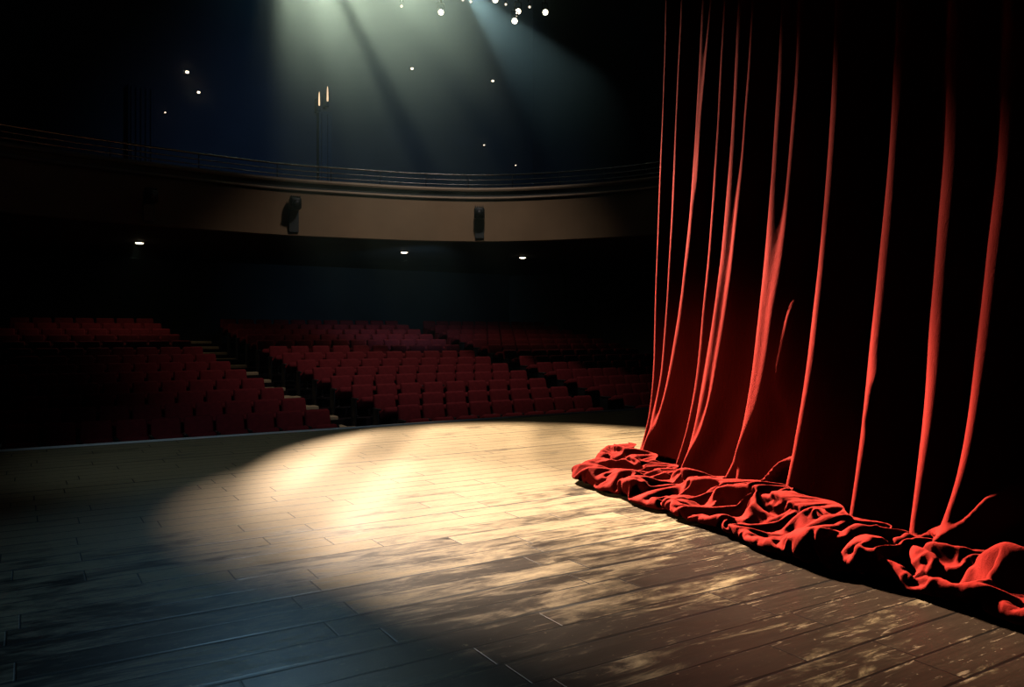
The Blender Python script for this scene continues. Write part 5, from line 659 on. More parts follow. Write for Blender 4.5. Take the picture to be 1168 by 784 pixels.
    (3,-4,-12,18,-8,-1,5,-3,0,-5,3,-2,17,-24,-1,2,-1,1,-3,0,0,4,-4,-1,5,-1,-4,0,-1,3,2,2,-4,1,0,2,-4,0,1,-3,4,-2,0,-1,0,-1,3,-3,3,-3,8,-1,-7,1,0,0,0,0,0,-1,1,1,0,0,0,5,-4,3,5,-3,3,-10,0,1,1,2,-1,5,-7,0,0,0,0,1,-1,0,1,-1,0,0,0,0,3,-5,8,-3,-1,-2,-1,0,0,0,0,0,0,1,1,-2,1,1,0,0,-2,0,-1,2,0,-1,-1,1,0,0,0,1,-1,0,-1,1,0,1,0,0,-2,6,-3,-2,0,0,-1,2,-1,0,0,0,1,-1,1,-1,1,0,2,-1,-1,1,-1,0,0,1,0,-2,1,0,0,0,0,-1,0,1,-1,1,0,-1,1,-1,1,0,0,3,0,-3,1,-1,-1,1,0,-1,1,0,-1,3,-1,-2,-1,0,1,6,-4,-1,-2,13,3,-17,2,6,-9,6,10,-15,0,1,10,-9,2,-3,0,5,-5,1,-1,-1,1,1,1,4,-6,1,-1,0,2,-2,0,0,1,5,-4,-1,1,0,2,-2,4,0,-4,0,-1,0,0,0,1,3,-2,0,-2,0,0,1,2,3),
    (4,-13,9,-5,3,-3,11,-7,-1,-5,1,4,-5,9,-16,-1,-1,0,1,-1,0,2,-1,0,-1,4,-5,1,0,5,7,-10,8,-7,-1,5,4,-4,-6,-2,0,3,-1,-1,0,0,2,-1,-1,2,-1,0,0,-1,1,0,-2,1,0,0,0,0,6,-5,0,2,5,1,-5,0,-3,0,-1,0,1,2,0,-1,0,-1,0,0,0,0,0,2,-1,-1,2,-2,2,2,-3,9,-10,2,1,-3,0,-1,0,-1,1,0,0,0,1,0,1,1,-1,-2,0,3,-3,2,5,-6,-2,0,0,2,-2,2,0,-1,1,-1,0,0,0,4,-2,8,-9,-1,1,-1,1,-1,-1,0,1,0,-1,1,0,0,0,1,1,1,-3,2,-1,0,0,0,-1,1,0,-1,0,0,0,0,0,1,0,-1,1,0,0,0,0,0,-1,3,0,-1,0,-2,1,0,-1,1,4,-4,0,-2,3,0,-2,1,-2,2,0,0,9,-7,-2,1,1,-4,10,-11,1,15,-12,-1,-1,0,-1,2,-3,1,2,-2,0,0,2,4,-4,6,0,-7,-1,0,1,-1,1,-1,0,1,2,-2,0,2,3,-4,1,1,-1,0,-1,-1,0,0,0,1,-1,0,1,-1,1,1,4,5),
    (-5,3,2,-5,6,-4,4,-3,0,-5,3,0,-7,-6,11,-9,2,-3,1,0,-1,0,7,-7,2,0,-1,0,3,1,1,6,-9,11,-5,-7,9,1,-5,-6,-3,2,1,1,-1,1,-1,-1,0,0,0,0,4,-2,-1,0,-1,0,0,0,0,0,2,1,-1,0,7,-2,0,-4,2,5,-9,0,-1,3,-1,-2,2,-2,0,1,0,0,1,1,-2,0,2,-3,0,3,10,-10,1,0,-1,-2,-1,1,-1,0,1,3,-3,-1,1,0,-1,1,-1,0,0,0,9,-9,6,-1,-3,-3,0,0,1,1,0,-1,0,1,-1,1,0,-1,5,-3,-1,0,-1,1,-1,-1,0,0,0,0,1,3,-4,1,0,0,-1,6,-5,2,-1,-1,0,0,1,0,0,0,0,0,-1,-1,4,-1,-2,1,1,0,-2,1,0,1,0,1,1,-3,1,-1,0,0,0,0,0,0,1,1,-3,1,-2,1,0,0,6,-1,-3,-2,0,10,-3,5,-13,2,-1,4,7,-9,-2,0,0,-1,0,0,1,-1,0,0,0,1,12,-11,9,-6,-3,-1,-1,0,3,4,-7,0,0,1,2,4,-5,0,1,2,0,8,-8,-3,0,0,-1,1,1,-1,0,0,2,1,4,1),
    (-2,0,2,-5,-2,5,2,-3,1,-6,5,-1,-6,2,-9,1,1,0,-2,4,-3,-1,1,5,-3,0,-1,-1,7,0,-2,-2,9,-6,0,2,-3,5,-1,-6,-3,-1,2,0,0,0,-1,0,0,1,-1,0,2,3,1,-4,-2,3,-3,-1,1,0,2,0,1,-1,1,1,0,-2,0,0,1,-2,0,0,1,-1,0,0,0,0,0,0,0,1,0,0,-1,0,0,2,-2,9,-5,0,0,-2,-3,1,0,0,-1,1,4,-5,1,0,0,-1,0,1,2,6,-9,17,-10,5,-2,-9,-2,0,0,2,3,-4,0,0,0,1,1,-1,10,-9,0,-1,0,-1,0,-1,1,-1,0,2,-2,2,-1,0,0,0,0,0,6,-6,2,-1,-1,0,0,1,-1,1,0,0,-1,0,0,2,-1,0,1,-1,-1,1,0,0,1,-1,5,-3,-1,8,-9,2,-2,1,-2,1,2,0,-3,1,-1,0,0,1,-2,6,-5,0,1,7,5,-9,1,1,-3,-1,2,10,-14,-1,1,0,0,2,-1,1,-2,0,4,1,-4,10,-11,13,-10,-2,-1,2,-3,2,0,-2,2,1,0,1,-2,5,-5,2,1,2,-1,-3,0,-2,2,-1,1,0,-1,1,0,5,4,-3),
    (-1,1,0,-5,2,-1,-2,5,-2,-3,5,-7,-6,-3,4,-3,1,0,-1,0,0,0,0,1,0,-1,1,2,0,6,-5,3,-4,0,-2,1,-1,2,7,-3,-6,-1,0,2,-1,-1,0,2,-2,0,0,2,-2,1,1,3,-5,0,-1,1,0,0,1,2,9,-10,0,1,1,-3,2,-3,6,-5,-1,2,-1,0,0,0,0,0,0,-1,1,0,0,0,-1,1,2,-2,1,9,2,-5,-1,-2,-2,-3,1,-1,1,-1,2,3,-4,1,0,-1,1,2,11,-9,18,-22,-1,4,0,3,-5,-3,2,-2,4,-2,-1,-1,1,-1,0,12,-6,-5,0,6,2,1,7,3,-13,-6,-2,3,-2,0,0,0,-1,0,0,0,3,-1,-1,-1,1,0,1,0,2,-3,0,2,-2,0,0,3,-2,0,-1,3,-2,0,0,0,4,-4,0,4,-2,1,-2,-1,0,0,1,-1,12,-6,-5,-1,0,-1,0,0,1,-1,1,0,2,1,-4,4,10,2,-1,-11,-1,-1,0,-2,0,1,1,-2,4,-4,1,2,-1,-1,1,-1,13,-5,-2,-4,-1,-1,0,-1,1,-1,0,2,3,-4,9,-8,-1,2,2,0,-1,-2,-1,1,-2,2,-1,1,0,0,3,4,1,-9),
    (1,-1,0,-4,0,-1,-2,5,0,-2,1,-9,-4,0,-2,4,-1,1,12,-14,1,-1,0,0,0,1,1,-1,1,0,0,0,0,2,1,-3,-1,1,5,1,-4,-3,0,0,-1,1,-1,1,-1,0,0,0,3,-2,-1,1,-1,0,0,0,0,0,0,2,0,4,-3,-1,-1,3,-3,0,1,-1,1,0,-1,0,0,0,0,-1,0,1,0,0,1,-1,0,0,4,0,1,-2,13,4,-9,-4,-2,-3,-3,1,0,0,-1,2,1,-1,-1,1,3,10,-10,16,-7,6,-7,-7,2,0,-1,-3,-4,1,1,1,-2,1,-1,0,9,-1,-6,-2,13,6,3,-7,-10,-3,17,-3,-12,-5,4,-3,6,-7,0,0,0,5,-6,3,-3,1,0,1,0,4,-4,0,1,1,4,-5,-1,0,0,0,0,0,0,0,1,-1,0,-1,1,0,6,-4,0,-1,-1,0,0,1,6,-3,-1,-3,1,2,-3,-1,-1,1,0,0,4,0,0,-3,1,-1,1,0,-1,1,0,-1,2,-3,0,2,0,0,-1,2,6,-4,3,2,-8,5,5,-7,-2,-1,0,-2,3,-3,2,2,4,0,-8,0,1,0,12,-9,0,-1,-2,-1,1,1,0,0,0,1,3,5,-5,3),
    (5,-2,-3,-4,-1,1,-2,4,0,1,-4,-10,-2,3,-2,8,-8,4,-3,17,-19,1,1,0,-1,0,2,1,0,-1,1,-1,2,0,-3,0,0,0,0,11,-6,-5,0,0,0,0,0,1,-2,0,0,0,0,0,0,1,0,-1,-1,1,-1,1,0,1,5,0,-5,0,-1,0,1,0,0,1,1,-2,-1,3,-2,0,-1,1,0,-1,1,-1,0,2,-2,12,6,4,-12,-6,4,6,6,-8,-5,-2,0,-3,-1,0,0,1,0,0,-1,3,9,-7,10,-10,6,4,1,2,-1,-3,-5,-5,-2,-1,4,1,-5,0,2,1,0,3,-5,21,1,-4,-5,5,0,-3,-16,13,3,-13,-5,2,5,-3,-4,0,2,-2,8,-8,3,0,5,-4,6,-10,3,4,-1,-6,2,10,-3,-7,2,-3,0,0,0,-1,1,0,1,-1,0,0,1,-1,7,-5,-1,0,4,-3,3,-1,14,-10,-8,7,-7,0,0,0,0,1,3,-1,2,0,-3,-1,2,-4,13,-11,15,-14,-2,0,1,0,0,0,1,2,2,2,-7,0,9,-5,3,0,-4,0,5,-5,-4,2,-1,3,-1,-2,0,9,4,-3,-9,1,0,-1,-2,3,-3,0,1,0,1,0,6,-2,-2,0),
    (0,14,-15,-1,-3,3,-6,6,-5,15,-23,-3,4,-2,6,-4,18,2,-5,-6,0,-10,-1,2,1,-1,5,-4,0,0,-1,0,10,-10,6,-4,4,-4,0,3,1,-5,-2,0,0,0,0,0,-1,1,1,5,-2,-3,-1,-1,1,-1,1,3,-1,-3,-2,7,-1,-2,2,-3,0,0,-1,0,1,0,1,-2,1,2,-2,0,0,0,0,-1,1,-1,2,1,6,6,1,-3,12,-9,-9,6,2,4,-6,-6,4,1,-9,-1,0,0,0,0,2,7,-7,7,-2,4,-5,7,7,1,-1,-1,-5,1,-11,-5,4,0,0,-1,1,0,3,-1,18,-7,-9,-6,-2,-1,1,1,8,-6,5,5,-12,-1,0,6,-5,0,1,1,-2,4,-4,4,0,6,-12,9,-4,-1,-4,8,2,-7,4,7,-6,-7,0,0,1,-1,0,0,-1,0,3,8,-5,-6,3,-2,1,-2,2,1,1,1,-4,15,0,-8,-3,-5,1,0,0,1,6,-4,-1,0,-2,3,-1,12,-9,2,1,2,-5,-5,0,2,-1,-1,2,6,0,-1,3,-7,3,-5,6,2,-3,-1,-1,0,-1,-2,1,0,2,-4,7,-6,-1,1,-1,4,2,-2,4,4,-7,-4,1,-2,1,4,3,-4,-4,0),
    (-13,0,15,3,-5,-6,1,0,-3,-8,-1,3,1,-2,1,3,-4,-1,4,3,8,-8,-6,-1,1,1,-1,1,0,0,1,5,0,9,-12,1,-1,3,-1,-5,12,-10,-1,1,-3,0,-1,1,0,1,4,-4,0,14,0,-11,-3,-3,3,0,-1,-1,1,5,0,-4,-3,1,0,-1,2,0,1,-1,0,0,0,2,-1,-1,-1,0,0,0,1,0,0,2,6,-5,3,10,1,6,-2,-9,0,3,1,-4,-9,5,4,-12,1,1,-1,0,9,-3,-4,0,-1,0,0,-2,3,4,4,3,1,0,2,-12,-1,0,-1,5,-4,4,-4,-1,5,-7,-2,6,1,0,-2,-2,-1,-2,2,8,-1,-7,0,2,0,-2,2,-2,1,-2,4,3,-3,-6,4,1,1,-6,13,0,-4,2,0,-3,-6,0,1,0,-1,2,-2,5,-5,0,9,-5,-4,2,-2,1,0,-1,0,3,-3,7,-5,1,11,-12,4,-4,1,-2,-1,2,2,-3,2,8,2,0,-10,-2,0,7,-9,13,-3,-5,-3,1,-1,0,5,3,-2,3,2,2,-10,5,-4,4,-3,-2,0,-2,0,1,-1,0,-1,6,-3,-3,-1,0,2,-2,5,-1,6,-7,3,-4,3,-1,-1,2,1,-5,0,4),
    (7,-17,3,18,-13,-7,8,-6,-5,-4,3,-2,-1,1,3,6,-8,6,-7,5,2,0,1,-7,2,-3,1,1,-1,2,4,6,-7,1,9,-4,-6,-3,-2,3,4,0,-6,1,-2,-1,1,0,-1,1,-1,0,4,-3,6,11,-11,-8,2,-1,1,0,7,-1,-5,-1,-2,-1,1,0,-1,1,0,3,13,-10,-3,-3,12,-11,2,-3,1,-1,1,-1,1,16,5,-11,4,-9,-6,2,1,2,3,3,4,-1,-4,-7,6,-1,-5,-2,6,-3,0,-1,1,-1,0,1,-1,-2,1,0,4,3,7,-2,-3,-3,-1,1,-1,2,0,3,8,-4,-15,5,4,-7,-1,-1,0,1,0,-1,0,-1,14,-10,-2,3,1,-4,0,1,0,1,3,-2,-5,1,8,-10,0,8,-7,1,3,4,-4,-2,3,-4,-1,1,0,1,-1,2,-3,5,-2,-1,13,-1,-13,1,1,-1,-1,13,-12,3,0,-3,1,0,0,1,-1,-2,0,3,-1,-1,7,-7,0,2,1,-4,0,0,1,-1,4,0,-4,1,1,0,5,1,-2,1,-4,-2,0,-1,1,6,1,-3,-1,-2,0,-1,2,-1,-1,-1,-1,13,-1,-8,-2,0,2,1,2,-4,1,-1,1,0,-1,9,-9,-1,2,1),
    (-17,18,-9,1,7,-9,1,-3,-3,-2,-1,0,0,8,13,-19,2,-2,1,0,6,0,-5,3,-3,-1,-1,3,0,12,2,-12,-3,0,3,7,7,-3,-6,-5,-1,5,-6,-1,-1,0,0,0,0,1,1,8,-6,-6,0,7,10,-15,0,-1,2,-2,5,1,1,1,-9,1,-1,0,0,0,-1,5,7,7,-8,2,-6,0,6,-7,-6,2,-2,3,4,1,-4,12,-13,1,-2,5,-2,-3,2,4,5,2,2,-11,-1,7,-7,-2,1,2,-1,-2,3,-2,2,0,-4,1,0,1,0,-1,3,4,2,-2,-1,1,-2,1,1,5,-3,-11,4,0,-3,1,1,3,2,0,1,7,-14,0,0,14,-14,0,3,1,-2,-2,1,2,2,-6,1,12,-14,7,8,4,4,5,-12,-9,-5,1,1,-2,-1,0,1,-1,0,2,-2,7,-6,2,-2,6,-4,-3,2,-1,1,1,-2,0,6,-4,-2,-1,0,6,-6,1,1,15,-16,10,-10,7,10,-13,9,-5,-7,0,-1,3,0,-1,-1,-2,1,2,6,-5,-1,-2,-1,0,0,1,2,1,4,-2,-2,-2,0,0,2,-3,1,7,-4,-4,3,2,-4,2,-2,3,-1,-2,2,0,-3,1,3,0,-4,0,6,-4),
    (1,-17,-1,3,7,2,-5,-2,-4,0,-1,7,18,2,-15,14,-7,-16,7,-8,5,0,-2,0,-1,10,1,-2,2,-1,-9,-2,0,0,3,1,-3,0,5,1,-3,4,-3,-2,-2,-1,1,1,0,0,3,7,12,-11,-1,-11,5,2,-8,-2,4,3,7,-4,-6,10,-9,-4,-1,-1,1,2,0,11,-5,3,0,3,-11,8,-9,5,-5,1,-1,4,6,-6,-3,0,0,-1,6,-2,3,0,-3,-4,3,8,-1,1,-10,6,1,-7,5,0,-1,3,-5,3,-2,-3,4,-3,2,-5,1,5,-3,2,4,10,-16,6,2,-9,12,-3,-8,4,-2,2,7,-2,3,5,5,-1,-12,-7,18,-12,-8,2,-1,0,5,-3,-2,3,-6,7,-8,2,14,-5,-1,6,11,4,-3,-10,6,-3,-12,5,-5,-5,-2,-2,0,1,1,2,-1,12,-6,-7,0,1,-1,-1,-1,7,-5,0,0,3,-1,2,-4,1,-3,0,3,1,3,-4,-2,3,10,5,-6,9,-3,-1,-3,-11,7,-11,3,1,-1,-1,0,7,-5,-3,5,-2,-2,5,8,1,-12,-4,7,0,-4,1,-1,-2,2,0,2,-4,3,3,3,-1,-3,-4,5,0,-4,0,-1,2,-2,4,0,-1,0,-1,2,-4),
    (-6,3,-7,-3,-3,7,-4,0,0,2,8,11,0,-1,-2,-10,7,3,-11,-3,-1,4,8,2,-1,-9,12,2,-9,-5,-4,0,3,-1,-2,1,-3,9,-1,-8,-1,4,4,-3,0,-5,3,-2,2,6,-4,2,1,9,-13,3,-3,7,-9,-5,6,8,-7,9,0,-9,11,-13,-5,0,0,2,8,10,-16,6,-2,-3,3,-1,-2,4,-1,-2,-2,8,2,-9,0,0,7,-8,-2,0,3,3,3,3,-10,3,7,5,0,-12,13,3,-15,8,-8,10,-1,-11,6,-6,3,2,-6,6,-5,1,-2,2,1,9,-4,-8,16,-9,-7,3,1,-2,3,-3,-2,15,7,-2,-4,2,5,-13,-9,16,-1,-15,11,-12,0,4,2,-6,8,-9,13,3,-10,10,7,10,-16,-12,-1,2,-2,4,12,-19,4,5,-7,-4,9,-5,10,-10,14,-14,13,-10,-2,-3,1,-1,2,-2,2,-2,1,15,-4,-3,-9,10,-11,-2,1,0,8,-7,13,-8,2,-4,-1,3,2,1,-3,1,-4,3,-3,-2,1,2,4,-5,-2,7,-8,1,10,1,-3,-8,15,-11,-3,2,-5,4,3,-3,1,0,3,-5,0,1,-1,6,1,-6,-1,1,-1,5,-6,1,7,0,8,-15,5,9,-15,3),
    (-39,36,9,-14,-2,8,-9,0,1,13,2,-11,1,-8,-1,1,6,11,-1,-2,-4,5,0,5,-4,4,-18,15,0,-12,-2,13,-13,0,1,-1,8,-8,5,8,-1,0,-9,-1,9,-7,0,4,7,-7,8,-13,2,3,4,-3,-8,9,-8,-1,1,-2,8,-8,7,-38,35,0,-5,0,-5,17,-2,-11,4,3,6,0,-2,2,-10,5,0,10,-4,-1,-11,1,9,-8,-1,13,1,-6,-6,-5,5,2,8,-8,-4,13,-3,7,-17,12,6,-10,1,-9,9,-2,3,0,-12,8,8,-3,-3,-9,16,-14,9,-4,-2,4,1,2,4,-16,1,10,-3,5,-1,-11,-2,5,-9,2,11,13,-12,-11,17,2,-8,11,-11,4,-1,-6,-5,7,-4,12,-5,-13,17,-17,-3,4,1,4,-5,-1,5,1,6,2,-1,-2,-8,10,-9,1,0,8,-1,9,-6,-14,10,-7,7,-8,12,-13,10,-9,17,-7,1,-13,8,-7,1,3,-1,-3,11,-9,3,1,-4,1,-3,2,12,-2,-12,4,-3,13,0,-4,-9,12,-7,-3,7,0,-11,0,0,12,-14,21,-12,-5,7,-5,4,4,-9,13,-15,2,16,-12,-7,5,8,2,-12,10,-10,-2,10,0,-10,10,-8,9,3,-13,8,-8),
    (-14,-27,30,8,-1,-8,8,0,4,-7,1,7,-7,-1,6,2,-5,-7,3,4,-4,2,0,-8,12,-6,11,-14,7,1,6,-10,15,-4,-5,-1,-6,9,-9,9,-1,-8,13,-5,-7,7,-8,-1,5,2,0,-4,-3,14,0,1,-5,-11,14,-3,-12,16,-12,8,-30,18,-32,39,-4,1,3,0,7,5,-4,-10,11,-10,0,12,-5,-9,10,-8,7,-11,2,7,-6,12,-9,-8,7,8,1,0,-12,2,8,-2,-3,-9,8,-5,10,-10,2,7,-36,34,-3,4,-11,16,-3,-8,-3,12,1,2,-16,11,-10,3,8,-4,-7,9,-7,7,-1,-7,9,-5,3,7,-5,-11,13,-3,-10,1,16,-4,-13,5,2,-4,8,-4,-3,8,-38,0,1,24,10,3,-10,11,9,1,-7,-15,17,-7,-6,7,-10,2,4,1,-1,-5,4,-4,7,-8,-1,5,1,1,-4,6,-10,10,-10,11,-1,3,-12,8,-1,-1,-1,3,-3,1,-2,3,-7,14,-2,-2,5,-4,3,-8,-7,8,1,-3,0,-5,6,-1,2,-5,8,-4,-2,10,7,-7,-6,-10,21,-17,4,3,-9,6,-4,4,4,-11,7,3,1,-6,2,-1,-6,11,5,-13,2,3,-4,0,4,-8,8,-13,7,3,8,9),
    (-17,2,-26,1,1,2,0,-2,-3,33,-2,0,0,13,-5,2,0,-3,-34,-5,-1,1,-1,3,-7,6,-3,1,-1,2,3,3,32,11,-2,3,-10,-5,8,-8,2,8,-48,2,1,2,1,-2,-3,3,0,8,32,-7,12,-4,1,-46,0,44,3,-9,6,-17,-4,27,-20,-31,41,1,3,-8,4,-2,5,4,-6,2,4,-16,16,-43,2,2,-1,0,1,2,2,29,9,-1,-9,-5,10,6,0,-10,-6,10,4,-47,-3,4,-1,0,-1,0,35,-34,1,6,3,29,10,-3,-4,-10,5,4,6,-46,-1,-4,0,5,-3,1,1,-1,-1,6,-5,6,39,-3,7,1,-5,0,2,2,-12,8,-45,-1,-1,0,-1,1,0,0,34,-2,2,-28,-1,3,36,-3,11,-6,8,0,-17,9,0,-39,-8,-3,0,3,0,0,-4,9,1,5,-5,0,-3,1,-2,2,2,1,0,-2,4,1,0,-2,-2,-2,0,0,1,1,-2,1,-1,46,4,-5,-5,4,-11,16,-2,-48,-1,0,2,1,-1,0,2,-1,-2,3,3,35,6,0,2,2,-19,6,8,-52,2,1,2,4,-1,-1,1,6,24,11,3,-3,3,-9,4,5,-49,-3,2,3,-1,2,-4,13,-8,9,30,4),
    (-12,-3,0,-2,0,0,-1,2,2,-24,1,-1,0,-5,1,0,1,5,26,-5,0,-2,0,-1,3,-2,1,0,0,1,1,2,-26,30,5,-2,8,-39,-5,-3,-4,-1,39,-7,0,0,2,-2,1,1,0,2,-21,24,1,1,2,-1,-6,-35,0,-3,2,12,29,0,11,-20,-30,-2,2,-3,1,2,1,1,0,-1,-2,1,-3,38,-4,0,-1,2,0,1,2,-26,32,4,2,4,-13,-2,8,5,-42,-6,-1,38,-7,0,-1,0,1,0,1,-1,1,1,2,-29,37,4,-22,-14,-3,-3,-3,37,-7,-2,1,-1,1,-1,0,1,1,0,1,7,-31,38,-6,3,0,0,2,-5,8,-48,35,-4,0,-2,1,0,-1,0,2,2,-1,-1,1,2,-28,0,31,6,-7,4,8,-48,-2,34,2,-5,1,-1,0,-1,2,1,1,2,6,-5,-4,0,-1,0,-1,0,1,1,1,2,-1,1,-2,0,-2,0,0,-2,1,2,5,-34,34,9,2,-5,10,-14,2,3,-9,-3,-1,0,-1,1,0,0,1,1,4,-30,30,6,-1,1,6,-1,-51,39,-4,-1,-1,0,1,0,2,5,-27,1,-2,-3,-2,-3,-5,-3,40,-4,0,0,1,-1,1,1,0,2,-29,-1),
    (-15,0,0,-3,2,0,0,0,3,-4,2,2,-2,1,7,-1,0,-6,2,0,-3,0,-1,0,-2,2,-1,1,0,2,0,2,0,-30,0,1,0,34,-7,2,-3,-2,1,1,-1,0,-1,0,2,0,1,5,1,-28,-7,0,2,29,-3,-2,-1,2,2,5,1,-2,-4,0,-6,3,0,0,1,1,2,10,-10,0,-2,-2,1,0,0,-1,1,0,1,1,6,-5,-26,1,1,27,10,-36,-5,-1,34,-6,-2,1,1,-2,0,0,-1,0,2,-1,2,0,2,0,-30,4,20,12,-6,-3,0,2,0,-3,0,-1,2,-2,1,0,0,1,4,1,0,-32,2,0,-1,-2,-3,-2,-2,36,2,-2,-2,0,0,-1,1,-1,2,0,0,-1,2,0,0,2,-38,-1,3,1,-3,40,-5,0,1,-1,-2,0,1,-1,0,2,1,3,0,5,-5,-4,0,-1,-1,1,0,2,1,-2,3,0,-1,-1,-1,-1,0,-1,2,0,2,0,-27,-4,2,1,0,1,-2,28,2,-3,-1,0,0,-1,1,1,1,1,1,0,-28,-3,0,-3,-2,0,37,-2,-2,-1,0,0,0,0,3,1,-2,1,7,-1,-6,-2,0,-1,0,1,-1,-1,0,0,1,0,3,1,-3,3),
    (-15,1,-1,-1,-1,1,0,1,-1,1,1,0,1,1,0,-2,0,4,-4,3,-5,0,-1,0,1,-1,0,1,1,1,0,5,-4,-1,-1,2,0,0,5,-7,2,-3,1,-1,-1,0,1,0,0,1,2,8,-7,-2,-2,3,-3,0,0,-2,2,0,1,3,8,-9,2,-4,-4,1,0,1,1,1,14,-6,4,-10,-1,-2,-1,1,1,-2,1,0,1,5,-4,3,-4,2,1,-27,-4,29,0,-1,1,3,-5,1,0,-1,-1,0,1,-1,1,0,1,2,1,-2,-1,0,6,-5,6,-4,-3,0,2,-3,0,-1,-1,2,0,0,1,2,3,-2,0,-1,-2,1,1,-1,0,0,-1,4,-3,1,-2,-1,-1,0,0,1,0,1,0,0,0,2,0,-1,0,0,2,-2,1,0,2,-3,-1,0,-1,0,-1,0,1,1,4,-2,-2,2,6,-8,-1,0,-1,0,0,4,0,13,-6,-8,3,-4,0,-2,0,1,0,2,2,-1,0,1,-1,0,-2,2,0,3,-5,1,-2,-1,0,1,0,0,1,2,0,2,-3,0,0,1,-1,-2,2,3,-4,-1,0,0,0,2,3,-3,1,3,-3,2,1,-4,-1,-1,1,-1,-1,0,1,-1,2,0,2,-1,1,1),
    (-16,3,0,-2,-3,2,0,-1,3,-1,3,-1,-1,3,-4,4,-4,2,6,-7,1,-3,0,-1,-1,1,1,0,1,0,5,-4,2,-3,2,-1,3,-2,0,1,-1,-2,-1,1,-2,0,0,0,2,1,6,-1,-6,2,1,-3,0,0,-1,-1,-1,2,2,20,-15,-1,-2,-1,-5,0,1,0,2,9,0,-5,0,1,-3,-2,-2,1,-1,0,1,0,3,-1,2,-2,1,0,2,-2,-2,6,-4,-1,0,1,0,-2,1,-2,0,-1,-1,2,0,1,1,1,0,-1,1,-2,0,6,-5,6,-5,-1,1,-1,-3,0,1,-1,0,1,1,4,0,-2,1,-2,1,2,0,-2,-1,0,-1,0,2,-1,0,-1,-1,0,-1,0,1,0,1,0,2,1,-2,2,-3,1,-1,4,-3,3,-1,0,-3,0,-2,0,0,0,0,4,1,0,9,1,-10,-1,-2,-2,0,0,1,3,6,-1,8,0,-14,1,-2,-1,0,-1,1,1,1,3,-3,0,0,1,0,0,-1,2,0,-3,0,-1,0,0,0,1,1,1,3,-2,-2,0,0,1,-1,0,0,1,-1,-2,0,-1,1,2,0,2,1,-2,4,-5,5,-3,-2,-2,2,-2,-1,0,0,1,0,2,-1,2,0,-1),
    (-6,-1,-7,0,-2,-2,2,0,1,2,-1,1,2,-2,-1,-1,5,-5,2,5,-5,-2,-1,-1,0,0,0,1,2,1,-1,3,-3,0,3,-1,-2,4,-3,2,-3,1,-2,-1,-1,0,0,1,1,1,5,-2,-3,0,3,-3,1,-2,-2,-1,1,2,4,-1,1,1,13,-17,-4,-1,1,2,2,8,1,-6,0,2,-3,0,-4,0,-1,0,0,2,2,-1,1,2,-3,5,-5,-1,1,0,6,-6,1,-2,1,0,-2,0,-1,0,0,0,2,1,-1,2,-1,1,-1,4,-3,0,5,-5,5,-6,0,0,-3,1,-3,2,1,0,3,3,-4,4,-3,0,3,-3,-1,4,-3,-1,1,-1,0,0,0,-2,-1,0,0,0,1,1,0,1,1,0,0,-2,1,0,0,1,3,-3,2,-3,2,-3,-1,-2,0,1,1,6,-3,3,3,2,4,-10,-4,-1,-1,0,1,7,-4,6,-5,8,6,-16,-1,-1,-1,1,0,2,1,1,-3,1,0,1,3,-4,0,0,3,-3,-1,-2,0,0,1,2,0,2,2,-5,1,0,0,1,0,-1,0,0,0,-3,0,1,0,2,1,3,-2,8,-6,3,-7,4,-4,-1,0,-1,-1,0,0,1,0,3,1,-1,-1,3),
    (6,-21,6,-9,3,-3,0,3,1,4,-1,-5,9,-4,2,6,-11,7,-5,-1,3,-5,-1,-1,-1,0,1,2,0,3,1,-2,-1,5,-4,-1,0,1,5,-6,3,-3,0,-2,-1,-1,0,3,0,4,0,0,-3,-2,0,2,0,1,-4,-1,1,3,6,3,8,-7,-9,2,-6,-2,0,4,6,-3,-1,4,2,-7,10,-10,-1,-2,0,0,1,2,0,2,-1,-1,5,-4,0,0,0,0,-1,5,-5,2,-2,0,0,-1,-2,0,0,1,0,1,1,0,0,1,1,-1,6,-1,-6,5,-4,1,0,-2,-1,-3,1,-1,2,1,5,-3,0,0,1,2,-3,-1,1,0,5,-6,0,1,-1,1,-2,0,-1,-1,0,0,0,1,1,0,1,0,1,1,-2,0,1,0,1,3,-5,4,-4,-1,-2,-1,0,2,3,3,-4,5,4,-10,8,0,-7,-2,-2,2,4,0,5,-1,-3,2,-4,2,-1,-4,-1,0,1,6,-3,-1,2,-1,10,0,-8,0,-2,0,-1,1,-2,-1,-1,0,1,1,1,4,-4,3,-3,-1,1,0,3,-3,1,-1,1,-3,-1,0,1,4,0,-2,6,-5,3,0,-1,0,-1,-2,-1,0,-2,-1,0,2,1,1,0,0,3,-3),
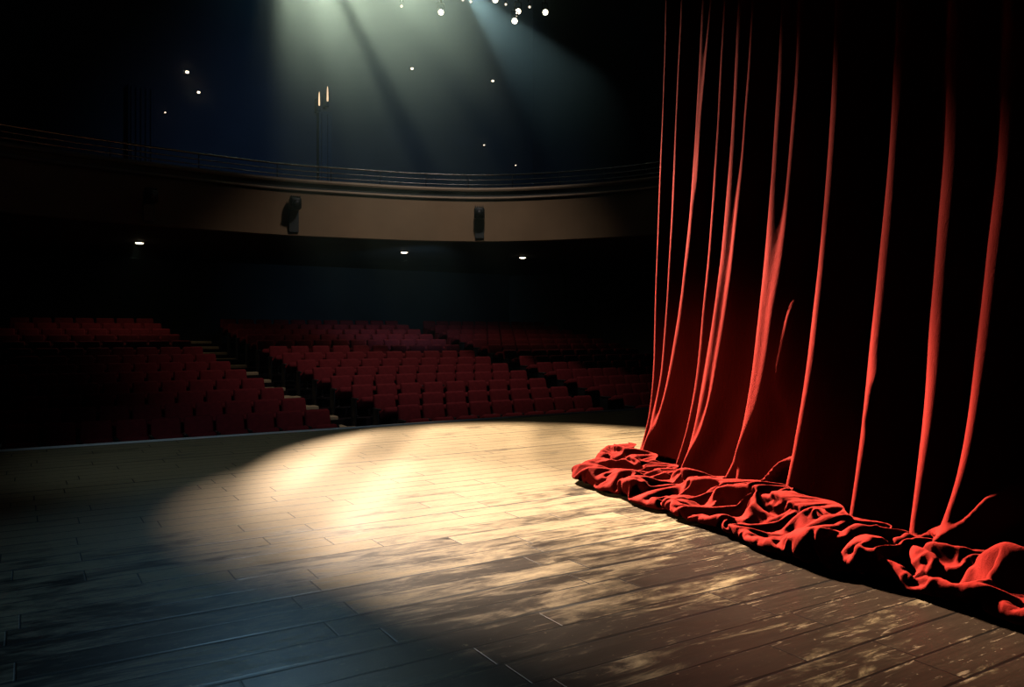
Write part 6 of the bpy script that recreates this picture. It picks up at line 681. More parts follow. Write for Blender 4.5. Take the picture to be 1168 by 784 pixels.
    (2,-3,-18,6,-4,0,0,3,2,-1,6,11,-4,7,-1,-8,4,-10,-3,-2,0,2,-4,-2,-1,0,1,2,2,0,0,0,1,-1,3,2,-1,-2,-2,3,-4,1,0,-2,-1,-2,0,3,4,4,-3,-1,14,5,-5,-7,-10,3,-3,-5,2,9,4,-7,9,7,-14,5,-7,-10,2,10,3,-2,-5,6,0,6,-11,4,-4,-3,-3,0,1,2,2,0,1,1,-1,2,4,1,0,-3,-3,-2,2,-3,0,0,-1,-1,0,-1,-1,1,1,2,1,0,1,-1,1,0,-1,0,4,-3,0,1,-3,1,-1,-3,-1,1,0,5,-2,0,4,-3,0,1,3,2,-1,-2,-3,3,-4,-1,2,-1,0,-1,-1,-1,0,0,0,2,0,2,0,0,-1,1,4,3,1,-1,-4,-3,3,-4,2,-1,-2,-3,0,2,5,-4,9,1,-8,6,-6,9,-2,-8,-3,-1,8,0,5,-7,8,-6,2,4,-6,-3,-4,1,3,-2,4,-3,3,7,-6,-2,4,-1,-4,-1,1,0,-1,-2,-1,-1,2,2,3,-3,2,1,7,5,0,-3,-7,-3,-2,1,-1,-1,-2,0,4,0,2,1,-2,1,-2,2,3,-2,0,-2,-2,-2,0,-1,0,1,2,0,1,1,-1,1),
    (9,0,2,-2,3,9,9,2,-4,-13,-6,10,3,2,-13,14,-4,1,-13,6,-6,0,1,0,1,13,7,17,12,13,1,5,2,2,-4,-12,3,-9,-12,-14,-11,-5,13,16,10,7,-2,-9,-5,-19,-11,4,-3,6,-9,-8,0,0,-1,0,1,0,0,4,7,10,-15,-6,0,0,-1,2,-1,0,0,0,0,0,0,0,0,0,0,0,-1,0,1,0,0,0,-1,1,1,3,1,8,11,12,-13,-18,5,6,3,-6,-5,-5,-2,-2,1,0,2,-2,5,-6,7,-5,-1,0,6,9,-16,13,3,-2,-3,-9,-1,-1,1,0,0,0,0,0,1,-2,1,0,-1,0,0,0,1,0,0,0,0,0,0,0,-1,0,1,0,-1,0,1,3,-4,2,-2,2,-1,2,-3,8,-8,0,1,3,0,-3,0,0,0,0,3,0,-3,-1,1,14,10,1,1,0,-2,1,0,-4,-7,-14,0,0,9,19,-12,-10,-6,-1,0,1,0,-1,1,0,0,0,0,2,-1,-1,16,-8,-8,-1,4,-3,13,-13,0,1,2,9,-1,1,2,8,-9,-13,0,1,-1,0,-1,2,1,5,8,9,7,-6,-9,-16,8,10,20,-4,-5,-6,-3,-10,9,3,8,6,5,0),
    (0,0,-2,10,-8,-1,-10,5,9,5,-9,-9,11,3,-3,-17,4,-1,16,5,3,3,1,-7,0,0,6,-13,3,-14,3,-3,3,-3,9,7,-11,-2,5,2,-3,-3,4,0,2,1,-6,2,-9,-2,3,1,15,-16,4,13,-6,0,2,0,-3,10,-9,-5,4,1,6,6,-9,-1,6,-9,1,0,-1,3,5,-7,0,0,0,0,-1,3,-2,1,-1,0,0,3,-2,-2,6,-5,3,-2,0,-1,8,6,-21,7,-11,0,4,4,1,6,-5,5,-7,8,-11,13,-13,10,-5,9,0,-5,-2,-13,-3,3,5,15,-8,4,-5,1,0,3,-3,2,-3,0,4,1,-3,0,1,-2,0,0,0,0,0,4,-1,-3,0,2,-3,2,-1,2,-3,-3,10,-8,4,-4,2,-2,14,-8,-3,5,0,5,-8,-3,0,6,-7,9,-4,10,-3,-7,0,1,-15,-2,2,0,0,-1,6,15,4,-1,-13,0,-9,-1,16,-2,9,3,0,-1,-2,-5,-8,5,-5,0,0,-2,9,1,-19,21,7,-3,-12,13,-28,13,6,1,-11,-4,12,2,1,-8,-2,5,11,-4,-4,-1,4,-5,-4,1,8,-2,3,7,-4,-3,-18,8,-9,-2,-1,0,1,15,-17,5,0,1,-8,12),
    (0,0,0,-5,15,-17,1,-5,5,10,0,6,-14,3,0,0,6,-5,5,1,9,0,-8,2,0,0,-1,-6,-10,8,-14,2,-1,5,-12,2,8,7,-4,6,6,-8,0,0,-1,-9,2,1,4,14,-8,-6,0,17,5,-15,1,-2,-1,-1,4,5,-4,-3,2,-3,15,-2,1,-4,-12,8,-5,0,1,4,0,-2,-3,0,0,0,5,-8,4,-2,1,0,4,-8,3,6,-12,12,3,-1,-7,-6,6,10,8,-26,1,4,8,-3,3,-7,11,-12,4,-7,14,-15,13,-12,13,-3,0,-18,29,-3,-12,-1,-1,4,6,-11,6,-3,5,-8,3,0,-1,2,3,0,-1,1,-6,2,1,-1,0,0,5,-9,3,1,3,-4,3,-4,2,0,1,1,-8,13,-8,4,-4,1,-3,-4,7,5,2,1,-3,-3,4,-13,15,-14,15,-11,14,-2,-6,-5,12,-11,0,-4,-4,0,5,-6,13,11,-10,-5,1,-16,9,12,-16,-1,8,15,-3,-1,-3,-3,-2,0,0,0,-6,11,4,-23,10,0,14,-24,20,-6,-2,6,-4,-3,0,2,5,-11,-1,7,0,4,-2,5,-8,-2,9,-3,-1,7,-4,-3,4,6,3,-27,10,9,-6,-5,-3,-7,17,-11,3,-5,13,2),
    (0,0,0,-3,1,10,-10,-4,-4,11,9,-14,10,-19,25,-8,-8,4,4,-9,1,0,12,2,-1,-1,0,6,-10,-10,3,-9,2,-8,7,-5,-1,2,10,-4,9,-1,-2,-1,-9,-3,0,0,-3,20,0,0,-2,4,5,8,-10,-4,-2,3,8,-5,4,-7,-15,-1,14,6,-7,-3,11,-6,9,2,-8,4,-9,7,-7,0,5,2,-5,-2,-1,2,-1,4,-6,2,6,-11,9,-13,3,-10,-2,2,2,5,11,15,-6,-11,-5,11,1,1,-15,15,1,-1,-15,15,-15,16,-10,-1,4,1,-19,14,2,0,-1,2,-4,8,-8,9,-6,-1,4,-5,2,1,-6,8,2,-9,5,0,1,-2,0,5,-10,5,-2,4,-4,3,-3,4,1,-5,1,-1,6,-11,14,-10,4,-1,-8,4,10,0,3,-4,-2,0,-8,12,-15,18,-18,16,-5,12,-6,-1,-3,-5,-7,3,-3,0,-1,5,-1,12,4,-11,-2,3,-18,2,22,-9,13,-10,-9,12,5,-10,9,-9,0,0,-2,-5,9,4,-18,15,-17,21,-14,9,8,-20,21,-12,-9,2,4,-1,13,-2,-18,2,16,-3,3,0,-12,7,3,-14,3,-6,16,1,-12,17,-24,16,4,3,-1,-6,-10,13,-13,12,1,-20),
    (-1,8,0,-7,-8,7,10,-9,-7,-3,18,3,-17,19,-20,12,-6,5,-5,1,-1,6,-6,-4,11,2,-18,4,-11,-2,1,7,-5,7,-9,10,-6,9,13,-6,-4,2,-13,3,-6,1,4,-5,26,-14,4,4,-5,-5,4,-8,25,-8,5,1,-5,-17,14,5,-11,4,-9,6,14,-5,-7,9,2,-21,20,-19,0,6,3,5,-4,-5,-4,11,-4,-2,1,0,-3,3,-2,10,-12,8,-13,13,-9,-9,-3,0,2,10,13,4,-14,-6,6,-5,5,-8,9,-3,11,-15,17,-11,12,-8,0,5,-7,-10,9,7,-6,-1,1,-6,13,-5,-6,4,1,0,3,6,-11,-8,9,0,7,0,-8,2,5,-12,5,1,-1,-2,3,-1,1,-1,2,0,-1,0,-3,12,-15,12,8,0,-1,-5,0,-3,3,-3,5,3,0,-14,11,-21,19,-22,2,-4,28,-2,-7,-1,-6,-4,19,-10,-8,-1,1,4,19,-7,-8,-6,4,7,-15,22,-5,-23,17,-12,14,9,-6,-3,-4,0,0,-2,1,-4,4,-11,21,-17,9,8,-22,29,-11,3,-8,-4,0,5,-10,2,7,0,-10,7,-7,4,5,5,-13,9,-16,13,-15,23,0,-19,8,-1,11,-2,-5,13,-10,1,-2,2,-16,16),
    (6,-7,-6,14,-9,-8,12,9,-10,-8,-1,14,8,-19,-1,-4,9,7,-3,4,-4,-2,-6,11,1,-15,13,-20,18,-10,-3,-5,7,-10,18,-10,13,-1,-5,19,-17,2,-3,-11,12,-9,-2,20,-3,-10,14,6,1,-1,-18,0,-10,27,-10,3,-14,-1,3,-4,19,-20,-2,9,8,9,-3,3,-29,22,-10,7,-7,-6,17,-3,-6,-4,4,-4,10,1,0,-8,2,0,4,-9,13,-13,12,-9,1,4,0,-6,0,0,7,-4,12,-12,-9,14,4,-8,-9,13,-12,15,-16,12,-2,6,-7,-2,2,3,4,-14,6,-1,-2,4,0,0,-3,2,2,1,6,-19,16,-9,-4,7,-6,11,4,0,-15,7,-1,-1,2,-1,0,0,0,-1,1,0,2,-2,2,3,1,5,-9,-1,1,6,-3,3,-2,-4,3,2,0,3,-21,9,-3,3,-11,13,-17,10,1,15,6,0,-25,15,7,-15,-5,3,12,6,4,-12,0,-5,17,-1,-31,5,-3,15,-16,6,11,5,-8,0,0,5,-10,0,13,4,-18,17,-9,-14,13,2,9,0,4,-14,-13,1,9,5,-4,-3,8,-14,16,-7,8,-17,9,-12,18,-15,4,6,4,-4,7,-22,12,0,11,-17,18,-18,19,-21,19,-25),
    (0,-6,6,-4,12,-10,-2,12,-1,-9,-7,1,3,-5,9,2,4,-7,10,-9,8,-14,8,8,-3,8,-21,1,-4,11,-5,5,-13,20,-14,18,-2,-2,-4,3,7,-8,-3,-3,1,1,-1,-5,6,13,0,-4,-2,-3,3,-3,-11,-9,23,-8,4,-8,-8,16,-14,16,-10,-8,12,6,7,-28,7,-4,3,8,1,-1,-10,9,-6,7,3,-1,-8,5,-4,8,-1,-2,-2,0,-6,14,-15,2,5,-1,0,9,-5,-4,5,8,-11,9,-10,-6,0,16,-11,-6,18,-16,11,-13,4,4,0,-1,2,0,-7,7,0,-1,-1,2,2,-5,3,0,-3,10,-17,21,-19,13,4,-2,-8,-3,-2,6,0,4,-3,-1,-1,1,2,-2,0,2,-6,7,-4,1,3,0,7,-12,-12,-1,0,-1,0,-1,8,-3,0,0,3,-3,25,-10,-14,4,7,-7,11,-19,4,0,-3,2,15,12,-6,3,-15,-2,2,17,1,2,-1,0,-2,-28,0,9,7,-14,13,-13,-3,17,3,-5,0,3,-10,7,-8,6,13,-11,11,-10,11,-13,7,6,-7,1,-12,6,6,-9,3,0,1,6,-11,14,-18,5,-2,17,-19,15,-9,-3,8,-3,-9,18,-27,18,-11,18,-17,20,-20,20,-28,22),
    (-3,3,0,8,-14,13,-11,4,11,-2,-13,-9,6,19,-7,7,-4,-2,-12,15,-16,12,5,-10,-1,1,0,2,-8,-5,19,-11,14,-12,17,-5,3,1,0,-6,6,2,-11,1,-6,7,-4,6,-17,17,3,-5,8,-2,2,-4,-6,-15,0,7,-2,1,4,-8,15,-11,11,-7,-2,1,-13,3,6,2,10,-13,5,1,-1,-11,22,-11,-2,4,4,-10,9,-10,4,7,-11,5,5,-11,8,-3,0,-1,7,-7,3,4,1,-3,6,-7,7,-7,6,-14,17,-12,-5,14,-13,9,-12,0,8,-1,2,-6,5,2,-3,-1,2,2,-1,-5,5,2,4,-19,9,7,15,-13,-11,-2,7,-8,4,3,1,3,-3,1,0,0,-3,6,-4,-2,6,-8,6,-1,4,-10,-10,1,13,8,-5,-2,-3,5,-14,4,-3,1,2,19,-5,3,-10,5,9,0,-18,-5,-3,10,-4,5,15,-12,-10,16,11,-26,-6,0,4,18,5,-6,-21,-1,12,10,-14,14,-12,15,-7,-17,23,-6,-3,0,2,-2,0,-5,7,-1,-14,22,-14,12,-8,10,-1,3,2,-13,0,4,-4,7,-7,-6,11,-3,-1,6,6,-16,18,-16,2,-4,-1,3,5,-1,0,-17,19,-15,20,-19,20,-28,23,-19),
    (-2,6,-1,0,4,-14,13,-12,10,6,-1,-11,-10,8,22,-15,-9,17,-9,-5,15,-3,-5,-4,-2,0,1,2,2,-7,-4,19,-9,13,-4,3,-2,-1,0,1,-4,9,1,-18,-9,11,10,-6,-1,-6,14,2,1,-3,-1,3,-4,-5,-22,1,0,19,-5,18,0,-4,-20,11,-12,-6,5,2,22,0,-13,11,-3,-2,3,-11,-9,19,-10,-4,-2,13,-13,5,6,-9,4,-1,-2,8,1,2,-2,3,-8,5,1,-5,0,7,-1,1,-4,-1,1,-1,4,-2,-3,-10,15,-11,3,-4,1,9,-6,0,0,-2,2,-6,12,-9,3,2,-3,6,-14,20,-7,2,10,1,1,-1,-11,-4,-3,-7,12,-11,16,-9,1,-1,0,-5,11,-5,-5,10,-9,8,-15,-1,14,11,-4,-5,3,-1,-7,-14,-1,1,9,15,2,-11,-11,14,1,9,3,-3,3,-10,-11,-7,17,-9,3,-13,13,-5,6,16,-31,-1,2,-2,0,-1,-1,17,0,-7,15,-14,15,-16,11,2,-20,24,-9,-13,13,-1,7,2,-20,-1,16,-13,10,-4,12,-6,7,-1,-3,-3,-9,2,7,-2,-9,9,2,-13,11,8,-6,10,-17,15,4,-27,11,2,2,-1,4,-3,-11,17,-17,20,-27,21,-19,25),
    (0,-4,7,0,-1,-2,-5,10,-4,8,0,-2,-8,-1,4,10,-3,-30,23,-11,8,7,1,-2,-8,0,1,-1,-1,9,-8,-2,19,-2,-1,-4,-9,5,1,5,8,-9,7,2,-2,-13,-2,4,11,1,-5,7,-8,6,-2,3,-2,-8,3,-18,12,-6,18,1,-9,8,-11,-19,-2,5,9,1,15,1,1,-6,0,5,-7,4,-14,4,10,1,-8,-11,5,7,-12,5,2,9,5,3,-1,-1,1,-16,1,3,-4,4,-1,2,-1,-1,7,2,-20,20,-7,0,-11,12,-8,7,-1,-2,-4,13,-5,-6,-1,0,1,4,-11,14,-16,11,5,-16,9,-2,14,-8,-2,13,-5,1,3,-6,-4,-2,-8,6,2,5,-9,2,3,1,-11,14,-1,-13,13,-12,9,8,4,-2,0,2,1,0,0,-8,3,-12,7,-10,-9,-4,9,-2,22,4,-9,-1,7,1,-7,4,-16,16,-27,8,-3,0,3,6,14,-19,-4,-5,-2,2,23,-12,4,8,-14,15,-19,5,2,-1,10,-19,25,1,-19,14,0,-11,3,10,-6,-4,-1,6,-15,7,-7,12,3,7,-12,6,3,-13,5,5,-12,3,13,-9,-10,3,15,-16,3,19,-19,7,-1,1,1,2,-1,-13,18,-25,19,-16,21,-21),
    (0,0,6,-4,0,0,-7,0,6,-3,10,2,-4,3,-27,7,3,13,-25,17,-5,6,4,6,2,-10,4,-4,4,1,-1,7,0,0,-2,-9,9,-8,-8,6,11,4,0,0,-2,-1,8,-2,1,-2,-2,0,1,1,-3,-4,3,3,-6,4,-6,5,5,-5,-2,-5,13,-23,-3,3,-9,23,5,2,1,0,2,-16,-12,10,8,-21,10,2,10,0,-1,-15,7,4,11,2,-12,4,-2,4,0,-4,-8,-7,13,-4,-15,9,2,3,-11,0,20,-20,7,11,3,-4,5,3,2,0,-9,-3,6,-9,-2,0,6,-12,11,-12,11,-12,1,11,7,3,4,0,-1,-9,10,-4,2,1,-6,-6,0,3,-8,-4,10,-2,-8,-1,13,-17,2,16,-11,14,5,-1,-2,-4,5,-6,-7,9,0,2,-6,-7,-8,-3,7,15,-5,5,5,-3,4,0,-14,13,-5,-1,6,-9,-3,-5,0,-4,-4,5,-3,5,2,0,2,10,-17,14,-11,-4,17,-21,18,-8,-9,15,-11,14,-22,2,26,-18,0,12,0,-6,-11,9,11,-15,12,-25,18,-13,13,-8,18,-19,7,-2,8,-12,0,10,-13,0,8,-2,-1,13,6,-11,6,-2,-5,-1,-3,4,-8,9,-17,20,-15,9,-9,12),
    (0,0,-2,3,1,0,-4,-3,0,7,-10,2,19,-29,18,-16,15,-11,10,-15,7,-10,6,4,-5,1,20,6,-3,1,2,1,-1,-6,-6,7,-6,-9,4,0,3,15,-12,-1,0,5,-3,5,-3,0,-2,-7,5,-6,9,0,5,0,-11,11,-8,9,-15,12,1,1,1,1,-14,-8,9,13,0,4,1,-1,1,0,-5,-23,1,9,-10,-1,1,8,-6,10,8,8,-2,-22,17,-1,3,-4,2,2,-9,5,-5,-5,6,-7,5,-5,2,4,-16,7,-2,18,4,2,-1,-10,6,5,0,-9,-4,3,-5,-2,-7,6,4,-3,-7,8,4,7,3,3,0,-3,-6,4,-5,-2,4,4,3,-3,-1,-2,-17,10,-8,-1,4,7,-10,18,-6,-4,12,1,-6,-4,-13,4,-10,11,12,-3,8,-2,-9,5,-9,1,6,2,4,2,1,0,1,-3,-5,4,-3,-14,-6,-2,15,-4,0,14,0,-17,5,14,-11,5,1,-9,12,-10,4,4,-20,22,-15,13,-11,-7,5,0,12,-13,-11,23,-1,-9,2,-13,12,14,-11,-7,1,3,-10,22,-14,15,-13,0,-10,14,-12,7,0,-2,10,2,4,2,-1,1,-4,4,-1,0,-12,-1,-1,-4,12,-13,16,-10,10,3,1,-2),
    (0,0,-1,2,1,0,-1,-8,0,3,12,2,-24,20,-15,19,-18,8,-2,1,-11,9,-11,2,3,13,3,5,2,-5,4,3,-6,-9,5,-2,-2,5,-8,-4,4,6,2,4,-4,6,-5,0,-1,1,-3,-1,-14,11,2,5,-3,3,7,-12,2,-12,21,-12,13,-3,-1,1,-8,6,-2,4,1,2,-4,7,-6,0,1,2,-15,7,-1,-1,-9,-6,13,11,4,-1,-24,15,-10,3,-8,-6,5,18,1,-5,-14,-3,-3,-2,11,7,2,-9,5,12,3,-9,10,-9,-11,14,-11,3,6,1,1,7,-9,-3,-5,9,-14,4,5,4,7,2,-2,-3,-8,-6,-7,0,7,6,-6,-4,-2,4,14,2,2,-13,4,3,-4,-1,10,-10,12,-7,4,-17,4,0,6,-17,11,-10,4,0,8,-4,12,7,-3,1,-2,-17,18,3,1,-2,-2,2,1,-14,-3,-6,1,8,-10,7,19,-2,1,0,0,-13,9,-1,0,-3,-13,14,2,-20,23,-13,11,-11,9,-13,1,-7,-3,20,-3,-20,5,-4,-3,14,17,-7,-14,7,-10,24,-2,-16,20,-2,-1,-5,-10,-5,11,-9,6,9,0,5,-2,-5,-10,-6,13,8,3,0,1,-16,1,5,-6,15,-7,2,5,-2,-3,-3),
    (0,0,-1,2,2,0,-3,-2,0,-5,5,-8,7,-6,10,0,7,-8,4,3,-3,-4,-6,-1,10,0,-14,11,4,-3,14,-2,-6,2,-8,-3,-5,7,5,-10,1,5,9,-10,15,-10,4,-4,7,-7,-8,-11,7,-2,9,1,-4,9,3,-2,5,0,1,5,-9,5,-4,-7,5,6,0,-1,-2,-6,6,-9,12,1,1,-1,-3,-19,0,1,8,8,8,-2,-3,-11,2,-13,10,-9,13,0,-18,2,20,0,7,-8,-8,-4,-3,14,0,1,8,-3,1,2,-11,-9,1,-7,10,-6,4,10,0,-9,5,13,0,-12,5,7,-3,3,0,-10,-4,-12,5,-6,6,-1,-2,-2,0,1,2,15,0,-4,6,6,-2,-3,3,0,-4,0,2,2,-26,10,-10,6,-5,17,-11,1,-7,4,4,-2,-7,11,10,-7,-5,15,0,1,-4,-1,2,-10,8,0,-1,-7,-2,-9,7,19,0,-11,4,5,1,3,-5,-1,-17,-9,12,-2,-6,27,-13,9,-1,4,-4,-1,-7,-4,0,-1,-6,5,-9,14,-5,6,-2,-7,21,-2,4,-4,3,-1,-14,9,-9,12,1,-7,-7,13,0,-1,-2,2,-9,-12,7,-2,-5,12,10,-10,8,-1,4,0,-3,4,-8,8,-18,3,3,5),
    (0,0,-1,0,4,0,-4,7,-16,4,2,11,0,6,-10,-5,-5,15,1,-5,0,-16,13,1,3,-7,-3,6,-13,28,-1,-9,-5,-8,-7,3,13,-3,1,-1,-2,1,7,5,-13,16,2,-2,-10,-5,-6,1,0,3,0,6,-1,7,-1,8,-1,-1,0,-2,5,-3,-8,0,-4,-1,14,-1,-9,3,-4,2,-4,-2,11,-1,8,-2,-3,1,4,0,-10,0,0,-9,-5,13,-15,9,-9,12,0,-14,-4,2,15,10,4,1,-14,-5,9,12,0,-3,-2,-13,-8,15,-2,-8,-5,0,-3,5,18,-4,2,-16,22,0,1,-1,-5,2,-17,3,-11,8,-2,1,1,-1,-7,2,1,-3,14,6,-5,0,9,2,0,-6,7,-12,6,4,-12,-3,5,-15,4,-4,18,-3,6,-7,-3,-4,1,-1,16,-4,3,5,-4,2,0,-6,1,3,-8,3,11,-7,1,-3,-7,10,-2,7,-15,10,-6,4,7,-5,4,-19,3,2,-13,-2,28,-10,8,5,-15,13,-8,7,-9,7,-10,-10,12,-5,8,-17,17,3,-11,17,-6,0,4,-12,7,2,2,-9,2,-11,13,6,1,-1,1,-14,9,-8,-11,16,-14,4,-3,-3,15,6,-5,-10,9,4,1,-14,11,-19,12,-9,1,0),
    (0,0,-1,1,1,0,-1,0,0,-7,-3,14,5,-15,14,-15,16,1,1,1,-11,8,-1,-3,-11,-7,12,-3,0,1,10,-4,-6,-6,13,-9,-1,1,-3,12,-8,1,4,6,2,-16,-3,7,-3,-1,-4,3,4,-4,2,7,0,7,4,0,2,-1,0,-5,-1,0,-4,2,7,-2,-1,1,-19,-5,3,8,4,7,-11,2,1,1,2,4,0,0,5,-8,-2,-3,-1,-12,13,-8,11,2,1,3,-5,-2,-10,7,10,5,5,-6,-3,6,-9,9,-14,-8,13,-1,5,-1,-11,7,-1,-14,13,5,-11,0,-7,12,-4,8,6,-16,-2,-5,3,0,3,4,-4,-6,1,-2,2,14,1,-2,-16,2,4,8,6,5,-15,15,-20,3,-3,3,5,-1,-3,4,-4,4,6,9,0,-15,-5,4,5,11,-2,-10,5,-3,3,4,-1,-22,10,12,-9,-2,11,0,3,-6,-3,5,-4,-7,7,3,3,5,-16,-4,7,1,-1,13,-11,5,7,-27,20,-18,17,3,-1,-15,20,-7,-8,8,-2,9,-8,0,10,-3,-13,8,-15,13,-15,8,6,-3,1,-7,8,6,2,-3,-5,-5,-10,6,17,-20,12,-6,-4,-3,1,20,-9,2,-15,10,6,-6,-11,10,-8,4,-2,-1),
    (0,0,-1,0,1,2,0,-8,14,-13,2,0,-8,19,-14,17,2,-5,-4,7,1,2,-11,-11,3,3,3,-16,32,-6,-4,-11,-5,17,-12,10,-15,3,5,-6,8,-6,4,2,3,9,-11,-14,5,1,4,-4,-3,4,0,5,2,4,-3,-4,-10,26,-18,-2,7,-5,12,7,-6,-1,-2,-5,12,-4,-12,-10,-1,12,1,-1,-3,5,3,-2,-2,-2,7,4,-9,-3,3,-4,-4,5,-4,4,16,2,0,-6,0,0,-3,2,4,5,-12,-4,14,-27,6,6,-10,4,-7,13,10,-9,-11,4,2,11,0,-8,-5,-3,9,-12,2,7,-1,-3,1,-1,1,2,-8,0,1,4,9,9,-2,-10,-3,-4,-2,0,0,12,7,-17,13,-18,9,-7,8,4,3,-11,-3,1,-3,6,14,7,-23,12,0,2,-1,1,7,-6,0,3,-20,4,-2,6,2,-1,8,-1,-2,0,5,1,4,-5,-3,0,-1,7,-8,-1,-7,3,18,-9,1,9,-22,4,-18,17,-12,0,28,-8,-11,19,1,-2,-5,6,3,-2,2,-26,9,-11,10,1,6,-17,1,14,1,5,-20,12,4,-11,2,9,-12,-3,13,3,-8,8,3,-17,-1,8,4,-2,1,-13,11,9,-2,-11,2,0,1,1),
    (0,0,0,0,0,1,4,-5,2,-2,-8,-1,22,-17,17,0,-3,5,-1,-4,3,-9,-10,1,-3,8,-1,10,1,-5,0,-4,5,2,1,-11,9,-19,7,0,-1,0,0,10,4,-6,4,-9,-11,2,10,-3,3,-4,-1,8,2,-4,-8,-1,20,-14,5,-2,0,4,-10,4,19,-20,0,-1,12,3,2,-2,-4,-10,3,-1,0,6,-3,0,-1,1,2,0,-5,-3,-3,8,-6,-3,2,-1,3,-7,15,11,-3,-4,2,-10,-3,5,6,-13,1,7,-16,1,12,-5,0,-8,6,-4,15,-8,0,9,2,-2,-9,-3,-3,9,-9,2,7,-4,3,8,-10,-10,2,9,9,-6,5,-12,-2,8,1,-3,-2,-3,1,-3,12,5,-14,3,-7,6,-4,15,-10,6,0,-9,10,3,-3,6,1,-3,0,0,0,0,-8,8,0,-6,-11,8,4,-11,10,-1,6,1,3,-9,8,2,5,-3,1,-6,-21,15,13,3,-1,1,-5,-2,8,-23,-11,-2,6,-6,19,-11,7,19,-14,-7,11,10,1,0,-7,6,-24,0,-3,12,3,-10,8,1,-13,3,18,-5,-12,0,5,-3,-2,-4,10,4,-1,5,2,-1,-1,-5,-9,3,7,2,-2,-2,-11,9,4,0,-3,1,1,1),
    (0,0,-1,0,2,3,-2,-2,-2,11,-10,-6,12,7,1,1,-1,-2,4,-11,3,-4,-3,9,-4,3,-2,5,-14,7,-1,3,-2,4,0,2,-9,7,-21,9,-3,2,-1,0,-2,0,3,5,-7,1,0,5,-8,5,0,2,7,-5,-1,-2,-5,0,3,4,0,2,1,0,-11,12,-6,2,2,-2,-13,9,-2,3,4,0,-3,4,2,-3,-2,3,1,-1,-4,-3,5,2,8,-12,-8,1,4,0,-8,11,10,1,-10,1,6,-14,13,-3,-11,9,4,-10,-5,5,12,-10,-7,12,-3,0,-4,8,5,-1,-6,2,-3,1,3,-11,-1,7,10,-8,-14,5,14,0,-4,0,-9,3,1,5,1,-4,1,-1,-3,-3,1,6,0,0,1,0,5,-11,7,5,-6,4,-5,1,-1,11,4,-8,0,0,-8,11,-6,4,-2,-5,-6,10,-11,10,-3,0,5,0,-2,8,-2,0,-5,14,-19,-1,0,-1,15,2,-3,2,-3,8,-19,-12,-2,21,7,-12,-3,3,-8,18,1,-6,1,0,0,-9,14,-23,0,8,3,1,0,6,-7,-1,-2,-3,4,14,-4,-20,3,13,-12,5,5,2,0,11,-2,3,-9,-1,-7,-1,7,1,0,0,-2,-8,8,2,-3,1,2,3),
    (1,-1,0,0,0,3,1,-4,-7,14,0,-3,1,8,2,-9,-17,2,1,15,-13,7,1,-10,16,-6,-2,3,-6,5,-3,11,1,-14,14,-1,0,-5,-2,-15,2,1,3,0,-1,0,4,-6,9,-10,3,7,-5,0,0,1,14,-11,-1,0,-2,-3,2,7,-4,2,3,8,4,1,-8,-8,0,-3,-3,-4,-1,3,9,-2,0,0,1,-1,-1,3,1,-1,-4,1,3,9,-16,11,-7,-7,2,1,0,-3,-1,10,-3,6,-4,-5,4,5,1,-7,1,4,-9,-5,13,6,-10,-1,1,1,-4,3,9,1,-6,-4,2,-1,3,-1,-3,6,-1,-10,0,5,-1,0,-1,10,-8,-2,3,0,9,-6,-3,-3,1,-2,-3,7,5,-4,-1,1,2,6,0,-12,9,0,-4,-1,3,0,4,0,-2,1,-2,-9,15,-7,1,-4,-2,-5,10,-15,12,1,4,0,0,-2,6,-1,2,-14,14,-13,0,-6,15,1,0,-1,11,-17,-11,-5,22,-9,10,9,-17,12,-11,-1,15,2,-15,1,-12,12,-15,4,4,2,5,-4,-3,5,-1,-1,1,-5,2,6,5,-10,-9,8,5,0,3,2,0,6,3,-7,-7,3,-5,-5,9,4,2,-4,5,-5,-6,5,-1,3,2,5),
    (7,-7,6,-16,5,9,-2,-1,2,4,1,2,-7,5,1,-1,0,-19,3,4,-2,-5,16,-3,-6,1,4,1,-2,2,-5,-6,15,1,0,0,2,-2,1,-8,-11,2,1,2,1,7,-12,5,-4,7,-11,0,15,-8,1,0,6,-3,1,-1,-1,-3,0,2,-3,-5,18,6,3,-2,1,-14,0,-3,-2,-3,0,-5,13,1,1,-2,-1,-2,3,1,0,-1,-2,0,8,-11,16,-13,15,-16,-6,4,3,0,3,-3,3,1,-4,-1,-5,11,-9,-2,-1,1,7,0,-1,10,-2,-10,1,3,-4,-1,10,1,0,-2,-4,-1,1,2,-3,4,-4,-10,17,-8,0,-1,1,-6,6,0,-1,1,4,-1,-5,1,-1,1,-5,1,7,4,-5,0,1,-5,0,4,-3,0,6,0,0,0,0,5,-2,0,1,-2,-5,4,-2,-2,0,-7,-1,7,0,2,2,1,-1,2,2,0,-7,10,-16,4,0,5,1,-6,11,-7,-4,-13,-2,22,-11,18,-11,10,7,-16,-4,-1,-11,6,18,-13,-1,-8,10,-3,2,1,-2,1,6,-14,12,2,-5,-1,-2,6,2,0,-6,-8,15,-3,4,1,0,3,4,-5,1,-1,-5,-5,2,2,-1,11,-3,1,-4,-8,7,2,4,2),
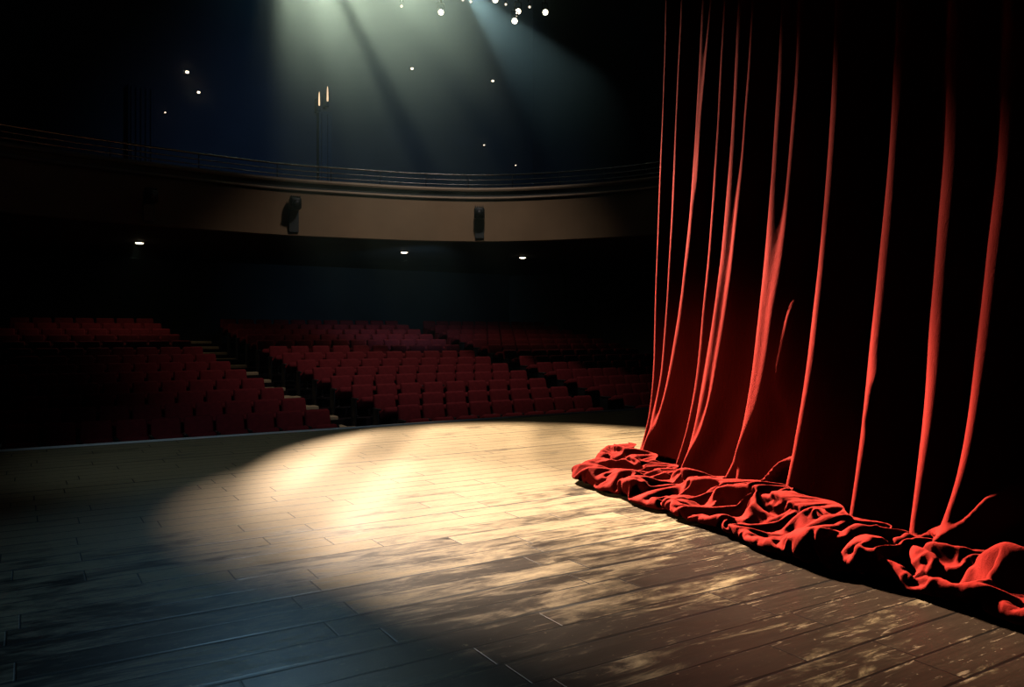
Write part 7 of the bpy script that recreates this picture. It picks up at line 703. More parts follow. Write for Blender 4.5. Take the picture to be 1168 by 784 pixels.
    (16,-10,0,-9,-1,3,1,2,1,5,1,4,2,3,-18,6,-2,-1,-10,1,3,13,-14,10,-4,6,-5,-2,3,-3,-13,11,-10,14,0,6,-3,2,0,-4,-6,-7,1,1,2,1,3,-6,2,-4,2,0,1,6,-4,0,5,-3,2,-1,-1,-1,-3,-1,0,-2,-3,-1,2,0,7,5,-2,-3,0,-5,0,4,5,1,-1,-2,1,-2,1,3,0,-1,-2,0,-5,16,-10,17,-11,4,-19,7,2,2,-1,-1,4,-4,-3,0,-2,1,-1,-2,2,5,1,9,-12,9,6,-6,-9,4,-3,-5,9,4,1,-6,-1,-3,3,0,2,-9,4,16,-8,-5,-4,2,-4,3,5,-3,-1,0,5,0,-4,-1,-1,-2,-3,-1,6,-3,10,-4,0,-1,1,1,-2,2,1,0,0,0,3,2,-2,0,1,0,-4,0,-1,-1,0,-8,0,3,1,4,2,0,1,-2,7,-3,1,-7,6,-6,0,6,-5,1,0,9,-23,4,4,-4,20,-5,11,-11,-8,19,-11,-12,-1,3,1,-5,10,-6,-5,4,1,2,-2,7,-10,17,-18,9,1,-3,-5,4,6,-2,2,-2,-10,12,2,0,2,-5,6,-1,0,0,-4,-5,0,2,-1,2,-1,1,-3,1,6,2,3,1),
    (7,1,-3,-4,-7,4,5,1,2,1,3,4,-1,-11,13,-10,1,-1,-6,-6,5,3,10,-11,7,-1,-8,2,11,-15,-4,-4,8,-8,2,12,4,-1,4,-2,-7,-6,-2,1,4,-6,9,0,-4,0,0,1,-5,1,3,-1,4,-3,4,-1,-1,-2,-2,-1,-1,1,-6,1,0,4,-4,19,-13,2,1,-5,1,5,2,2,-1,-2,-1,0,4,-1,0,-1,-3,4,1,4,9,-16,-2,3,7,-3,-4,-5,2,0,-5,-2,7,0,-2,0,1,-1,2,3,3,-2,13,-12,11,0,-6,-8,1,-3,1,8,0,-4,-1,-1,-1,4,0,-1,-9,14,-7,3,-5,-4,1,4,-1,1,-2,0,6,4,-6,-2,1,1,-1,-7,2,12,-11,7,-3,0,1,0,0,0,2,1,-3,0,8,-1,-2,0,2,-1,-6,2,-2,0,-1,-7,0,4,-3,9,-2,1,0,2,-4,3,-9,-3,11,0,-2,-1,2,1,-11,0,2,3,0,19,-1,1,-18,0,10,2,7,-23,2,1,-1,1,2,3,-1,-3,4,2,-1,1,11,-15,15,-12,5,-4,-5,-2,-4,16,-11,1,5,3,0,3,-4,-4,6,2,0,6,-6,-8,-3,2,0,2,-6,0,1,6,3,4,2,0),
    (8,0,-4,-1,4,-10,11,0,-1,1,3,6,-3,1,-12,2,1,1,-5,-11,8,0,-1,13,-14,0,5,-1,-13,1,2,4,-8,5,0,-1,16,-1,1,1,-4,-5,-6,0,0,3,5,0,-4,0,0,2,-6,-1,0,2,4,9,-9,2,-1,-2,-4,0,-3,1,2,-3,0,2,9,0,-9,5,0,1,-4,4,2,3,-2,-2,-2,3,0,0,0,-1,1,3,4,-7,6,5,-1,1,0,-3,-5,-5,-3,2,5,-7,9,1,-8,-3,4,-2,3,2,7,6,-8,8,-1,3,-1,-6,-5,-6,0,10,-1,-3,-1,-4,0,-1,7,-1,10,-8,1,-1,0,-1,-1,-6,-3,4,0,-2,3,6,-2,0,-3,1,-2,-2,-6,11,4,-10,2,1,1,1,0,0,1,0,-2,0,5,2,-2,-1,1,-1,-1,-4,2,-2,3,-8,-3,2,2,17,-12,0,1,2,-2,0,7,0,-11,3,-1,0,0,-1,2,-9,6,-1,10,6,2,-4,0,2,-3,0,0,5,-11,-7,-1,1,-2,-4,1,17,-5,0,7,-4,-2,10,-11,10,-3,-4,-4,-11,10,6,-1,-4,3,0,2,0,-6,7,-6,6,0,2,-1,-8,-9,7,0,1,3,-7,3,4,4,2,0,1),
    (9,0,-4,0,-5,7,0,0,3,-2,6,1,-6,-3,5,-8,4,0,-1,-3,3,-6,-1,2,-2,-2,2,-1,2,-13,8,-4,7,9,-2,1,-1,4,-4,4,-3,-5,-4,-4,4,1,2,1,0,-4,3,-6,7,-6,-1,-2,5,4,-1,1,3,-6,-4,-2,-5,11,-7,0,-2,11,3,-5,-11,8,1,-1,2,2,0,3,0,0,-2,1,2,-2,0,-1,0,3,4,-2,1,7,1,-1,-1,-1,-3,-7,-5,0,-3,9,0,5,-2,-11,-1,6,5,7,5,-4,2,-7,-4,8,0,3,-5,-6,-10,9,4,1,-2,-2,-6,4,0,13,-2,-8,0,9,1,0,2,1,-3,-9,-4,-8,4,9,0,-3,-2,-3,2,1,7,-16,12,-3,-2,3,2,3,2,-7,1,-6,5,-2,1,10,-5,-1,0,3,-4,-3,0,-4,-5,7,3,-2,0,8,-7,1,3,-5,3,-2,-16,2,9,4,1,0,-1,0,2,-1,-1,2,7,0,-8,7,9,-1,0,-13,-9,13,0,-6,-5,0,-2,6,12,-11,4,3,-2,-2,1,0,11,-2,-1,-2,-1,-1,0,-2,3,-5,0,4,1,-4,7,-18,5,7,3,0,0,-3,-7,0,1,2,1,-2,1,3,3,2,0,-7),
    (9,0,-5,2,-3,0,4,1,2,-2,9,-4,-6,-1,-4,5,-4,0,9,-8,-5,-1,2,1,2,-7,2,1,-4,3,0,1,7,-6,9,-3,-4,4,2,-1,0,-4,-3,-2,0,1,1,1,0,-1,0,2,-11,3,1,0,0,6,0,1,0,-2,-5,0,7,-14,16,-12,7,3,-4,-1,-2,1,-1,1,1,3,0,4,-1,-1,0,-1,2,-2,1,-3,2,5,5,0,-6,5,3,-1,3,-2,-2,-3,-10,-2,3,3,1,3,1,-2,0,1,5,4,-4,3,1,0,0,-4,3,-1,0,-3,-10,-1,8,1,-2,1,0,-1,8,0,-5,-6,11,0,0,2,-4,-4,8,1,-5,-11,-6,11,6,-7,0,-1,2,7,-13,10,-13,8,-5,6,1,4,-7,2,-10,0,-2,4,1,6,3,-2,-1,0,1,-4,-1,-5,0,4,0,1,-1,7,-9,6,2,-4,-1,-3,-10,3,1,7,4,-10,7,0,1,1,-1,3,6,0,0,-11,7,-9,-2,9,-1,3,0,-6,-8,4,3,7,1,0,-1,2,4,-2,-1,3,-8,8,3,-3,-2,-1,0,-9,9,-2,2,1,0,1,-10,-2,-3,2,17,-5,0,-3,-5,-3,2,2,-1,1,1,2,4,0,0,1),
    (9,1,-5,4,-6,0,2,4,2,0,6,-26,5,-8,9,-4,10,6,-5,6,-14,-2,10,-6,4,-7,4,-1,0,-1,1,1,-2,6,-2,1,-3,4,0,-2,7,-4,-3,-2,-1,2,0,1,2,-2,-3,0,-3,3,-2,-2,1,5,0,2,-4,4,-6,5,7,3,-14,-1,4,-2,0,0,-3,3,-1,0,1,5,-4,4,0,1,1,-3,0,-1,0,-2,3,13,0,0,-1,-8,7,2,-3,3,-2,-1,-2,-15,5,4,0,2,0,-1,0,6,4,-3,3,-3,3,0,1,-2,1,1,-2,-2,-3,-14,15,-2,-1,1,1,2,1,2,-7,6,2,0,0,-1,0,0,-13,15,1,-5,-12,-2,13,0,-5,1,1,-3,9,-12,8,-1,5,-3,4,-9,3,5,-1,-10,-6,-8,2,4,15,-5,0,1,-1,-2,-3,-4,0,4,1,1,0,0,9,-4,-1,-1,4,-15,-6,8,-11,4,19,4,-13,0,1,4,-1,1,6,-1,3,0,-20,15,3,-12,15,-19,19,-4,-7,2,1,2,-1,-1,2,4,1,0,-4,0,6,-3,2,1,-2,0,3,-3,-9,6,-1,1,0,-4,-12,19,1,-1,-4,1,0,-1,-4,-8,4,2,4,-2,2,2,2,0,-1,0),
    (-11,20,-2,3,-2,-6,3,6,5,1,-12,-2,-14,15,-18,21,10,-2,0,-3,0,-14,1,-6,-1,12,-7,0,-2,4,-1,6,4,-12,-6,3,-6,5,14,2,-3,0,-2,-2,-1,0,1,0,1,-1,-7,-7,17,-3,0,-2,-5,7,0,10,-1,-5,-2,5,-3,-8,-5,6,2,-3,1,-1,-2,2,-1,3,0,-7,6,5,0,2,0,-2,2,-4,2,-6,16,2,1,-2,-1,2,-4,3,1,-2,2,-3,2,1,-8,-3,0,3,-2,1,2,6,-5,5,0,1,-2,2,-2,-1,0,1,2,0,-4,-5,-1,7,-1,-1,2,0,2,-1,1,1,-3,-4,-4,-3,3,4,6,-21,21,2,-7,-10,8,5,-2,-2,3,1,-2,3,-5,6,0,2,-10,9,-2,-2,-8,10,1,-7,-15,-3,2,14,0,0,1,-2,-4,-4,-1,6,4,-2,0,-2,8,-3,-1,0,1,-13,-2,-1,14,-18,-1,1,16,1,-1,2,-2,5,4,-2,-3,-11,3,-7,1,-2,-1,24,0,1,-2,-8,2,1,0,-2,4,3,0,0,1,-4,3,-5,6,1,-2,0,-1,0,-2,-2,2,0,0,-13,17,-13,3,-7,4,10,0,0,3,1,-8,-10,9,2,-1,4,0,0,-7,-1),
    (10,3,5,-2,-3,-7,0,7,1,-5,-6,4,2,-18,12,-5,5,-1,7,3,-1,2,-18,4,0,-4,1,1,0,1,10,4,-1,4,-11,-15,4,-5,0,16,-3,6,-4,6,-8,-1,1,2,0,1,4,-10,-3,-9,1,2,3,6,3,7,-4,0,3,-1,-3,0,-5,1,0,-2,1,-1,-2,2,1,4,0,-9,2,8,1,-4,4,1,-3,1,-3,7,6,-4,2,4,-1,1,-2,2,-1,0,0,0,-6,5,2,-11,-2,4,0,-1,9,-1,-3,0,-3,-1,1,-9,11,4,1,0,0,0,0,-3,-1,-2,3,3,-2,2,-4,-5,9,-9,-9,-7,-1,1,0,4,3,3,-5,21,-1,-6,-1,4,0,-3,3,-2,1,-1,4,1,-2,-9,7,0,0,-8,12,0,-1,1,-1,-18,3,0,7,1,-1,2,-6,-6,2,5,0,4,-8,-6,14,1,-1,-1,0,-14,2,-3,4,8,-17,8,4,10,2,-5,0,5,1,-4,-15,-6,1,-1,9,1,1,-10,14,14,0,-4,-2,-1,-1,0,5,1,-1,1,2,-1,-2,3,-2,1,0,-2,-1,-2,0,-1,1,0,0,4,-22,12,-2,6,-13,10,7,-1,5,-5,2,-8,3,2,-1,3,0,-6,-1,6),
    (-11,10,14,-3,4,-3,-4,8,-1,-9,-17,1,8,8,6,2,-8,6,-10,10,1,0,1,-6,3,-10,-3,-1,5,6,5,-1,1,0,1,0,-2,-3,-10,-7,16,1,-4,3,-3,-1,-2,2,2,0,-5,0,-8,10,-12,-1,1,10,4,3,1,-4,11,-5,-9,3,-4,0,-1,-2,1,-1,-1,1,11,4,-4,-10,-9,14,5,-6,1,2,2,-4,1,11,-1,0,0,-4,-10,5,4,1,3,2,-1,1,-1,-9,7,0,-12,4,1,3,-7,7,2,-2,-1,3,-17,7,-4,10,5,2,1,0,0,-2,-1,1,-1,3,-1,3,-1,1,-19,-9,-2,6,2,2,0,-3,-1,8,-2,0,18,-6,-2,3,0,-3,1,1,0,0,4,-2,-9,3,7,-10,4,7,-6,-9,-8,-4,3,7,-2,2,5,3,0,1,-11,0,3,11,1,-10,-15,0,16,6,0,-1,-4,-13,5,9,-13,4,0,5,0,9,-3,1,1,0,1,-13,-8,8,7,9,-18,5,3,0,-7,12,5,0,-6,2,-1,2,3,0,0,1,-4,-2,-1,0,1,7,0,-2,-1,-3,0,-1,2,-1,-1,-11,3,-7,-2,5,7,0,8,0,2,-3,1,-3,-1,3,0,2,-3,-4,5,0),
    (-2,-15,8,23,0,1,-3,2,-4,-13,-1,3,3,12,-2,-7,-12,11,3,1,4,1,-4,2,-3,0,-4,-9,10,6,-3,2,-3,-2,6,4,0,-1,0,-4,-1,-4,-2,4,-2,-3,0,4,-1,0,-11,19,-1,-12,-1,-8,-1,3,12,0,4,-3,6,-4,0,-3,-3,-2,-1,-1,0,0,3,-9,23,-3,3,0,-26,0,25,-3,-9,3,-2,1,-4,-6,14,6,-9,-14,10,-12,3,4,11,5,3,-1,0,-4,-2,6,-8,-6,6,-1,-2,0,7,-3,4,-21,15,-6,5,-11,-1,14,3,4,1,-3,-2,2,1,0,2,1,0,-16,-8,1,9,5,4,1,2,0,0,2,-7,-10,4,13,-18,12,1,1,-10,8,1,3,-1,-6,1,8,-9,8,5,-1,-7,-2,6,-4,-12,-2,2,-2,4,3,0,-4,-6,4,3,7,-8,-7,2,-7,6,12,0,0,-11,-3,6,-2,-7,5,2,4,-1,10,-2,0,-2,7,-9,-16,11,15,1,-6,7,-1,-6,1,-6,-11,19,-1,-4,-1,-9,14,1,-1,-3,-4,-1,0,-1,5,3,1,2,-1,-2,-3,1,-1,1,0,-6,12,-3,-6,-15,2,14,-17,16,6,0,-3,2,-2,0,-1,4,0,-6,2,3,-2),
    (19,-17,0,-9,21,2,-1,-3,-9,-10,4,14,3,0,1,-2,2,-12,10,-11,10,-2,-1,-1,-5,10,1,-1,1,0,-15,2,0,-1,-10,-1,2,14,7,1,-4,-1,0,-3,3,-5,1,3,-2,-10,11,9,-4,4,0,-19,-6,0,17,-3,4,1,-20,1,13,4,-4,2,-6,1,-2,2,4,13,-3,0,0,2,-8,-15,12,7,-5,2,-5,5,-16,9,3,0,-12,2,-7,2,-2,0,1,10,11,4,0,-1,-10,7,2,-11,6,-1,-6,1,3,7,-23,7,-6,11,-8,13,-5,-10,16,3,2,2,-18,17,0,-8,12,-1,-11,-12,1,19,3,-1,1,-1,-3,1,3,-5,4,-3,-11,7,0,-4,10,-3,0,-9,7,8,-11,-3,12,0,4,2,-14,0,8,2,-5,2,-1,-2,-17,0,4,7,-1,-4,-3,1,6,-13,1,9,3,-12,1,14,-1,6,-16,2,1,0,3,-10,9,1,-1,2,1,-2,9,-17,0,1,21,-1,0,0,0,1,1,-6,5,-15,1,10,-6,-3,1,7,-1,-10,-9,2,2,-6,-3,0,5,9,13,1,-5,-1,0,-1,-5,0,-8,10,5,-16,-1,-1,-2,15,-15,23,-3,-2,2,-2,-3,9,-2,-2,-1,2,0,-6),
    (9,7,-18,3,-1,14,-2,-3,-13,-5,22,2,-1,0,0,0,1,0,-5,-2,4,-1,0,2,2,-7,5,0,2,-5,-12,2,-7,0,17,-1,-9,-14,0,11,4,5,-3,4,-2,-4,2,4,-2,5,-2,-13,20,-2,-3,2,-19,1,11,-1,2,5,-19,-8,2,20,4,-16,8,1,-6,-1,19,1,-9,8,-1,-5,-1,-12,-1,17,2,-5,-2,1,8,-11,-2,-4,10,-3,-4,-6,-5,-2,-2,0,7,16,4,1,-1,-10,8,1,-6,3,0,-12,3,2,4,-11,-6,-1,4,-3,14,-8,1,8,-1,6,1,-9,11,0,-8,3,-13,1,16,-4,-2,9,-4,1,2,-1,-4,6,-10,10,0,-11,11,-12,-3,10,-1,-7,-5,11,6,3,-6,4,-3,-11,13,-3,-2,5,-3,3,-2,-16,2,-6,1,7,4,-6,4,-3,19,-29,-2,-1,9,-2,-1,14,-2,-8,0,-2,13,6,1,-1,-7,-16,2,7,6,-2,9,-14,-12,23,4,-3,1,2,0,2,-2,0,-3,-6,-2,-3,8,-13,9,1,-6,-10,10,1,-12,-2,4,5,-8,2,11,8,-2,1,-1,2,-6,-1,10,-14,-4,0,-1,-3,0,6,8,-11,15,3,-5,1,-16,8,13,-7,0,6,-4,-9),
    (4,11,-1,-9,1,-13,9,1,-9,25,-3,-3,2,-8,-4,5,4,5,-4,3,-6,3,0,2,-1,-1,-5,7,-1,-7,1,-20,9,9,-7,7,1,-6,-12,-5,4,2,20,-13,18,-7,-5,9,-1,-2,0,-3,4,5,1,-3,-10,-10,1,9,5,0,9,-5,-26,1,15,2,0,0,-2,11,-2,-4,3,2,0,2,4,-8,-11,14,0,9,-7,-1,-20,14,-16,5,12,6,-1,-2,-4,-12,-7,1,-2,-1,17,9,0,-1,-5,8,-4,-1,1,-9,-6,-4,19,-2,-6,-15,1,-1,-3,18,-13,4,23,-1,-2,0,0,0,1,-13,-3,19,-4,1,0,-11,0,8,-7,1,8,-5,6,-13,15,-4,1,0,1,0,1,-5,-14,-7,16,8,2,-20,2,12,-10,0,2,-11,8,4,7,-3,-23,0,5,-1,12,-1,0,3,-5,12,-24,0,3,4,0,2,7,4,-14,3,23,-6,4,-1,2,-18,-4,0,10,7,-10,-1,-16,12,-7,0,1,0,8,10,8,-1,-9,1,-8,18,-1,0,-17,-13,1,4,-1,-2,9,7,-3,-15,11,-8,-2,18,0,1,0,8,-1,3,-13,-5,-6,-1,5,-9,1,0,6,20,-8,-3,1,1,-3,-8,1,17,-1,-11,-13,0),
    (11,-8,2,4,-18,12,2,-17,22,-15,15,6,-24,-2,-5,-2,3,9,12,3,-7,-7,12,-6,9,-9,7,-6,7,1,2,-18,-6,-6,2,1,14,2,1,-18,-2,18,9,8,-8,3,-14,3,5,4,-1,0,-1,5,0,1,-1,-11,-10,-1,0,-11,14,18,4,-16,-2,10,-4,3,-2,4,5,1,1,-9,7,-3,-2,7,-10,-5,15,-2,4,-17,-9,-9,7,-1,-2,11,13,1,0,0,-3,-23,1,2,-3,10,9,-3,13,-5,1,3,-5,6,-20,-3,0,21,-1,-2,-14,-11,6,-3,8,-5,5,14,-1,-5,6,5,-10,-8,12,-8,13,-3,-1,1,4,-9,8,0,-9,2,5,-5,-6,11,-5,-6,15,-3,-2,6,-7,-8,-4,-4,7,14,-19,-21,1,2,4,11,-9,0,8,17,-9,-6,-6,-5,9,8,-5,8,-26,30,4,-16,-8,2,5,-4,15,-11,8,3,3,2,2,0,-2,-2,-17,-3,12,9,-12,6,-10,-4,-4,2,-2,0,0,-4,11,15,5,-2,-18,3,18,-3,0,-10,-13,3,0,-3,0,-3,0,11,-9,6,-1,-4,14,3,-2,-7,11,-3,7,-20,2,19,1,1,-18,-8,4,3,11,4,-3,-1,5,-7,-3,-2,9,-17,-8,3),
    (-4,-3,7,9,-3,0,-6,8,-10,4,0,-14,11,-15,6,-5,1,-2,7,4,0,2,-4,4,3,1,-3,5,-8,-1,0,10,-13,-6,1,-1,2,14,3,3,-15,-6,10,0,1,2,4,-4,0,-6,4,13,-10,6,11,1,-6,-16,7,-10,-3,0,-3,10,11,2,-10,-1,8,1,1,-4,6,-5,7,4,-6,-2,0,-13,23,-25,1,1,-1,0,9,4,-2,-17,0,0,0,13,12,0,-2,7,-17,-13,0,4,3,2,-8,6,1,-4,19,-13,8,-1,-2,3,4,2,-2,-4,-15,-2,2,10,-5,2,0,-4,1,2,-6,1,1,4,-3,4,13,0,1,1,0,-1,1,1,-12,16,-21,-5,2,6,-9,4,2,-7,18,-6,2,-6,-2,-7,18,-9,-7,-3,0,-2,8,-9,2,14,9,-12,-1,-1,-2,-2,4,-8,14,-5,-2,8,-2,-1,-10,2,0,8,0,-2,1,-2,-1,0,1,-2,4,1,-4,-3,6,-2,11,-21,1,-4,2,-2,3,-1,2,5,3,4,3,-6,-3,0,5,0,4,2,-5,-13,-3,1,1,-1,11,-1,-9,5,2,-2,4,3,1,-2,-4,5,-4,18,2,-3,2,-14,-9,-4,0,7,3,5,0,6,-1,-6,-7,1,-3,-6),
    (4,-6,2,4,0,0,1,-5,-6,15,-7,-3,-3,5,0,1,-1,-3,-9,15,0,-1,-3,-1,2,0,0,2,-2,-5,-2,-2,13,1,-15,-5,-5,9,11,4,5,-4,-13,8,0,-1,-1,1,-1,-2,2,3,5,-5,6,-4,-4,9,-11,2,1,4,-7,-4,17,0,1,-14,1,0,9,-5,-6,-1,-4,3,2,8,-2,-3,-6,18,-14,5,-2,-5,5,4,-12,12,-15,-4,-3,2,2,14,10,2,-9,0,-3,-9,9,1,-4,3,1,-2,-1,0,5,0,2,-12,17,6,-2,-4,-2,-3,-4,-7,3,4,0,-5,-2,5,-2,1,-1,3,-4,13,-10,12,-1,1,0,1,0,-5,4,-19,18,-11,1,-2,-1,3,1,-2,-5,13,-14,7,-2,4,-13,8,4,-2,-16,9,-9,21,-4,-5,14,-10,-5,3,0,1,1,-4,2,5,10,-4,-10,-3,0,2,2,-2,-1,3,5,3,-3,2,-10,1,-2,2,0,2,-3,-1,13,-4,-8,-9,-5,4,-3,6,0,-2,9,7,-4,-2,2,0,1,-2,4,2,-14,12,-4,-9,-2,-1,-1,0,18,-12,11,-2,0,-1,1,2,-8,-5,16,-5,-2,-2,5,-2,-3,-1,2,4,-2,0,0,1,3,0,-8,-3,7,2),
    (-1,1,1,-1,4,1,-4,-3,4,4,-4,-9,6,-3,-9,0,-1,7,0,-1,11,1,-4,1,0,0,1,0,-5,-3,0,14,2,-10,5,3,-6,-13,9,9,-2,-7,-1,-1,4,1,-2,-1,-1,1,3,8,1,-11,-1,3,-1,-12,10,2,1,-3,0,-3,-1,14,-3,0,-3,-1,0,1,-1,2,-10,-8,13,7,-1,-2,-8,6,2,-1,-4,1,7,-8,14,-7,0,2,0,-9,-10,8,-3,2,17,-9,-4,-2,0,7,-4,-1,4,0,-4,4,2,0,-11,15,-12,-7,14,9,-4,-9,-4,-2,0,4,5,-1,-5,3,1,-1,0,-1,11,-1,3,-14,-1,0,-1,1,-1,0,6,-1,-11,17,-5,1,-3,1,0,1,1,-3,0,3,-1,-5,-3,0,7,0,6,-4,6,-19,9,-1,8,0,-8,2,-1,0,-1,1,6,1,3,4,-2,-12,-3,1,1,1,-2,7,3,0,3,-2,0,-8,-2,0,1,-1,1,1,-4,-2,11,2,0,-2,0,-3,-3,4,-9,11,-1,-4,0,1,0,1,4,-11,12,-13,9,2,3,1,-3,2,-16,13,-6,4,-1,0,1,-1,-10,3,9,-3,13,-1,-15,1,-3,2,1,2,1,0,-1,2,2,-3,-9,1,8,5),
    (0,1,1,-3,6,-1,-5,-4,10,2,-12,-1,2,2,-5,9,1,-15,11,-9,9,5,-1,-3,0,2,0,0,-6,-2,9,7,-11,-4,5,7,-1,-10,-7,15,4,-5,-5,-1,3,0,0,-1,-2,2,7,1,-3,-8,3,8,-1,-4,-4,2,-1,-1,3,5,-1,-5,6,-1,-2,0,-2,0,0,-4,-8,-1,-2,13,6,1,-10,1,3,0,-3,2,3,9,-8,-12,12,3,1,-3,-4,-5,4,2,-8,17,-10,-2,-4,7,0,-3,4,0,-5,6,2,-10,13,-4,-10,1,-6,13,10,-4,-10,-3,-1,0,8,0,-6,2,1,0,2,6,3,-3,-13,0,5,6,1,-7,0,-2,-1,12,-10,-6,10,0,-3,-1,3,0,1,-3,2,0,-2,-5,-1,9,2,-2,6,-12,11,-1,-16,5,4,8,-9,-1,0,1,-1,3,6,0,-10,-3,16,-6,-8,0,3,-1,-1,9,2,-22,2,15,6,-8,-2,1,-1,0,-2,5,-10,17,0,0,-11,7,-3,4,-11,-3,13,-4,3,-4,-1,3,-1,2,-2,4,-12,20,-9,-4,-3,8,0,-1,-9,-3,7,3,0,1,0,-5,-6,12,5,1,-3,4,-1,-7,-4,-3,2,3,2,-2,1,3,0,-7,-5,11,3,-15),
    (-3,4,5,-6,5,-1,-7,2,9,-7,-12,15,-10,-1,2,-6,8,9,-19,9,-1,7,0,0,-1,0,1,-2,-5,2,13,-7,-11,7,1,-3,11,-2,-12,-3,15,0,-7,-3,2,2,-1,-1,-1,2,11,0,-10,-2,-6,13,2,-4,-4,1,-3,1,6,-8,3,-3,10,0,-4,2,-4,1,-1,-11,-2,2,1,2,15,-1,-8,-1,2,0,-1,4,6,-2,-15,11,4,-1,-13,4,5,-10,6,5,0,-8,14,-7,-5,2,4,-4,3,0,0,5,-7,6,1,-11,-1,4,7,-15,9,13,-6,-8,-5,-1,9,1,-4,0,1,0,4,7,-2,-15,0,8,4,-14,1,12,-3,-1,-5,5,8,-13,1,7,-2,-2,0,2,1,-3,1,1,-6,-3,7,9,-9,-2,-1,14,-17,16,-3,-14,4,8,-3,-4,1,0,-2,7,2,-1,7,2,-10,4,-12,0,2,1,-2,11,-3,-16,-3,-1,20,0,-5,-2,0,-1,2,-3,9,6,-3,-9,3,-8,10,0,1,-11,-1,11,1,-4,0,0,1,3,-2,-9,18,-6,-9,3,0,-4,8,0,-2,-8,1,8,-2,2,1,-10,1,13,1,-8,-10,12,7,-3,-6,-4,0,2,4,-1,0,3,-1,-10,4,12,-18,8),
    (9,-1,1,-9,4,-4,-4,8,1,-14,4,5,-7,-1,7,-4,-3,10,4,-18,4,8,3,-2,0,1,0,-5,-3,11,2,-17,11,-2,9,-2,-5,7,-3,-13,7,8,-4,-6,1,2,1,-3,0,5,6,-5,-2,-1,-8,5,10,-3,-6,0,-1,0,12,-12,-2,2,-7,13,-1,0,-2,0,-5,-5,-1,3,-1,0,6,9,-8,0,0,-1,2,3,4,-12,1,13,-3,-17,10,-1,0,5,-12,6,9,-8,0,8,-8,-1,4,-2,0,2,2,2,-5,6,-4,-9,1,15,-11,-1,-6,12,8,-8,-9,-1,5,2,-1,-1,1,1,7,2,-11,-6,7,7,-16,11,-4,-7,13,0,-6,-2,9,1,-10,5,2,-2,-1,2,0,-2,1,-1,-6,2,13,-6,-7,5,-1,-6,17,-19,19,-9,-9,10,1,-5,-1,1,-2,13,-5,0,6,0,-7,6,-9,-5,0,3,-2,15,-10,14,-15,6,-17,13,-2,-3,-1,1,-1,4,7,2,-9,-3,5,1,-10,6,7,-8,-5,5,5,-2,-2,1,1,3,-10,12,2,-10,-2,6,1,-7,0,8,1,-11,-1,7,2,0,-1,-6,3,10,-7,-14,3,-2,18,2,-6,-5,0,-1,5,0,2,1,-4,-8,18,-17,3,13),
    (14,-6,2,-6,-7,3,0,6,-10,-7,22,-19,3,14,2,2,-10,-13,20,-9,-12,8,4,2,-4,4,-2,-5,1,13,-22,18,-12,17,-5,-4,-1,2,4,-8,-9,17,-1,-7,-3,3,2,-3,0,11,0,-20,11,-2,-6,2,12,1,-6,-2,-1,4,10,-14,-4,-7,24,-2,-4,0,-6,-2,-9,-8,22,3,3,-13,-10,20,-1,-5,1,-2,2,5,-3,-9,14,0,-18,8,-2,1,1,-2,5,-8,9,5,-12,9,-1,-5,3,1,-3,4,3,-2,0,2,-11,-2,14,1,5,0,-13,-10,20,-3,3,-17,2,7,0,-4,3,2,8,-17,3,-2,14,-17,15,-2,2,-1,-16,15,-3,-6,2,8,-5,-2,3,-1,-1,3,-2,0,0,-3,-3,12,-1,-13,5,0,-1,0,-5,21,-21,20,-17,4,5,-5,-1,1,2,11,-8,-4,-12,14,10,2,-8,-10,0,2,6,6,-25,4,21,-20,24,-4,-3,-9,-1,0,1,14,-4,-1,-13,13,7,0,-5,-14,10,2,-11,0,6,1,-4,3,1,-1,0,8,-7,-10,9,1,0,1,-9,5,9,-6,-9,5,3,2,-4,-7,15,0,-21,17,-10,4,-5,16,-1,-8,-1,-4,6,1,2,0,-7,2,3,-8,19,-18),
    (0,14,-16,10,-6,-7,9,-8,-4,13,-13,11,12,-1,0,0,0,-3,-18,14,-3,-13,5,7,-4,4,-5,-1,9,-13,10,-7,12,-11,-6,-1,0,2,6,11,-5,-12,13,1,-9,2,2,-5,14,0,-20,7,-9,15,6,-17,-1,19,-1,-12,-1,17,-19,5,-11,4,-5,24,1,-12,5,-20,4,17,-7,-2,-8,-1,6,-5,20,-9,2,-5,7,-1,-8,12,-3,-11,12,4,2,1,0,0,-4,-3,-12,5,7,-8,6,-3,-2,3,-3,6,0,-3,4,-13,0,15,-1,-11,1,5,8,-4,-13,17,-5,2,-14,3,8,-7,5,8,-13,2,-5,13,-11,5,-8,-3,0,2,9,-9,10,1,-7,1,8,-4,0,1,-2,2,-2,0,-2,-2,10,-2,-8,11,5,2,0,-1,-4,-12,11,-9,11,-16,7,3,-10,2,16,-11,9,-21,10,-9,3,9,14,-11,-14,7,16,-23,7,1,-6,8,-13,17,7,-6,-11,0,14,-3,2,-13,14,3,-3,-1,3,0,-15,8,4,-13,1,7,-3,1,1,1,7,-10,-5,15,4,1,0,0,-3,-17,1,14,-6,-10,9,1,-9,14,0,-17,12,-8,10,-10,-5,0,18,4,-17,3,-5,10,4,-11,-2,11,-11,14,-10,9),
)
# the heap of cloth at its foot
NAH, NBH = 257, 42
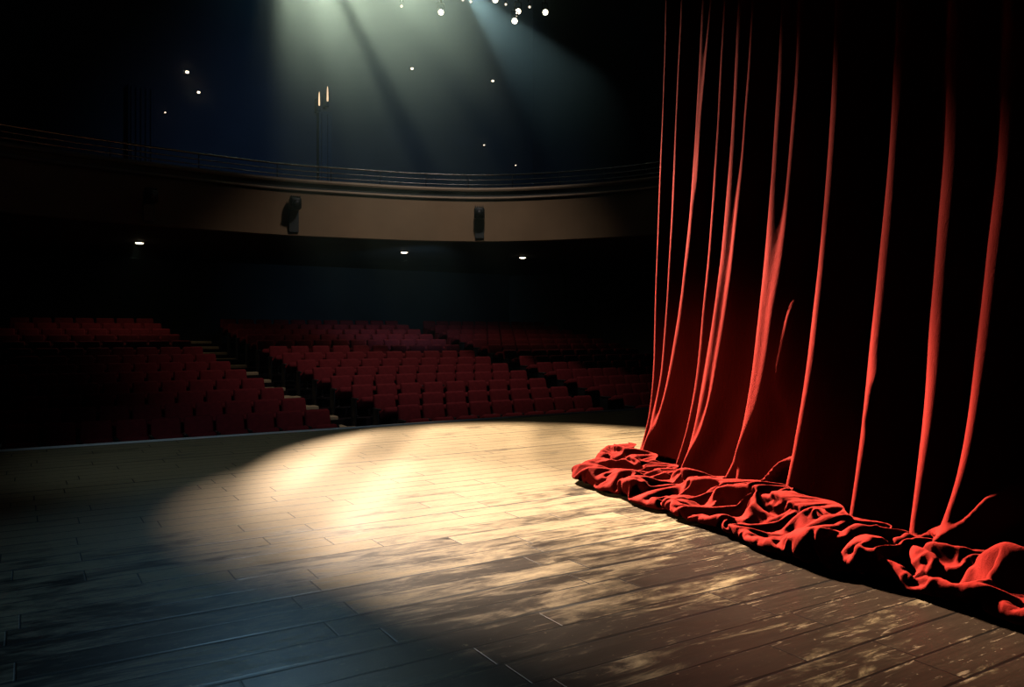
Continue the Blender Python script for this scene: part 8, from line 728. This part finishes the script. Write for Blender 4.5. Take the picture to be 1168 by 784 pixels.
# (second differences along and across the cloth, in units of 2 mm: x rows, y rows, z rows)
q = np.array(HEAP, dtype=np.int64).reshape(3, NBH + 1, NAH + 1)
q = np.cumsum(np.cumsum(q, axis=1), axis=2) / 500.0
def lerp_tab(x, T):
    return float(np.interp(x, [t[0] for t in T], [t[1] for t in T]))
BW = [(-.5, .95), (.3, 1.0), (1.2, 1.12), (2.2, 1.16), (3.0, 1.02), (3.8, .93), (4.5, .72), (5.2, .50), (6, .45)]
ZW = [(-.5, 1.15), (1, 1.0), (2.5, 1.05), (4, 1.2), (5, 1.3), (6, 1.3)]
hv = []
for j in range(NBH + 1):
    for i in range(NAH + 1):
        a, b, z = q[0, j, i], q[1, j, i], q[2, j, i]
        bb = b * lerp_tab(a, BW); zz = z * lerp_tab(a, ZW)
        p = CO + CA * a + CN * bb
        hv.append((p.x - CO.x, p.y - CO.y, zz))
hf = []
for j in range(NBH):
    for i in range(NAH):
        k = j * (NAH + 1) + i; hf.append((k, k + 1, k + NAH + 2, k + NAH + 1))
me = bpy.data.meshes.new('bunched_hem'); me.from_pydata(hv, [], hf)
hem = link('bunched_hem', me, M['velvet'], cur, True)
md = hem.modifiers.new('smooth', 'SUBSURF'); md.levels = 1; md.render_levels = 1
# pipe the curtain hangs from, above the frame
bm = bmesh.new()
P0 = CO + CA * -.5 + CN * (b_plane(ZT) - .2) - CO; P1 = CO + CA * 6.5 + CN * (b_plane(ZT) - .2) - CO
add_tube(bm, [P0 + Vector((0, 0, ZT + .03)), P1 + Vector((0, 0, ZT + .03))], .04, 12)
from_bm('curtain_pipe', bm, M['dark_metal'], cur, True)

# ------------------------------------------------------------------ lamps in the house
def orient(o, target):
    o.rotation_euler = (Vector(target) - o.location).to_track_quat('-Z', 'Y').to_euler()

def lantern(u, y, d, r, label, mat='lens', group='lanterns on the front-of-house bars'):
    p = at_depth(u, y, d)
    t = empty('stage_light', p); tag(t, label, 'stage light', group)
    R = (CAM + Vector((1.5, 4, -1.5)) - p).to_track_quat('-Z', 'Y').to_matrix().to_4x4()
    bm = bmesh.new()
    add_tube(bm, [(0, 0, 0.02), (0, 0, .10), (0, 0, .34), (0, 0, .42)], [r * 1.18, r * 1.18, r * 1.05, r * .6], 20)
    b = from_bm('housing', bm, M['dark_metal'], t, True); b.matrix_local = R
    bm = bmesh.new(); bmesh.ops.create_uvsphere(bm, u_segments=20, v_segments=10, radius=r)
    bmesh.ops.scale(bm, vec=(1, 1, .35), verts=bm.verts)
    l = from_bm('lens', bm, M[mat], t, True); l.matrix_local = R
    bm = bmesh.new()
    for s in (-1, 1): add_box(bm, (s * r * 1.35, 0, .15), (.02, .03, r * 2.6), Matrix.Rotation(0, 3, 'X'))
    add_box(bm, (0, 0, .15 + r * 1.3), (r * 2.8, .03, .02))
    y_ = from_bm('yoke', bm, M['dark_metal'], t)
    bm = bmesh.new(); add_tube(bm, [(0, 0, .15 + r * 1.3), (0, 0, .15 + r * 1.3 + .12)], .022)
    from_bm('clamp', bm, M['dark_metal'], t)
    return p
BIG = [(503, 14, 'bright lantern alone on the bar right of the main beam'),
       (591, 13, 'upper bright lantern of the close pair above the balcony'),
       (587, 24, 'lower bright lantern of the close pair, the lowest hung'),
       (622, 14, 'rightmost bright lantern on the front-of-house bar'),
       (565, 0, 'bright lantern half cut by the top of the picture')]
for u, y, lb in BIG: lantern(u, y, 20.0 if y != 24 else 19.2, .064, lb)
for u, y, lb in [(458, 7, 'small dim lantern near the top of the main beam'),
                 (528, 0, 'small dim lantern at the head of the second beam'),
                 (537, 2, 'small dim lantern beside the head of the second beam'),
                 (577, 5, 'small dim lantern left of the close pair of lanterns'),
                 (604, 8, 'small dim lantern between the close pair and the rightmost lantern')]:
    lantern(u, y, 20.0, .027, lb, 'dim', 'small lanterns on the front-of-house bars')
# bar carrying them
tr = empty('lighting_bar', at_depth(566, -14, 20.2)); tag(tr, 'dark lighting bar carrying the row of lanterns above the house', 'lighting bar')
bm = bmesh.new(); add_tube(bm, [(-1.6, .95, .1), (1.6, -.95, .1)], .03); from_bm('bar', bm, M['dark_metal'], tr, True)
bm = bmesh.new(); add_tube(bm, [(-1.6, .95, .5), (1.6, -.95, .5)], .03); from_bm('bar', bm, M['dark_metal'], tr, True)
bm = bmesh.new()
for k in range(8):
    f = k / 8; a = Vector((-1.6 + 3.2 * f, .95 - 1.9 * f, .1))
    add_tube(bm, [a, a + Vector((.29, -.17, .4))], .014, 6)
from_bm('lacing', bm, M['dark_metal'], tr, True)

# unseen ladder added under the main beam lamps to cut dark streaks into it
LQ = at_depth(322, -150, 25.5)
streak_ladder = empty('lighting_bar', LQ + RT * .55 - FW * 1.07 + Vector((0, 0, -1.06))); tag(streak_ladder, 'unseen ladder of rungs added to break up the head of the main beam', 'lighting bar')
for s_ in (-1, 1):
    bm = bmesh.new(); add_tube(bm, [RT * -.6 + FW * s_ * 1.45, RT * .6 + FW * s_ * 1.45], .024); from_bm('bar', bm, M['dark_metal'], streak_ladder, True)
for dx, r_ in ((-.28, .009), (-.125, .0105), (.02, .008), (.13, .011), (.27, .009)):
    bm = bmesh.new(); add_tube(bm, [RT * dx + FW * -1.47, RT * dx + FW * 1.47], r_); from_bm('rung', bm, M['dark_metal'], streak_ladder, True)

# recessed lights in the ceiling under the balcony
def downlight(u, y, label, z=ZB + .02):
    r = ray(u, y); t = (z - CAM.z) / r.z; p = CAM + r * t
    e = empty('downlight', p); tag(e, label, 'downlight', 'downlights under the balcony')
    bm = bmesh.new(); add_tube(bm, [(0, 0, .01), (0, 0, -.02), (0, 0, -.03)], [.14, .14, .125], 20); from_bm('trim_ring', bm, M['dark_metal'], e, True)
    bm = bmesh.new(); add_tube(bm, [(0, 0, -.025), (0, 0, -.04), (0, 0, -.055)], [.105, .10, .06], 20); from_bm('lens', bm, M['downlight'], e, True)
    return p
DL = [downlight(159, 276, 'round downlight under the left end of the balcony'),
      downlight(461, 287, 'round downlight under the middle of the balcony'),
      downlight(596, 293, 'faint round downlight under the right part of the balcony')]

def wall_light(u, y, s, label):
    p = on_back(u, y)
    e = empty('wall_light', (p.x, 29.0, p.z)); tag(e, label, 'wall light', 'tiny lights on the upper back wall')
    bm = bmesh.new(); add_box(bm, (0, -.03, 0), (s * 2.2, .06, s * 1.8), bevel=.01); from_bm('backplate', bm, M['dark_metal'], e)
    bm = bmesh.new(); add_box(bm, (0, -.085, 0), (s * .95, .06, s * .62), bevel=.012); from_bm('lamp', bm, M['dim' if s < .08 else 'downlight'], e)
for u, y, s, lb in [(213, 83, .10, 'upper of the two brightest tiny lights left of the beam'),
                    (226, 106, .085, 'lower of the two brightest tiny lights left of the beam'),
                    (188, 129, .05, 'faint tiny light beside the fluted column'),
                    (469, 79, .085, 'tiny light high inside the haze of the main beam'),
                    (561, 93, .085, 'tiny light below the pair of lanterns'),
                    (551, 166, .06, 'faint tiny light halfway down to the balcony rail'),
                    (587, 189, .05, 'faintest tiny light just above the balcony rail'),
                    (633, 59, .045, 'faint tiny light beside the right column top')]:
    wall_light(u, y, s, lb)

def sconce(u, y0, y1, label):
    a = on_back(u, y1, 28.7); b = on_back(u, y0, 28.7); hgt = b.z - a.z
    e = empty('wall_sconce', (a.x, 28.7, a.z)); tag(e, label, 'wall sconce', 'slim amber sconces on the back wall')
    bm = bmesh.new(); add_tube(bm, [(0, -.06, 0), (0, -.06, .1), (0, -.06, hgt * .7), (0, -.06, hgt)], [.026, .03, .024, .006], 12); from_bm('tube', bm, M['tube'], e, True)
    bm = bmesh.new(); add_box(bm, (0, 0.12, .05), (.14, .36, .5), bevel=.02); from_bm('backplate', bm, M['dark_metal'], e)
sconce(363.5, 105, 121, 'left and lower of two slim amber sconces on the back wall')
sconce(373, 99, 116, 'right and higher of two slim amber sconces on the back wall')

# projectors bracketed on the balcony front
def balcony_spot(u, y, label):
    r = ray(u, y); best = None
    for i in range(len(BP) - 1):
        for k in range(10):
            p = BP[i].lerp(BP[i + 1], k / 10)
            v = Vector((p.x, p.y, 0)) - CAM; uu = 584 + FPX * v.dot(RT) / v.dot(FW)
            if best is None or abs(uu - u) < best[0]: best = (abs(uu - u), p, BN[i], v.dot(FW))
    _, p, nn, d = best
    z = CAM.z + (380 - y) / FPX * d
    e = empty('balcony_spotlight', (p.x + nn.x * .02, p.y + nn.y * .02, ZB + .04), math.atan2(nn.x, -nn.y))
    tag(e, label, 'spotlight', 'dark spotlights bracketed on the balcony front')
    zz = z - ZB - .04
    bm = bmesh.new(); add_box(bm, (0, -.03, (zz - .1) / 2), (.24, .07, zz - .1), bevel=.012); from_bm('mounting_panel', bm, M['recess'], e)
    bm = bmesh.new(); add_box(bm, (0, -.20, zz), (.28, .28, .30), bevel=.06, seg=3); from_bm('housing', bm, M['dark_metal'], e, True)
    bm = bmesh.new()
    for k in range(5): add_box(bm, (-.1 + k * .05, -.2, zz + .16), (.02, .22, .06), bevel=.006)
    from_bm('cooling_fins', bm, M['recess'], e)
    bm = bmesh.new(); add_tube(bm, [(0, -.33, zz - .02), (0, -.40, zz - .05)], [.10, .11], 16); from_bm('lens_barrel', bm, M['dark_metal'], e, True)
balcony_spot(335, 234, 'dark spotlight on the lit brown part of the balcony front')
balcony_spot(169, 226, 'dark spotlight on the shadowed left part of the balcony front')
balcony_spot(547, 245, 'dark spotlight on the right part of the balcony front')

# ------------------------------------------------------------------ haze
bm = bmesh.new(); add_box(bm, (0, 0, 0), (30.4, 17.6, 24.4))
m = bpy.data.materials.new('theatre_haze'); m.use_nodes = True; nt = m.node_tree; nt.nodes.clear()
out = N(nt, 'ShaderNodeOutputMaterial'); vol = N(nt, 'ShaderNodeVolumeScatter')
vol.inputs['Color'].default_value = HAZE_COL + (1,); vol.inputs['Anisotropy'].default_value = .25
tc = N(nt, 'ShaderNodeTexCoord').outputs['Object']
sp = N(nt, 'ShaderNodeSeparateXYZ'); L(nt, tc, sp.inputs[0])
den = ramp(nt, sp.outputs[2], HZ0 - 9.8, HZ1 - 9.8)
den = math_node(nt, 'MULTIPLY', den, HAZE)
den = math_node(nt, 'ADD', den, HAZE * .05)
cl = nse(nt, tc, .22, 2)
den = math_node(nt, 'MULTIPLY', den, math_node(nt, 'ADD', .55, math_node(nt, 'MULTIPLY', cl, .9)))
L(nt, den, vol.inputs['Density']); L(nt, vol.outputs[0], out.inputs['Volume'])
hz = from_bm('haze', bm, m); hz.location = (5.1, 21.1, 9.8); hz['kind'] = 'stuff'
tag(hz, 'thin blue-green stage haze hanging over the auditorium', 'haze')

# ------------------------------------------------------------------ lights
def spot(name, loc, target, watts, angle, blend, col, r=.1):
    l = bpy.data.lights.new(name, 'SPOT'); l.energy = watts; l.spot_size = math.radians(angle); l.spot_blend = blend
    l.color = col; l.shadow_soft_size = r
    o = bpy.data.objects.new(name, l); COL.objects.link(o); o.location = loc; orient(o, target); return o
def point(name, loc, watts, col, r=.1):
    l = bpy.data.lights.new(name, 'POINT'); l.energy = watts; l.color = col; l.shadow_soft_size = r
    o = bpy.data.objects.new(name, l); COL.objects.link(o); o.location = loc; return o
LP = LQ + RT * 1.45
WARM = (1.0, .88, .64)
spot('key_spot', LQ - RT * .1, (5.3, 7.1, 0), 74000, 17.5, .45, WARM, .025)
spot('curtain_spot', LP + RT * .25, (5.5, 5.9, 1.7), 44000, 13.5, .8, WARM, .08)
spot('key_streak', LQ - RT * .16, at_depth(430, 562, 7.4), 18000, 9, .9, WARM, .012)
spot('key_streak', LQ + RT * .10, at_depth(560, 560, 7.5), 14000, 8, .9, WARM, .012)
spot('key_streak', LQ + RT * .08, at_depth(690, 512, 10.2), 22000, 6.0, .7, WARM, .012)
spot('fold_boost', LP + RT * .1, (5.55, 6.5, 1.9), 100000, 9.0, .9, WARM, .08)  # extra lamp added to lift the leftmost curtain crests
spot('second_beam', at_depth(522, -22, 20), (9.6, 6.6, 0), 4000, 19, .5, (.90, .95, 1.0), .03)
spot('teal_fill', LQ - RT * .35, (1.7, 3.2, 0), 3000, 18, 1.0, (.28, .66, .95), .05)  # added fill that tints the dark boards left of the pool
spot('edge_fill', (-2.5, 3.0, 5.0), (3.0, 12.0, 0), 360, 34, 1.0, (.55, .80, 1.0), .2)  # added fill so the nosing along the stage edge shows bright
spot('wall_fill', (9.0, 16.5, 13.5), (11.0, 29, 6), 1300, 85, 1.0, (.16, .42, 1.0), .4)  # added blue fill for the upper back wall and the haze before it
spot('under_balcony_fill', (9.5, 19.0, 3.2), (11.5, 29, 1.6), 150, 75, 1.0, (.25, .6, 1.0), .3)  # added blue fill for the space below the balcony
spot('house_spot', (7.8, 13.6, 10.6), (8.4, 17.9, 1.7), 760, 72, 1.0, (1.0, .90, .82), .3)
spot('bounce_fill', (-5.5, 7.0, 3.6), (5.3, 5.8, .2), 640, 20, 1.0, (1.0, .72, .5), .4)  # added low fill standing in for light bounced off the floor
for p, e in zip(DL, (20, 32, 16)): spot('downlight_lamp', p + Vector((0, 0, -.1)), p + Vector((0, 0, -5)), e, 150, .6, (1, .8, .6), .1)
w = bpy.data.worlds.new('world'); SC.world = w; w.use_nodes = True
w.node_tree.nodes['Background'].inputs[0].default_value = WORLD_COL + (1,)
w.node_tree.nodes['Background'].inputs[1].default_value = 1
vs = SC.view_settings
vs.view_transform = 'Standard'; vs.look = 'None'; vs.gamma = 1; vs.use_curve_mapping = False; vs.exposure = EXPO
SC.cycles.use_denoising = True
SC.cycles.volume_bounces = 0
SC.cycles.diffuse_bounces = 0
SC.cycles.max_bounces = 6
